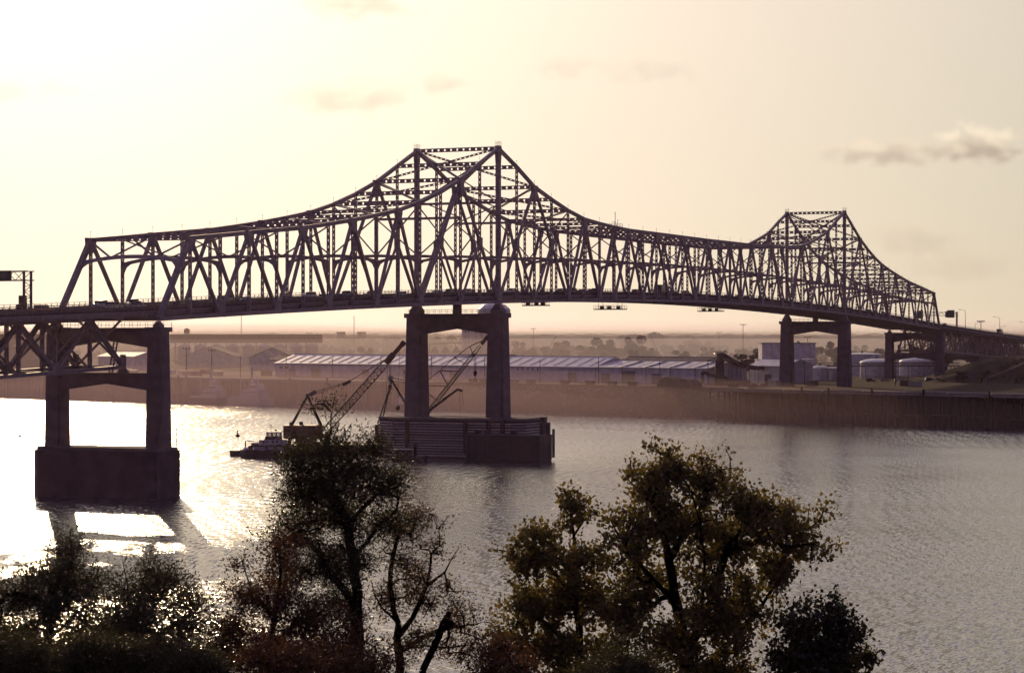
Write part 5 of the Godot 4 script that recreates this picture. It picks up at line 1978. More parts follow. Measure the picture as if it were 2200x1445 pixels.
	var poles := [[-300, 32], [-262, 33], [-224, 33], [-186, 33], [-148, 33], [-110, 33], [-72, 33], [-34, 33], [4, 33], [30, 36], [58, 70], [86, 100], [112, 128]]
	for q in poles:
		var t := thing("utility_pole", "wooden utility pole in the row along the quay road", "pole", on_shore(q[0], q[1], GROUND), SHORE_TURN, "utility poles along the quay road")
		var g := Geo.new()
		g.tube(Vector3(0, -0.3, 0), Vector3(0, 10.5 + r2.randf() * 2.0, 0), 0.22, 0.15, 6)
		part(g, "pole", M.pile, t)
		var x := Geo.new()
		x.cbox(Vector3(0, 10.0, 0), Vector3(2.4, 0.18, 0.18))
		part(x, "cross_arm", M.pile, t)
	for q in [[-470, 190, 34, 20, 7.0, "pale low shed at the back of the gravel yard"], [-395, 150, 26, 16, 5.5, "small pale shed beside the gravel yard lamp masts"], [-560, 120, 40, 22, 9.0, "long pale shed beyond the end of the wharf"], [-250, 140, 44, 20, 8.5, "pale hall showing over the long warehouse roof"], [-130, 150, 60, 22, 8.0, "wide pale hall behind the lettered warehouse"]]:
		hall("yard_shed", q[5], on_shore(q[0], q[1], GROUND), SHORE_TURN, q[2], q[3], q[4], q[4] + 3.0, M.sheet_wall, M.sheet_roof if q[0] % 20 == 0 else M.dull_roof, 0.0, [[q[2] * 0.3, 4.0, 3.8], [q[2] * 0.7, 4.0, 3.8]], "sheds in the yards")
	for q in [[-80, 300, 11.0, 12.0], [-50, 310, 10.0, 11.0], [-104, 330, 12.0, 10.0]]:
		tank("yard_tank", "pale flat-topped tank behind the wide pale hall", on_shore(q[0], q[1], GROUND), q[2], q[3], q[3] + 0.8, "tanks behind the hall")
	var rv := thing("rail_viaduct", "low dark rail viaduct crossing the land behind the long warehouse", "viaduct", Vector3(-190, GROUND, -1900), -0.02)
	for k in 16:
		var g := Geo.new()
		g.box(Vector3(k * 9.0, 4.6, -1.5), Vector3(k * 9.0 + 8.9, 6.4, 1.5))
		part(g, "girder", M.gallery, rv)
		var l := Geo.new()
		for z in [-1.0, 1.0]:
			l.beam(Vector3(k * 9.0, -0.3, z), Vector3(k * 9.0, 4.6, z), 0.6, 0.6, Vector3.RIGHT)
		part(l, "trestle", M.gallery, rv)
	# a belt conveyor comes down the embankment, with scrub round it
	var bc := thing("belt_conveyor", "dark belt conveyor sloping down the embankment on trestles", "conveyor", Vector3(228, GROUND, -1092))
	var bpath := [Vector3(20, 9.5, -24), Vector3(8, 6.0, -8), Vector3(-6, 2.2, 10)]
	for i in 2:
		var g := Geo.new()
		g.beam(bpath[i], bpath[i + 1], 1.8, 1.5)
		part(g, "belt_gallery", M.gallery, bc)
		var l := Geo.new()
		for x in [-0.7, 0.7]:
			l.beam(bpath[i + 1] + Vector3(x, -0.6, 0), Vector3(bpath[i + 1].x + x, -0.3, bpath[i + 1].z), 0.3, 0.3, Vector3.RIGHT)
		part(l, "trestle", M.steel_dark, bc)
	# masts and far cranes
	mast("tall lamp mast rising behind the lettered warehouse", Vector3(20.0, GROUND, -2150), 29.0, 3)
	mast("tall lamp mast behind the long low white shed", Vector3(187.0, GROUND, -2100), 25.5, 2)
	mast("tallest lamp mast, between the white shed and the box building", Vector3(189.0, GROUND, -1900), 31.5, 3)
	mast("lamp mast rising above the box building roof", Vector3(196.0, GROUND, -1540), 21.5, 2)
	mast("lamp mast at the gravel yard, beside the dark storage shed", Vector3(-197.0, GROUND, -1405), 14.5, 3)
	mast("lamp mast at the gravel yard, between the two gabled sheds", Vector3(-181.0, GROUND, -1400), 13.5, 3)
	mast("lamp mast above the conveyor gallery's far end", Vector3(-158.0, GROUND, -1810), 24.5, 2)
	mast("lamp mast above the middle of the conveyor gallery", Vector3(-189.0, GROUND, -1830), 24.5, 2)
	for q in [[31.5, -2250.0, 0.9, "thin distant lattice crane leaning over the trees behind the lettered warehouse"], [146.0, -2300.0, -0.7, "thin distant derrick leaning over the trees behind the white shed"]]:
		var t := thing("distant_crane", q[3], "crane", Vector3(q[0], GROUND, q[1]), 0, "distant cranes")
		var g := Geo.new()
		g.box(Vector3(-2.2, -0.3, -2), Vector3(2.2, 3.2, 2))
		part(g, "cab", M.gallery, t)
		var bb := Geo.new()
		bb.lattice(Vector3(0, 3.0, 0), Vector3(12.0 * q[2], 22.0, 0), Vector3(0, 0, 1), 1.3, Vector3(1, 0, 0), 1.0, 2.2, 1.5, 0.3)
		part(bb, "boom", M.gallery, t)
	var radio := thing("radio_mast", "very thin tall radio mast far behind the long warehouse", "mast", Vector3(-233.0, GROUND, -2000))
	var rg := Geo.new()
	rg.lattice(Vector3(0, -0.3, 0), Vector3(0, 46, 0), Vector3(1, 0, 0), 0.7, Vector3(0, 0, 1), 0.7, 2.0, 1.4, 0.14)
	part(rg, "lattice", M.steel_dark, radio)
	var radio2 := thing("radio_mast", "very thin tall radio mast above the lift towers", "mast", Vector3(-136.0, GROUND, -2000))
	var rg2 := Geo.new()
	rg2.lattice(Vector3(0, -0.3, 0), Vector3(0, 40, 0), Vector3(1, 0, 0), 0.7, Vector3(0, 0, 1), 0.7, 2.0, 1.4, 0.14)
	part(rg2, "lattice", M.steel_dark, radio2)


# ---------------------------------------------------------------- signs, lamps, platforms and vehicles on the bridge
func sign_gantry(label: String, s: float, tall: float, signs: Array) -> void:
	var t := thing("sign_gantry", label, "sign gantry", on_bridge(along(s), low(s) + 2.1, 0), TURN, "sign gantries")
	for zc in [-1.75, -WIDE + 1.75]:
		var g := Geo.new()
		for e in [-1.2, 1.2]:
			g.beam(Vector3(e, -0.2, zc), Vector3(e, tall, zc), 0.4, 0.4, Vector3.RIGHT)
		for k in 6:
			var y := 0.6 + k * (tall - 2.6) / 6.0
			var y1 := 0.6 + (k + 1) * (tall - 2.6) / 6.0
			g.beam(Vector3(-1.2, y, zc), Vector3(1.2, y, zc), 0.14, 0.14)
			g.beam(Vector3(-1.2 if k % 2 == 0 else 1.2, y, zc), Vector3(1.2 if k % 2 == 0 else -1.2, y1, zc), 0.12, 0.12)
		part(g, "column", M.steel_dark, t)
	var b := Geo.new()
	var n := 11
	for e in [-1.2, 1.2]:
		for y in [tall - 1.8, tall]:
			b.beam(Vector3(e, y, -1.0), Vector3(e, y, -WIDE + 1.0), 0.2, 0.22)
		for k in n:
			var z0 := lerpf(-1.75, -WIDE + 1.75, k / float(n))
			var z1 := lerpf(-1.75, -WIDE + 1.75, (k + 1.0) / n)
			b.beam(Vector3(e, tall if k % 2 == 0 else tall - 1.8, z0), Vector3(e, tall - 1.8 if k % 2 == 0 else tall, z1), 0.1, 0.12)
	for k in n + 1:
		var z0 := lerpf(-1.75, -WIDE + 1.75, k / float(n))
		b.beam(Vector3(-1.2, tall, z0), Vector3(1.2, tall, z0), 0.12, 0.12)
		b.beam(Vector3(-1.2, tall - 1.8, z0), Vector3(1.2, tall - 1.8, z0), 0.12, 0.12)
	part(b, "truss_beam", M.steel_dark, t)
	for q in signs:
		var g := Geo.new()
		g.cbox(Vector3(-1.5, q[1], q[0]), Vector3(0.12, q[3], q[2]))
		part(g, "sign_panel", M.sign_green, t)

func street_lamp(s: float, z: float, tall: float, reach: float, label: String) -> void:
	var t := thing("street_lamp", label, "street lamp", on_bridge(along(s), low(s) + 2.1, z), TURN, "street lamps on the approach")
	var g := Geo.new()
	g.tube(Vector3(0, -0.2, 0), Vector3(0, tall - 1.2, 0), 0.16, 0.1, 8)
	g.tube(Vector3(0, tall - 1.2, 0), Vector3(0, tall - 0.3, reach * 0.2), 0.1, 0.08, 6)
	g.tube(Vector3(0, tall - 0.3, reach * 0.2), Vector3(0, tall, reach), 0.08, 0.07, 6)
	part(g, "pole", M.galvanised, t)
	var h := Geo.new()
	h.obox(Vector3(0, tall, reach * 1.12), Vector3(0.25, 0, 0), Vector3(0, 0.14, 0), Vector3(0, 0, 0.55))
	part(h, "lamp_head", M.galvanised, t)

func platform(label: String, s: float, drop: float, lx: float, lz: float) -> void:
	var y := low(s) - 0.5
	var t := thing("work_platform", label, "work platform", on_bridge(along(s), y, -lz / 2.0 + 1.5), TURN, "hanging work platforms")
	var g := Geo.new()
	g.box(Vector3(-lx / 2.0, -drop - 0.35, -lz / 2.0), Vector3(lx / 2.0, -drop, lz / 2.0))
	part(g, "floor", M.black_paint, t)
	var r := Geo.new()
	for e in [-1.0, 1.0]:
		for h in [0.55, 1.1]:
			r.beam(Vector3(-lx / 2.0, -drop + h, e * lz / 2.0), Vector3(lx / 2.0, -drop + h, e * lz / 2.0), 0.06, 0.06)
			r.beam(Vector3(e * lx / 2.0, -drop + h, -lz / 2.0), Vector3(e * lx / 2.0, -drop + h, lz / 2.0), 0.06, 0.06)
		var k := -lz / 2.0
		while k <= lz / 2.0:
			r.cbox(Vector3(e * lx / 2.0, -drop + 0.55, k), Vector3(0.06, 1.1, 0.06))
			k += 0.9
	part(r, "railing", M.steel_dark, t)
	for e in [[-1, -1], [1, -1], [1, 1], [-1, 1]]:
		var h := Geo.new()
		h.beam(Vector3(e[0] * lx * 0.4, -drop, e[1] * (lz / 2.0 - 1.6)), Vector3(e[0] * lx * 0.4, 0.05, e[1] * (lz / 2.0 - 1.6)), 0.09, 0.09, Vector3.RIGHT)
		part(h, "hanger", M.steel_dark, t)
	for k in 3:
		var h := Geo.new()
		h.cbox(Vector3(rng.randf_range(-0.8, 0.8), -drop + 0.45, -lz * 0.3 + k * lz * 0.28), Vector3(1.0, 0.9, 1.1))
		part(h, "tool_chest", M.black_paint, t)

func make_bridge_furniture() -> void:
	sign_gantry("overhead sign gantry over the road short of the bridge, with one dark panel", -1.75, 8.6, [[-6.2, 7.7, 3.4, 2.1]])
	var cb := thing("control_cabinet", "dark control cabinet fixed to the leg of the gantry short of the bridge", "cabinet", on_bridge(along(-1.75), low(-1.75) + 2.1, -1.75), TURN)
	var cg := Geo.new()
	cg.cbox(Vector3(-1.75, 2.9, 0.1), Vector3(0.7, 1.7, 1.5))
	part(cg, "box", M.black_paint, cb)
	var cg2 := Geo.new()
	cg2.cbox(Vector3(-1.75, 1.5, -0.1), Vector3(0.8, 1.0, 2.0))
	part(cg2, "lower_box", M.black_paint, cb)
	sign_gantry("overhead sign gantry over the approach beyond the last pier, with green panels", 29.8, 8.3, [[-4.6, 7.4, 3.9, 4.0], [-7.0, 7.2, 1.2, 3.2], [-21.0, 7.2, 3.2, 4.2]])
	street_lamp(30.55, -1.5, 10.5, -2.6, "curved-arm street lamp just beyond the far sign gantry, leaning over the road")
	street_lamp(34.0, -1.5, 10.0, -2.8, "curved-arm street lamp further down the descending approach")
	street_lamp(37.0, -1.5, 10.0, -2.8, "curved-arm street lamp at the low end of the descending approach")
	street_lamp(31.3, -WIDE + 1.5, 8.5, 2.6, "street lamp on the outer side of the approach behind the far gantry")
	street_lamp(35.6, -WIDE + 1.5, 8.5, 2.6, "street lamp on the outer side halfway down the approach")
	street_lamp(38.4, -WIDE + 1.5, 8.5, 2.6, "street lamp on the outer side near the foot of the approach")
	mast("tall cross-headed lamp mast behind the descending approach", on_bridge(along(37.2), GROUND, -30), 31.0, 4, "approach light masts")
	platform("hanging work platform under the lower chord nearest the tall river pier", 8.25, 0.7, 4.0, 7.6)
	platform("hanging work platform with railings under the middle of the main span's first half", 10.7, 2.3, 5.0, 10.0)
	platform("hanging work platform with railings under the middle of the main span", 14.5, 2.6, 4.4, 9.0)
	# maintenance rig riding on the upper chord
	var m := thing("chord_traveller", "spidery maintenance rig with a T-shaped pole on the upper chord past the first peak", "rig", on_bridge(along(10.55), high(10.55) + 0.55, 0), TURN)
	var g := Geo.new()
	g.box(Vector3(-3.4, -1.9, -1.1), Vector3(3.4, -1.6, 1.1))
	for x in [-3.3, -1.1, 1.1, 3.3]:
		for z in [-1.0, 1.0]:
			g.beam(Vector3(x, -1.6, z), Vector3(x, 0.7, z), 0.1, 0.1, Vector3.RIGHT)
	for z in [-1.0, 1.0]:
		for y in [-0.6, 0.1, 0.7]:
			g.beam(Vector3(-3.4, y, z), Vector3(3.4, y, z), 0.09, 0.09)
	part(g, "cage", M.steel_dark, m)
	var p := Geo.new()
	p.beam(Vector3(-0.6, -0.2, 0), Vector3(-0.6, 4.4, 0), 0.14, 0.14, Vector3.RIGHT)
	p.beam(Vector3(-0.8, 4.4, 0), Vector3(2.4, 4.4, -1.4), 0.1, 0.1)
	p.beam(Vector3(-3.4, 1.1, 0), Vector3(-0.4, 1.1, 0), 0.1, 0.1)
	p.beam(Vector3(1.6, 0.2, 0), Vector3(1.6, 2.0, 0), 0.1, 0.1, Vector3.RIGHT)
	p.beam(Vector3(1.4, 2.0, 0), Vector3(3.0, 2.0, 0), 0.08, 0.08)
	part(p, "pole", M.steel_dark, m)

func vehicle(kind: String) -> Node3D:
	var t := Node3D.new()
	var prof := []
	var glass := []
	var wide := 1.8
	var wheels := [-1.35, 1.35]
	var wr := 0.33
	match kind:
		"sedan":
			prof = [[-2.3, 0.3], [2.3, 0.3], [2.35, 0.65], [2.2, 0.85], [1.0, 0.95], [-1.5, 0.98], [-2.25, 0.95], [-2.35, 0.7]]
			glass = [[1.05, 0.94], [0.3, 1.42], [-0.95, 1.45], [-1.75, 0.97]]
		"suv":
			prof = [[-2.35, 0.35], [2.3, 0.35], [2.35, 0.8], [2.2, 1.05], [1.05, 1.12], [-2.3, 1.12], [-2.4, 0.7]]
			glass = [[1.1, 1.11], [0.45, 1.72], [-2.0, 1.76], [-2.32, 1.11]]
		"pickup":
			prof = [[-2.75, 0.45], [2.6, 0.45], [2.65, 0.9], [2.5, 1.12], [1.3, 1.15], [-0.9, 1.15], [-0.9, 1.12], [-2.75, 1.12]]
			glass = [[1.3, 1.14], [0.6, 1.8], [-0.6, 1.82], [-0.88, 1.14]]
			wheels = [-1.7, 1.7]
			wr = 0.38
		"truck":
			prof = [[-4.2, 0.6], [3.2, 0.6], [3.25, 1.6], [2.9, 2.4], [1.6, 2.5], [1.5, 1.0], [-4.2, 1.0]]
			glass = [[3.23, 1.62], [2.92, 2.38], [2.3, 2.4], [2.3, 1.62]]
			wide = 2.3
			wheels = [-2.8, 2.3]
			wr = 0.48
	var g := Geo.new()
	var pl := []
	for p in prof:
		pl.append(Vector3(p[0], p[1], -wide / 2.0))
	g.prism(pl, Vector3(0, 0, wide))
	part(g, "body", M.car_white, t)
	if kind == "truck":
		var bx := Geo.new()
		bx.box(Vector3(-4.2, 1.0, -1.2), Vector3(1.45, 3.5, 1.2))
		part(bx, "cargo_box", M.car_white, t)
	var c := Geo.new()
	var gw := wide * 0.86 if kind != "truck" else wide * 1.02
	var pg := []
	for p in glass:
		pg.append(Vector3(p[0], p[1], -gw / 2.0))
	c.prism(pg, Vector3(0, 0, gw))
	part(c, "cabin_glass", M.glass, t)
	if kind != "truck":
		var rf := Geo.new()
		rf.beam(Vector3(glass[1][0] - 0.05, glass[1][1] + 0.02, 0), Vector3(glass[2][0] + 0.05, glass[2][1] + 0.02, 0), gw * 0.98, 0.06)
		part(rf, "roof", M.car_white, t)
	for x in wheels:
		for z in [-1.0, 1.0]:
			var w := Geo.new()
			w.tube(Vector3(x, wr, z * (wide / 2.0 - 0.2)), Vector3(x, wr, z * (wide / 2.0 + 0.02)), wr, wr, 12)
			part(w, "wheel", M.rubber, t)
	return t

func put_vehicle(proto: Node3D, called: String, colour: String, label: String, group: String, at: Vector3, turn: float, pitch: float) -> void:
	var r: Node3D = proto.duplicate()
	r.name = numbered(called)
	add_child(r)
	tag(r, label, called.replace("_", " ").replace("box ", ""), group)
	r.position = at
	r.rotation = Vector3(0, turn, pitch)
	for n in r.get_children():
		if n.name in ["body", "cargo_box", "roof"]:
			n.material_override = M["car_" + colour]

func make_traffic() -> void:
	var protos := {}
	for k in ["sedan", "suv", "pickup", "truck"]:
		protos[k] = vehicle(k)
	var names := {"sedan": "sedan_car", "suv": "sport_utility_car", "pickup": "pickup_truck", "truck": "box_truck"}
	var words := {"sedan": "sedan", "suv": "tall boxy car", "pickup": "pickup truck", "truck": "box truck"}
	var colours := ["white", "black", "silver", "red", "blue", "tan"]
	var r := RandomNumberGenerator.new()
	r.seed = 99
	# [panel, lane, kind]: vehicles in the order they stand along the bridge
	for lane in [[-4.2, 1], [-7.9, 1], [-17.6, -1], [-21.6, -1]]:
		var s := -2.6 + r.randf() * 1.2
		while s < 27.5:
			var kinds := ["sedan", "suv", "sedan", "pickup", "suv", "sedan", "truck" if r.randf() < 0.1 else "suv"]
			var k: String = kinds[r.randi() % kinds.size()]
			var col: String = colours[r.randi() % colours.size()]
			if k == "truck" and s < 4.0:
				k = "suv"
			if k == "truck":
				col = "black"
			var grade := atan2(low(s + 0.2) - low(s - 0.2), along(s + 0.2) - along(s - 0.2))
			var where := "driving across the bridge behind the near parapet" if lane[1] == 1 else "driving across the bridge beyond the median barrier"
			if s < 0.0:
				where = "driving up the viaduct short of the bridge" if lane[1] == 1 else "coming down the viaduct short of the bridge"
			put_vehicle(protos[k], names[k], col, "%s %s %s" % [col, words[k], where], "vehicles on the bridge", on_bridge(along(s), low(s) + 2.1, lane[0]), TURN + (0.0 if lane[1] == 1 else PI), grade * lane[1])
			s += r.randf_range(0.75, 2.6) if lane[0] > -10.0 else r.randf_range(0.9, 3.0)
	var g34 := atan2(low(34.9) - low(34.5), along(34.9) - along(34.5))
	put_vehicle(protos.truck, "box_truck", "black", "dark box truck going down the descending approach", "vehicles on the approach", on_bridge(along(34.7), low(34.7) + 2.1, -5.0), TURN, g34)
	put_vehicle(protos.suv, "sport_utility_car", "black", "black tall car near the far sign gantry on the descending approach", "vehicles on the approach", on_bridge(along(29.2), low(29.2) + 2.1, -4.5), TURN, g34)
	# parked at the far bank
	var park := [[1618.0, "suv", "black", "black tall boxy car parked by the foot of the second tower pier"], [1632.0, "sedan", "silver", "silver sedan parked by the foot of the second tower pier"], [1650.0, "sedan", "white", "white sedan parked by the foot of the second tower pier"], [1681.0, "pickup", "black", "black pickup truck parked against the second tower pier's far leg"]]
	for i in park.size():
		put_vehicle(protos[park[i][1]], names[park[i][1]], park[i][2], park[i][3], "vehicles parked on the far bank", on_shore(38.0 + i * 5.2, 40.0 + i * 3.0, GROUND + 0.0), SHORE_TURN + r.randfn(0, 0.15), 0.0)
	park = [[173.0, -1120.0, "suv", "black", "black tall boxy car parked in front of the largest white tank"], [181.5, -1130.0, "sedan", "silver", "silver sedan parked beside the far pier's outer leg"], [190.0, -1140.0, "sedan", "white", "white sedan parked in front of the far pier"], [205.0, -1140.0, "suv", "blue", "dark blue tall car parked beside the far pier's near leg"]]
	for q in park:
		put_vehicle(protos[q[2]], names[q[2]], q[3], q[4], "vehicles parked on the far bank", Vector3(q[0], GROUND, q[1]), r.randfn(0, 0.2), 0.0)
	for k in protos:
		protos[k].free()


# ---------------------------------------------------------------- trees
func crown_mesh(seed_: int, blobs: int, faces: int) -> ArrayMesh:
	# unit crown (radius about 1, height about 1.6) of many leaf-clump faces spread through several lobes
	var r := RandomNumberGenerator.new()
	r.seed = seed_
	var g := Geo.new()
	g.tinted = true
	for b in blobs:
		var c := Vector3(r.randfn(0, 0.42), 0.75 + r.randfn(0, 0.34), r.randfn(0, 0.42))
		var rad := r.randf_range(0.26, 0.46)
		for i in faces:
			var d := Vector3(r.randfn(), r.randfn(), r.randfn()).normalized()
			var p := c + d * rad * sqrt(r.randf_range(0.35, 1.0)) * Vector3(1, 0.8, 1)
			var a := Vector3(r.randfn(), r.randfn(), r.randfn()).normalized()
			var u := a.cross(d).normalized() * r.randf_range(0.07, 0.13)
			var w := u.cross(a.lerp(d, 0.5)).normalized() * r.randf_range(0.06, 0.12)
			var v := r.randf_range(0.6, 1.25)
			g.tint = Color(0.05 * v, 0.047 * v, 0.026 * v)
			g.tri(p - u, p + u, p + w)
			g.tri(p - u, p - w * 0.8, p + u)
	return g.mesh()

func far_tree(mesh_: ArrayMesh, at: Vector3, tall: float, wide: float, label: String, group: String) -> void:
	var t := thing("shade_tree", label, "tree", at, rng.randf() * TAU, group)
	var g := Geo.new()
	g.tube(Vector3(0, -0.4, 0), Vector3(0, tall * 0.5, 0), tall * 0.028, tall * 0.012, 6, false)
	g.tube(Vector3(0, tall * 0.3, 0), Vector3(wide * 0.25, tall * 0.62, wide * 0.1), tall * 0.012, tall * 0.006, 5, false)
	g.tube(Vector3(0, tall * 0.34, 0), Vector3(-wide * 0.22, tall * 0.66, -wide * 0.1), tall * 0.012, tall * 0.006, 5, false)
	part(g, "trunk", M.bark, t)
	var c := MeshInstance3D.new()
	c.name = "crown"
	c.mesh = mesh_
	c.material_override = M.far_leaf
	c.scale = Vector3(wide * 0.62, tall * 0.72, wide * 0.62)
	c.position = Vector3(0, tall * 0.02, 0)
	t.add_child(c)

func make_far_trees() -> void:
	var kinds := [crown_mesh(1, 9, 95), crown_mesh(2, 12, 80), crown_mesh(3, 7, 110)]
	# rows: picture of the far bank from left to right: [x, z, height, width]
	var rows := [
		["of the round trees behind the lettered warehouse roof", "trees behind the warehouses", [[14, 1900, 13, 15], [30, 1950, 11, 20], [44, 2000, 15, 18], [60, 1950, 12, 16], [76, 2000, 17, 22], [92, 2050, 14, 20], [108, 2000, 19, 17], [5, 2050, 15, 13], [52, 2150, 17, 24], [122, 2100, 12, 16]]],
		["of the broad trees standing round the long low white shed", "trees round the white shed", [[118, 2300, 10, 18], [135, 2350, 9, 22], [156, 2350, 11, 20], [178, 2320, 12, 22], [196, 2500, 16, 24], [140, 2700, 20, 30], [170, 2750, 22, 30], [205, 2600, 21, 20], [128, 2620, 19, 26], [222, 2550, 15, 22]]],
		["of the low round trees near the big box building", "trees by the box building", [[148, 1480, 9, 16], [160, 1490, 10, 15], [176, 1600, 12, 16], [205, 1700, 14, 16], [222, 1720, 13, 20], [240, 1700, 16, 18], [258, 1650, 14, 16]]],
		["of the hazy trees among the scrub behind the long warehouse", "trees behind the long warehouse", [[-82, 2350, 17, 24], [-64, 2300, 19, 22], [-104, 2400, 22, 16], [-126, 2450, 18, 26], [-150, 2500, 20, 22], [-100, 2200, 14, 20], [-48, 2350, 18, 18], [-212, 2250, 18, 26], [-236, 2300, 20, 22]]],
		["of the trees beyond the tank farm under the descending approach", "trees beyond the tanks", [[262, 1480, 16, 18], [280, 1520, 18, 20], [300, 1500, 15, 20], [318, 1560, 17, 22], [340, 1540, 16, 20]]]]
	for w in rows:
		var by_height: Array = w[2].duplicate()
		by_height.sort_custom(func(a, b): return a[2] * 1000 + a[3] * 10 + a[0] * 0.001 > b[2] * 1000 + b[3] * 10 + b[0] * 0.001)
		var rank := ["tallest", "second tallest", "third tallest", "fourth tallest", "fifth tallest", "sixth tallest", "seventh tallest", "eighth tallest", "ninth tallest", "tenth tallest"]
		for q in w[2]:
			var nth: String = rank[by_height.find(q)] if q != by_height[-1] else "lowest"
			far_tree(kinds[rng.randi() % 3], Vector3(q[0], GROUND, -q[1]), q[2], q[3], "%s %s" % [nth, w[0]], w[1])
	var bushes := [[214, 1106, 14.0], [222, 1098, 15.0], [236, 1112, 17.5], [246, 1125, 21.0], [228, 1120, 16.5], [252, 1108, 18.5], [262, 1130, 22.0], [240, 1096, 14.5], [270, 1110, 18.0], [205, 1112, 13.4]]
	for q in bushes:
		var t := thing("bank_bush", "dark bush growing on the embankment below the approach", "bush", Vector3(q[0], q[2] - 1.2, -q[1]), rng.randf() * TAU, "bushes on the embankment")
		var g := Geo.new()
		g.tube(Vector3(0, -0.8, 0), Vector3(0, 2.0, 0), 0.2, 0.1, 5, false)
		part(g, "stem", M.bark, t)
		var c := MeshInstance3D.new()
		c.name = "foliage"
		c.mesh = kinds[rng.randi() % 3]
		c.material_override = M.far_leaf
		c.scale = Vector3(1, 0.8, 1) * rng.randf_range(2.4, 4.4)
		t.add_child(c)
	# scrub that covers the open ground in between
	var mm := MultiMesh.new()
	mm.transform_format = MultiMesh.TRANSFORM_3D
	mm.mesh = kinds[1]
	var list := []
	for i in 900:
		var z := -rng.randf_range(1850, 3100)
		var x := rng.randf_range(-0.26, 0.26) * -z
		var sc := rng.randf_range(3.0, 8.0)
		list.append(Transform3D(Basis.from_euler(Vector3(0, rng.randf() * TAU, 0)).scaled(Vector3(sc, sc * rng.randf_range(0.7, 1.2), sc)), Vector3(x, GROUND - 0.5, z)))
	mm.instance_count = list.size()
	for i in list.size():
		mm.set_instance_transform(i, list[i])
	var o := MultiMeshInstance3D.new()
	o.name = "scrub"
	o.multimesh = mm
	o.material_override = M.far_leaf
	o.set_meta("kind", "stuff")
	tag(o, "low scrub and young trees covering the open land behind the port", "scrub")
	add_child(o)

func leaf_clump(seed_: int, leaves: int, size: float, slim: float, spread: float) -> ArrayMesh:
	# a spray of small leaves round one twig tip; vertex colours keep the leaf's own tone, copies add theirs
	var r := RandomNumberGenerator.new()
	r.seed = seed_
	var g := Geo.new()
	g.tinted = true
	for i in leaves:
		var c := Vector3(r.randfn(), r.randfn() * 0.8, r.randfn()) * spread
		var d := (c.normalized() + Vector3(r.randfn(), r.randfn() - 0.5, r.randfn()) * 0.6).normalized()
		var n := Vector3(r.randfn(), r.randfn(), r.randfn()).normalized()
		var s := d.cross(n).normalized() * size * slim * 0.5
		var grow := r.randf_range(0.55, 1.5)
		s *= grow
		var l := d * size * grow
		var bend := s.cross(d).normalized() * size * 0.12
		var v := r.randf_range(0.75, 1.25)
		g.tint = Color(v, v, v)
		g.tri(c, c + l * 0.45 + s, c + l + bend)
		g.tri(c, c + l + bend, c + l * 0.45 - s)
	return g.mesh()

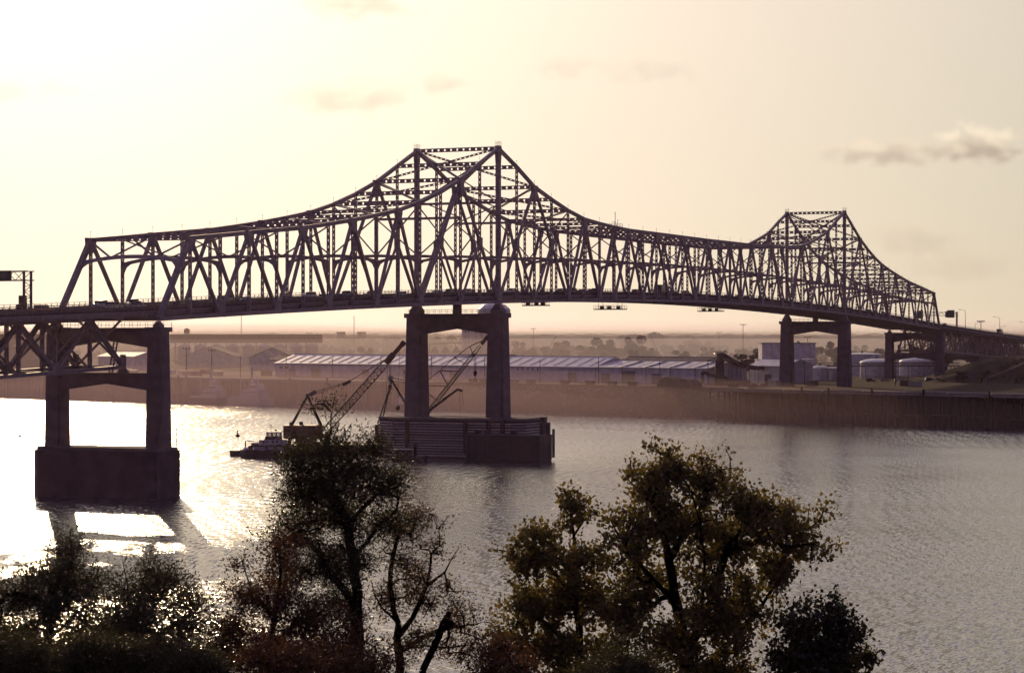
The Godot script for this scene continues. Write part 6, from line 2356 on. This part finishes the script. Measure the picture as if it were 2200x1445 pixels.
# limbs: polylines in metres from the tree's foot; lobes: [x, y, z, rx, ry, how full]
func near_tree(called: String, label: String, base: Vector3, limbs: Array, lobes: Array, per: float, clump: ArrayMesh, clumps: int, scatter: float, tones: Array, trunk_r: float, leaf_mat: String, seed_: int) -> void:
	var r := RandomNumberGenerator.new()
	r.seed = seed_
	var t := thing(called, label, "tree", base)
	var pos := PackedVector3Array()
	var par := PackedInt32Array()
	for l in limbs:
		var prev := -1
		for i in l.size():
			var p: Vector3 = l[i]
			if i == 0 and pos.size() > 0:
				var best := 1e9
				for k in pos.size():
					var dd := pos[k].distance_squared_to(p)
					if dd < best:
						best = dd
						prev = k
				continue
			if prev >= 0:
				var a := pos[prev]
				var steps := maxi(1, int(a.distance_to(p) / 0.55))
				for k in steps:
					var f := (k + 1.0) / steps
					pos.push_back(a.lerp(p, f) + Vector3(r.randfn(), r.randfn() * 0.3, r.randfn()) * (0.05 if k < steps - 1 else 0.0))
					par.push_back(prev)
					prev = pos.size() - 1
			else:
				pos.push_back(p)
				par.push_back(-1)
				prev = 0
	var limb_nodes := pos.size()
	# twig tips wanted inside the lobes, joined one after another to the nearest wood
	var want := []
	for q in lobes:
		var c := Vector3(q[0], q[1], q[2])
		var n := int(per * q[3] * q[4] * q[5] * 2.2)
		var tuft := Vector3.ZERO
		var loose := 0.25
		for i in n:
			if i % 4 == 0:              # leaves come in tufts with air between them
				var d := Vector3(r.randfn(), r.randfn(), r.randfn()).normalized() * pow(r.randf(), 0.62)
				loose = r.randf_range(0.14, 0.5)
				tuft = c + Vector3(d.x * q[3], d.y * q[4], d.z * minf(q[3], 1.6))
			want.append(tuft + Vector3(r.randfn(), r.randfn() * 0.8, r.randfn()) * loose)
	var order := []
	for w in want:
		var best := 1e9
		for k in limb_nodes:
			best = minf(best, pos[k].distance_squared_to(w))
		order.append([best, w])
	order.sort_custom(func(a, b): return a[0] < b[0])
	var tips := []
	for e in order:
		var w: Vector3 = e[1]
		var best := 1e9
		var at := 0
		for k in pos.size():
			var d := pos[k].distance_squared_to(w)
			if pos[k].y > w.y:
				d += (pos[k].y - w.y) * 0.6
			if d < best:
				best = d
				at = k
		var a := pos[at]
		var dist := a.distance_to(w)
		var steps := clampi(int(dist / 0.35), 1, 8)
		var prev := at
		for k in steps:
			var f := (k + 1.0) / steps
			var p := a.lerp(w, f)
			p.y += sin(f * PI) * dist * 0.09
			if k < steps - 1:
				p += Vector3(r.randfn(), r.randfn(), r.randfn()) * dist * 0.04
			pos.push_back(p)
			par.push_back(prev)
			prev = pos.size() - 1
		tips.append(prev)
	# thickness: a branch carries the section of what grows from it
	var load_ := PackedFloat32Array()
	load_.resize(pos.size())
	for i in range(pos.size() - 1, 0, -1):
		load_[i] = maxf(load_[i], 1.0)
		if par[i] >= 0:
			load_[par[i]] += load_[i]
	var full := pow(load_[0], 0.46)
	var wood := Geo.new()
	for i in range(1, pos.size()):
		if par[i] < 0:
			continue
		var r1 := maxf(0.007, trunk_r * pow(load_[i], 0.46) / full)
		var r0 := maxf(r1, minf(trunk_r * pow(load_[par[i]], 0.46) / full, r1 * 1.6))
		wood.tube(pos[par[i]], pos[i], r0, r1, 7 if r1 > 0.06 else (5 if r1 > 0.025 else 3), false)
	part(wood, "trunk", M.bark, t)
	var leaves := Geo.new()
	leaves.tinted = true
	var ca: Array = clump.surface_get_arrays(0)
	var cv: PackedVector3Array = ca[Mesh.ARRAY_VERTEX]
	var cn: PackedVector3Array = ca[Mesh.ARRAY_NORMAL]
	var cc: PackedColorArray = ca[Mesh.ARRAY_COLOR]
	for k in tips:
		var tone_at := r.randf()
		for j in clumps:
			var p: Vector3 = pos[k]
			if j > 0 and par[k] >= 0:
				p = p.lerp(pos[par[k]], r.randf())
			p += Vector3(r.randfn(), r.randfn() * 0.8, r.randfn()) * scatter
			var b := Basis.from_euler(Vector3(r.randfn() * 0.7, r.randf() * TAU, r.randfn() * 0.7))
			var tr := Transform3D(b.scaled(Vector3.ONE * r.randf_range(0.75, 1.25)), p)
			var f := clampf(tone_at * 0.7 + r.randf() * 0.3, 0.0, 0.999) * (tones.size() - 1)
			var c: Color = tones[int(f)].lerp(tones[int(f) + 1], f - int(f))
			for q in cv.size():
				leaves.v.push_back(tr * cv[q])
				leaves.n.push_back(b * cn[q])
				leaves.c.push_back(Color(c.r * cc[q].r, c.g * cc[q].g, c.b * cc[q].b))
	part(leaves, "crown", M[leaf_mat], t)

func make_near_trees() -> void:
	var broad := leaf_clump(11, 10, 0.17, 0.85, 0.15)
	var fine := leaf_clump(12, 14, 0.13, 0.3, 0.17)
	var small := leaf_clump(13, 9, 0.09, 0.6, 0.15)
	# leaf colours
	var green := [Color(0.095, 0.088, 0.03), Color(0.15, 0.132, 0.038), Color(0.23, 0.19, 0.05), Color(0.2, 0.13, 0.04)]
	var dark := [Color(0.04, 0.042, 0.018), Color(0.055, 0.054, 0.02), Color(0.08, 0.07, 0.024)]
	var rust := [Color(0.04, 0.02, 0.012), Color(0.075, 0.033, 0.016), Color(0.13, 0.055, 0.02), Color(0.06, 0.045, 0.018)]
	var dun := [Color(0.07, 0.05, 0.022), Color(0.1, 0.058, 0.024), Color(0.06, 0.05, 0.022)]
	near_tree("broad_tree", "biggest wide-crowned tree with yellowing leaves and many dark limbs on the near bank", Vector3(8.02, 5.30, -105.0),
		[[Vector3(0.00, -0.4, 0), Vector3(-0.08, 15.46, 0.00), Vector3(-0.57, 17.56, 0.00), Vector3(-0.94, 19.56, 0.00), Vector3(-1.20, 20.92, 0.00), Vector3(-1.72, 22.29, 0.00)],
		[Vector3(-0.94, 19.56, -0.00), Vector3(-0.25, 20.82, -0.14), Vector3(0.38, 21.38, -0.28), Vector3(0.80, 22.60, -0.42)],
		[Vector3(-0.08, 15.46, 0.00), Vector3(1.01, 17.77, 0.10), Vector3(1.64, 20.08, 0.19), Vector3(2.73, 21.66, 0.29)],
		[Vector3(-0.04, 14.62, -0.00), Vector3(1.64, 15.67, -0.29), Vector3(2.94, 16.93, -0.59), Vector3(3.84, 18.19, -0.88), Vector3(4.58, 18.93, -1.18)],
		[Vector3(0.48, 16.93, 0.00), Vector3(0.65, 19.24, 0.39), Vector3(0.44, 21.34, 0.77), Vector3(-0.25, 23.23, 1.16)],
		[Vector3(-0.57, 17.56, 0.00), Vector3(-1.72, 18.82, 0.39), Vector3(-2.67, 20.08, 0.77)],
		[Vector3(2.94, 16.93, 0.00), Vector3(4.37, 17.56, 1.20)],
		[Vector3(-1.20, 20.92, -0.00), Vector3(-2.56, 20.61, -0.28), Vector3(-3.61, 20.71, -0.57)],
		[Vector3(1.64, 20.08, -0.00), Vector3(3.32, 20.50, -0.36), Vector3(5.21, 20.92, -0.72)]],
		[[-0.67, 23.76, -1.16, 1.29, 1.06, 1.00], [-2.04, 22.60, -0.80, 1.53, 1.53, 1.00], [1.01, 23.13, -1.24, 1.65, 1.18, 1.00], [2.69, 22.08, 0.50, 1.76, 1.41, 1.00], [4.58, 21.13, -0.35, 1.65, 1.29, 1.00], [5.94, 20.40, 0.82, 0.89, 0.66, 0.70], [-2.98, 20.71, 0.68, 1.29, 1.18, 1.00], [-0.67, 21.13, -0.39, 1.76, 1.53, 1.00], [1.85, 20.40, -0.87, 1.88, 1.53, 1.00], [4.16, 19.35, -0.40, 1.65, 1.18, 1.00], [-1.83, 18.61, -1.22, 1.76, 1.41, 1.00], [1.01, 17.77, 0.39, 2.00, 1.65, 1.00], [3.11, 17.88, -0.81, 1.29, 1.06, 0.80], [-2.77, 16.93, -0.91, 1.65, 1.41, 1.00], [-0.25, 15.67, 1.01, 2.59, 1.41, 1.00], [2.06, 16.62, -0.16, 1.41, 0.94, 0.80], [1.43, 14.83, 1.16, 1.41, 0.94, 1.00]],
		16.00, broad, 3, 0.14, green, 0.38, "leaf_green", 71)
	near_tree("broad_tree", "slimmer tree with a tufted top and yellow-brown leaves left of the biggest tree", Vector3(3.23, 5.20, -109.0),
		[[Vector3(0.00, -0.4, 0), Vector3(-0.07, 15.02, 0.00), Vector3(-0.24, 18.29, 0.00), Vector3(-0.33, 20.47, 0.00), Vector3(-0.44, 21.89, 0.00)],
		[Vector3(-0.28, 20.47, -0.00), Vector3(0.15, 21.12, -0.51), Vector3(0.70, 21.45, -1.02)],
		[Vector3(-0.17, 17.42, 0.00), Vector3(-1.48, 18.94, 0.11), Vector3(-2.14, 20.14, 0.23)],
		[Vector3(-0.13, 16.55, 0.00), Vector3(0.59, 18.07, 1.17)],
		[Vector3(-0.09, 15.24, -0.00), Vector3(-1.92, 16.55, -0.19), Vector3(-3.01, 17.42, -0.37)]],
		[[-0.44, 22.26, 0.11, 0.78, 0.78, 1.00], [-0.07, 21.34, -0.33, 0.68, 0.73, 0.80], [-1.92, 20.58, 0.62, 1.10, 0.68, 1.00], [-2.57, 19.49, 0.48, 1.03, 1.03, 1.00], [-1.26, 19.27, 0.26, 1.22, 1.17, 1.00], [0.22, 19.49, 1.24, 1.03, 1.03, 1.00], [-2.83, 17.64, 0.53, 1.22, 1.10, 1.00], [-1.05, 17.42, -0.41, 1.83, 1.46, 1.00], [0.70, 17.64, -0.31, 1.22, 1.22, 1.00], [-3.12, 15.46, 0.35, 1.46, 1.34, 1.00], [-0.83, 15.02, 0.50, 2.08, 1.34, 1.00], [1.13, 15.02, -0.72, 1.46, 1.34, 1.00]],
		17.00, broad, 3, 0.14, green, 0.24, "leaf_green", 72)
	near_tree("broad_tree", "low dark round tree with a bare spike right of the biggest tree", Vector3(12.98, 5.60, -98.0),
		[[Vector3(0.00, -0.4, 0), Vector3(0.06, 15.52, 0.00), Vector3(0.24, 17.29, 0.00), Vector3(0.71, 18.70, 0.00)],
		[Vector3(0.08, 15.52, -0.00), Vector3(-0.73, 16.90, -0.26), Vector3(-1.22, 17.29, -0.53)],
		[Vector3(0.16, 16.11, 0.00), Vector3(1.14, 16.90, 0.01)]],
		[[0.55, 17.84, 0.17, 0.63, 0.59, 1.00], [-0.43, 17.44, -0.10, 0.88, 0.63, 1.00], [1.14, 16.93, 0.23, 0.82, 0.82, 1.00], [-0.04, 16.31, -0.03, 1.47, 0.94, 1.00], [1.69, 15.88, 0.05, 0.63, 0.67, 0.70], [-1.41, 16.66, -0.77, 0.74, 0.47, 0.70], [-1.22, 15.52, -1.01, 1.08, 0.74, 1.00], [0.74, 15.33, -0.64, 1.47, 0.78, 1.00]],
		25.00, broad, 3, 0.15, dark, 0.20, "leaf_dark", 73)
	near_tree("tall_tree", "tall dark dense tree with a twiggy top in front of the crane and fender", Vector3(-6.39, 5.60, -98.0),
		[[Vector3(0.00, -0.4, 0), Vector3(-0.06, 15.33, 0.00), Vector3(-0.20, 18.07, 0.00), Vector3(-0.33, 20.03, 0.00), Vector3(-0.51, 21.40, 0.00), Vector3(-0.98, 22.38, 0.00), Vector3(-1.25, 23.27, 0.00), Vector3(-1.37, 24.74, 0.00), Vector3(-1.23, 26.21, 0.00)],
		[Vector3(-0.51, 21.40, 0.00), Vector3(0.31, 22.38, 0.43), Vector3(1.10, 23.17, 0.86)],
		[Vector3(-0.33, 20.03, 0.00), Vector3(0.71, 21.40, 0.02), Vector3(1.39, 21.99, 0.04)],
		[Vector3(-0.98, 22.38, -0.00), Vector3(-2.04, 23.36, -0.46), Vector3(-2.63, 24.15, -0.93)],
		[Vector3(-0.20, 18.27, -0.00), Vector3(-1.45, 19.64, -0.46), Vector3(-2.43, 20.82, -0.91)],
		[Vector3(-1.25, 23.27, -0.00), Vector3(-0.27, 24.34, -0.23), Vector3(0.41, 24.93, -0.46)]],
		[[-1.45, 24.64, 0.98, 0.94, 0.82, 1.00], [-2.47, 23.95, 1.13, 0.82, 0.88, 1.00], [-2.63, 24.77, -0.39, 0.63, 0.55, 0.80], [-0.27, 24.25, -0.15, 1.18, 0.94, 1.00], [0.55, 25.03, -0.11, 0.51, 0.63, 1.00], [-1.65, 23.17, 1.10, 1.57, 1.08, 1.00], [0.51, 23.27, -0.14, 1.22, 1.08, 1.00], [1.49, 23.17, -0.49, 0.63, 0.74, 1.00], [-2.78, 22.58, 0.01, 0.94, 0.82, 0.70], [-1.06, 21.80, -1.29, 1.67, 1.18, 1.00], [1.10, 21.76, 0.04, 1.02, 0.82, 1.00], [-2.63, 21.01, -0.97, 1.18, 1.02, 1.00], [-3.18, 19.48, 0.84, 1.02, 0.82, 1.00], [-1.65, 19.74, -0.16, 1.41, 1.08, 1.00], [-0.18, 20.13, 1.18, 0.98, 1.22, 0.70], [-1.14, 26.21, -0.21, 0.74, 0.43, 0.35], [-0.67, 18.07, -0.60, 1.18, 1.18, 0.80]],
		30.00, fine, 4, 0.17, dark, 0.28, "leaf_dark", 74)
	near_tree("rust_tree", "bushy tree with rust-brown leaves below the tall dark tree", Vector3(-9.72, 5.80, -92.0),
		[[Vector3(0.00, -0.4, 0), Vector3(0.04, 15.99, 0.00), Vector3(0.33, 18.01, 0.00), Vector3(0.55, 19.76, 0.00), Vector3(0.52, 20.77, 0.00)],
		[Vector3(0.33, 17.83, -0.00), Vector3(-0.59, 19.12, -0.06), Vector3(-0.99, 20.31, -0.12)],
		[Vector3(0.18, 16.91, -0.00), Vector3(1.25, 18.01, -0.08), Vector3(1.99, 18.56, -0.15)],
		[Vector3(0.11, 16.36, -0.00), Vector3(-0.96, 17.28, -0.55), Vector3(-1.69, 17.46, -1.10)]],
		[[-0.99, 20.22, 0.70, 0.59, 0.33, 0.45], [0.52, 20.81, 0.45, 0.63, 0.77, 1.00], [-0.77, 19.15, 0.44, 0.96, 0.59, 1.00], [0.52, 18.84, -0.07, 1.14, 0.81, 1.00], [1.66, 18.20, 0.45, 1.14, 0.96, 1.00], [-1.36, 17.87, 0.99, 0.92, 0.77, 1.00], [-0.04, 16.91, 0.50, 1.56, 1.01, 1.00], [1.99, 16.54, -0.40, 1.38, 1.01, 1.00], [-1.88, 16.72, 1.03, 0.77, 0.83, 1.00], [3.09, 17.00, -0.48, 0.96, 1.14, 1.00]],
		40.00, small, 6, 0.20, rust, 0.22, "leaf_rust", 75)
	near_tree("sparse_tree", "thin half-bare tree with forked dark trunk and sparse brown leaves", Vector3(-4.77, 5.50, -101.0),
		[[Vector3(0.00, -0.4, 0), Vector3(-0.08, 15.20, 0.00), Vector3(-0.16, 17.02, 0.00), Vector3(-0.53, 18.63, 0.00), Vector3(-0.38, 20.05, 0.00), Vector3(-0.04, 21.46, 0.00)],
		[Vector3(-0.12, 16.41, -0.00), Vector3(0.42, 17.22, -0.10), Vector3(1.03, 18.63, -0.21), Vector3(1.25, 20.05, -0.31)],
		[Vector3(-0.16, 17.02, 0.00), Vector3(-0.89, 17.82, 0.54), Vector3(-1.29, 19.04, 1.08)],
		[Vector3(-0.04, 15.80, -0.00), Vector3(1.13, 16.51, -0.36), Vector3(2.24, 16.81, -0.72)],
		[Vector3(1.03, 18.63, -0.00), Vector3(1.84, 19.24, -0.24), Vector3(2.44, 20.25, -0.49)]],
		[[-0.12, 21.16, -0.21, 1.05, 0.85, 0.50], [0.73, 21.56, -0.68, 0.77, 0.69, 0.50], [1.37, 20.45, -0.52, 0.69, 0.85, 0.40], [0.32, 19.44, 0.89, 1.25, 1.05, 0.45], [-0.53, 18.03, -0.03, 1.05, 1.05, 0.40], [1.09, 18.03, -1.08, 1.05, 1.05, 0.40], [2.10, 18.33, 0.90, 0.73, 0.91, 0.35], [2.75, 17.32, -0.71, 0.85, 0.85, 0.35], [0.73, 16.41, 0.75, 1.41, 1.05, 0.35], [2.44, 15.80, -1.14, 1.05, 0.89, 0.35], [3.60, 16.11, 0.41, 0.57, 0.69, 0.50]],
		50.00, small, 4, 0.17, dun, 0.20, "leaf_rust", 76)
	near_tree("dead_tree", "leaning dead trunk with broken top and a few bare twigs", Vector3(-3.84, 5.70, -96.0),
		[[Vector3(0.00, -0.4, 0), Vector3(0.15, 15.51, 0.00), Vector3(0.77, 16.82, 0.00), Vector3(1.27, 17.93, 0.00)]],
		[[1.44, 17.53, 0.78, 0.42, 0.35, 0.20]],
		60.00, small, 2, 0.12, dun, 0.15, "leaf_rust", 77)
	near_tree("willow_tree", "feathery dark willow with a plumed top in front of the glittering water", Vector3(-19.15, 5.70, -95.0),
		[[Vector3(0.00, -0.4, 0), Vector3(0.11, 15.85, 0.00), Vector3(0.27, 17.56, 0.00), Vector3(0.57, 19.27, 0.00), Vector3(1.10, 20.69, 0.00)],
		[Vector3(0.30, 17.94, 0.00), Vector3(-0.42, 18.70, 0.38), Vector3(-0.99, 18.89, 0.75)],
		[Vector3(0.23, 16.99, -0.00), Vector3(1.29, 17.94, -0.48), Vector3(1.96, 18.51, -0.97)],
		[Vector3(0.11, 15.85, 0.00), Vector3(1.10, 16.61, 0.51), Vector3(0.91, 16.80, 1.02)]],
		[[1.10, 20.45, 0.60, 0.65, 0.65, 1.00], [0.49, 19.46, -0.63, 0.99, 0.61, 1.00], [1.71, 19.23, -0.19, 0.72, 0.80, 1.00], [-0.42, 19.42, -1.21, 0.65, 0.46, 0.70], [-1.03, 18.51, -0.92, 0.99, 0.65, 1.00], [0.34, 18.13, 0.39, 1.37, 0.84, 0.80], [1.86, 17.90, 0.71, 0.84, 0.84, 1.00], [-1.22, 16.95, -0.81, 1.18, 0.84, 1.00], [0.25, 16.70, 0.51, 1.37, 0.84, 0.60], [1.82, 16.42, -0.32, 0.99, 0.91, 1.00], [-1.65, 19.17, 0.12, 0.53, 0.38, 0.60], [-2.51, 17.75, 0.87, 0.95, 0.95, 1.00], [-1.18, 15.85, -0.69, 1.33, 0.57, 0.60]],
		46.00, fine, 4, 0.20, dark, 0.22, "leaf_dark", 78)
	near_tree("scrub_tree", "rounded dark tree with a forked dead leader between the willow and the rust tree", Vector3(-14.58, 5.90, -90.0),
		[[Vector3(0.00, -0.4, 0), Vector3(0.02, 16.36, 0.00), Vector3(-0.04, 18.34, 0.00), Vector3(-0.32, 19.51, 0.00), Vector3(-0.50, 20.41, 0.00)],
		[Vector3(-0.04, 18.70, -0.00), Vector3(0.18, 19.51, -0.43), Vector3(0.32, 19.99, -0.85)],
		[Vector3(-0.02, 17.80, -0.00), Vector3(0.90, 18.88, -0.18), Vector3(1.17, 19.78, -0.36)],
		[Vector3(0.00, 17.26, -0.00), Vector3(1.62, 17.98, -0.40), Vector3(2.07, 18.34, -0.81)],
		[Vector3(0.00, 17.08, -0.00), Vector3(-0.72, 17.98, -0.30), Vector3(-0.90, 18.88, -0.61)]],
		[[1.08, 19.96, 0.50, 0.61, 0.50, 1.00], [0.76, 19.20, -0.90, 0.79, 0.61, 1.00], [-0.58, 19.09, -0.39, 0.79, 0.54, 1.00], [1.66, 18.84, -0.78, 0.68, 0.68, 1.00], [0.18, 18.30, 1.23, 1.12, 0.79, 1.00], [2.02, 17.76, -0.02, 0.79, 0.72, 0.80], [-0.76, 17.44, -0.50, 0.99, 0.99, 1.00], [0.72, 16.90, -0.23, 1.53, 0.99, 1.00], [2.20, 16.50, 0.85, 0.79, 0.65, 0.80]],
		46.00, fine, 4, 0.19, dark, 0.20, "leaf_dark", 79)
	near_tree("thicket", "dense dark thicket at the foot of the willow", Vector3(-18.14, 6.10, -84.0),
		[[Vector3(0.00, -0.4, 0), Vector3(0.00, 16.50, 0.00), Vector3(-0.08, 17.34, 0.00)],
		[Vector3(0.00, 16.50, -0.00), Vector3(-0.92, 17.51, -0.55)],
		[Vector3(0.00, 16.50, 0.00), Vector3(0.92, 17.43, 0.10)]],
		[[-1.02, 17.34, 0.54, 0.74, 0.50, 1.00], [0.92, 17.26, 1.19, 0.74, 0.50, 1.00], [0.00, 17.51, -0.34, 0.92, 0.57, 1.00], [-0.37, 16.75, 0.09, 1.29, 0.60, 1.00], [0.74, 16.67, -0.33, 1.11, 0.57, 1.00]],
		64.00, fine, 5, 0.20, dark, 0.12, "leaf_dark", 80)
	near_tree("thicket", "dense dark thicket between the willow and the forked tree", Vector3(-14.51, 6.10, -82.0),
		[[Vector3(0.00, -0.4, 0), Vector3(0.00, 16.80, 0.00), Vector3(-0.08, 17.62, 0.00)],
		[Vector3(0.00, 16.80, 0.00), Vector3(-0.90, 17.78, 0.01)],
		[Vector3(0.00, 16.80, -0.00), Vector3(0.90, 17.70, -0.11)]],
		[[-0.99, 17.62, 0.15, 0.72, 0.49, 1.00], [0.90, 17.53, -0.30, 0.72, 0.49, 1.00], [0.00, 17.78, 0.87, 0.90, 0.56, 1.00], [-0.36, 17.04, -0.89, 1.26, 0.59, 1.00], [0.72, 16.96, -0.13, 1.08, 0.56, 1.00]],
		64.00, fine, 5, 0.20, dark, 0.12, "leaf_dark", 81)
	near_tree("thicket", "low dark thicket in front of the gap in the trees", Vector3(-11.29, 6.10, -83.0),
		[[Vector3(0.00, -0.4, 0), Vector3(0.00, 16.32, 0.00), Vector3(-0.08, 17.15, 0.00)],
		[Vector3(0.00, 16.32, -0.00), Vector3(-0.75, 17.31, -0.85)],
		[Vector3(0.00, 16.32, -0.00), Vector3(0.75, 17.23, -0.02)]],
		[[-0.82, 17.15, 0.01, 0.60, 0.50, 1.00], [0.75, 17.06, 1.22, 0.60, 0.50, 1.00], [0.00, 17.31, 0.81, 0.75, 0.56, 1.00], [-0.30, 16.57, 0.75, 1.05, 0.60, 1.00], [0.60, 16.48, 0.47, 0.90, 0.56, 1.00]],
		64.00, fine, 5, 0.20, dark, 0.12, "leaf_dark", 82)
	near_tree("thicket", "low brown thicket below the rust-leaved tree", Vector3(-8.20, 6.10, -82.0),
		[[Vector3(0.00, -0.4, 0), Vector3(0.00, 16.47, 0.00), Vector3(-0.08, 17.29, 0.00)],
		[Vector3(0.00, 16.47, -0.00), Vector3(-0.90, 17.45, -0.01)],
		[Vector3(0.00, 16.47, 0.00), Vector3(0.90, 17.37, 0.86)]],
		[[-0.99, 17.29, -1.07, 0.72, 0.49, 1.00], [0.90, 17.21, -0.32, 0.72, 0.49, 1.00], [0.00, 17.45, -1.17, 0.90, 0.56, 1.00], [-0.36, 16.71, 0.39, 1.26, 0.59, 1.00], [0.72, 16.63, -0.81, 1.08, 0.56, 1.00]],
		64.00, small, 5, 0.20, rust, 0.12, "leaf_rust", 83)
	near_tree("thicket", "low brown thicket at the foot of the tall dark tree", Vector3(-5.71, 6.10, -84.0),
		[[Vector3(0.00, -0.4, 0), Vector3(0.00, 16.08, 0.00), Vector3(-0.08, 16.92, 0.00)],
		[Vector3(0.00, 16.08, 0.00), Vector3(-0.76, 17.09, 0.56)],
		[Vector3(0.00, 16.08, 0.00), Vector3(0.76, 17.01, 0.99)]],
		[[-0.83, 16.92, -1.20, 0.60, 0.50, 1.00], [0.76, 16.84, -1.29, 0.60, 0.50, 1.00], [0.00, 17.09, 1.28, 0.76, 0.57, 1.00], [-0.30, 16.33, -0.47, 1.06, 0.60, 1.00], [0.60, 16.25, -0.79, 0.91, 0.57, 1.00]],
		64.00, small, 5, 0.20, rust, 0.12, "leaf_rust", 84)
	near_tree("thicket", "low brown thicket left of the slimmer tree", Vector3(-0.34, 6.10, -86.0),
		[[Vector3(0.00, -0.4, 0), Vector3(0.00, 15.95, 0.00), Vector3(-0.09, 16.81, 0.00)],
		[Vector3(0.00, 15.95, -0.00), Vector3(-0.60, 16.98, -0.72)],
		[Vector3(0.00, 15.95, 0.00), Vector3(0.60, 16.89, 0.28)]],
		[[-0.66, 16.81, -1.02, 0.48, 0.52, 1.00], [0.60, 16.72, 1.05, 0.48, 0.52, 1.00], [0.00, 16.98, -0.80, 0.60, 0.58, 1.00], [-0.24, 16.21, -0.10, 0.84, 0.62, 1.00], [0.48, 16.12, 0.71, 0.72, 0.58, 1.00]],
		64.00, small, 5, 0.20, rust, 0.12, "leaf_rust", 85)
	near_tree("thicket", "low dark thicket below the biggest tree", Vector3(3.86, 6.10, -84.0),
		[[Vector3(0.00, -0.4, 0), Vector3(0.00, 15.83, 0.00), Vector3(-0.08, 16.67, 0.00)],
		[Vector3(0.00, 15.83, 0.00), Vector3(-0.84, 16.84, 0.70)],
		[Vector3(0.00, 15.83, -0.00), Vector3(0.84, 16.75, -1.13)]],
		[[-0.92, 16.67, 0.88, 0.67, 0.50, 1.00], [0.84, 16.59, -0.47, 0.67, 0.50, 1.00], [0.00, 16.84, -1.27, 0.84, 0.57, 1.00], [-0.34, 16.08, -1.12, 1.18, 0.60, 1.00], [0.67, 16.00, 0.01, 1.01, 0.57, 1.00]],
		64.00, fine, 5, 0.20, dark, 0.12, "leaf_dark", 86)
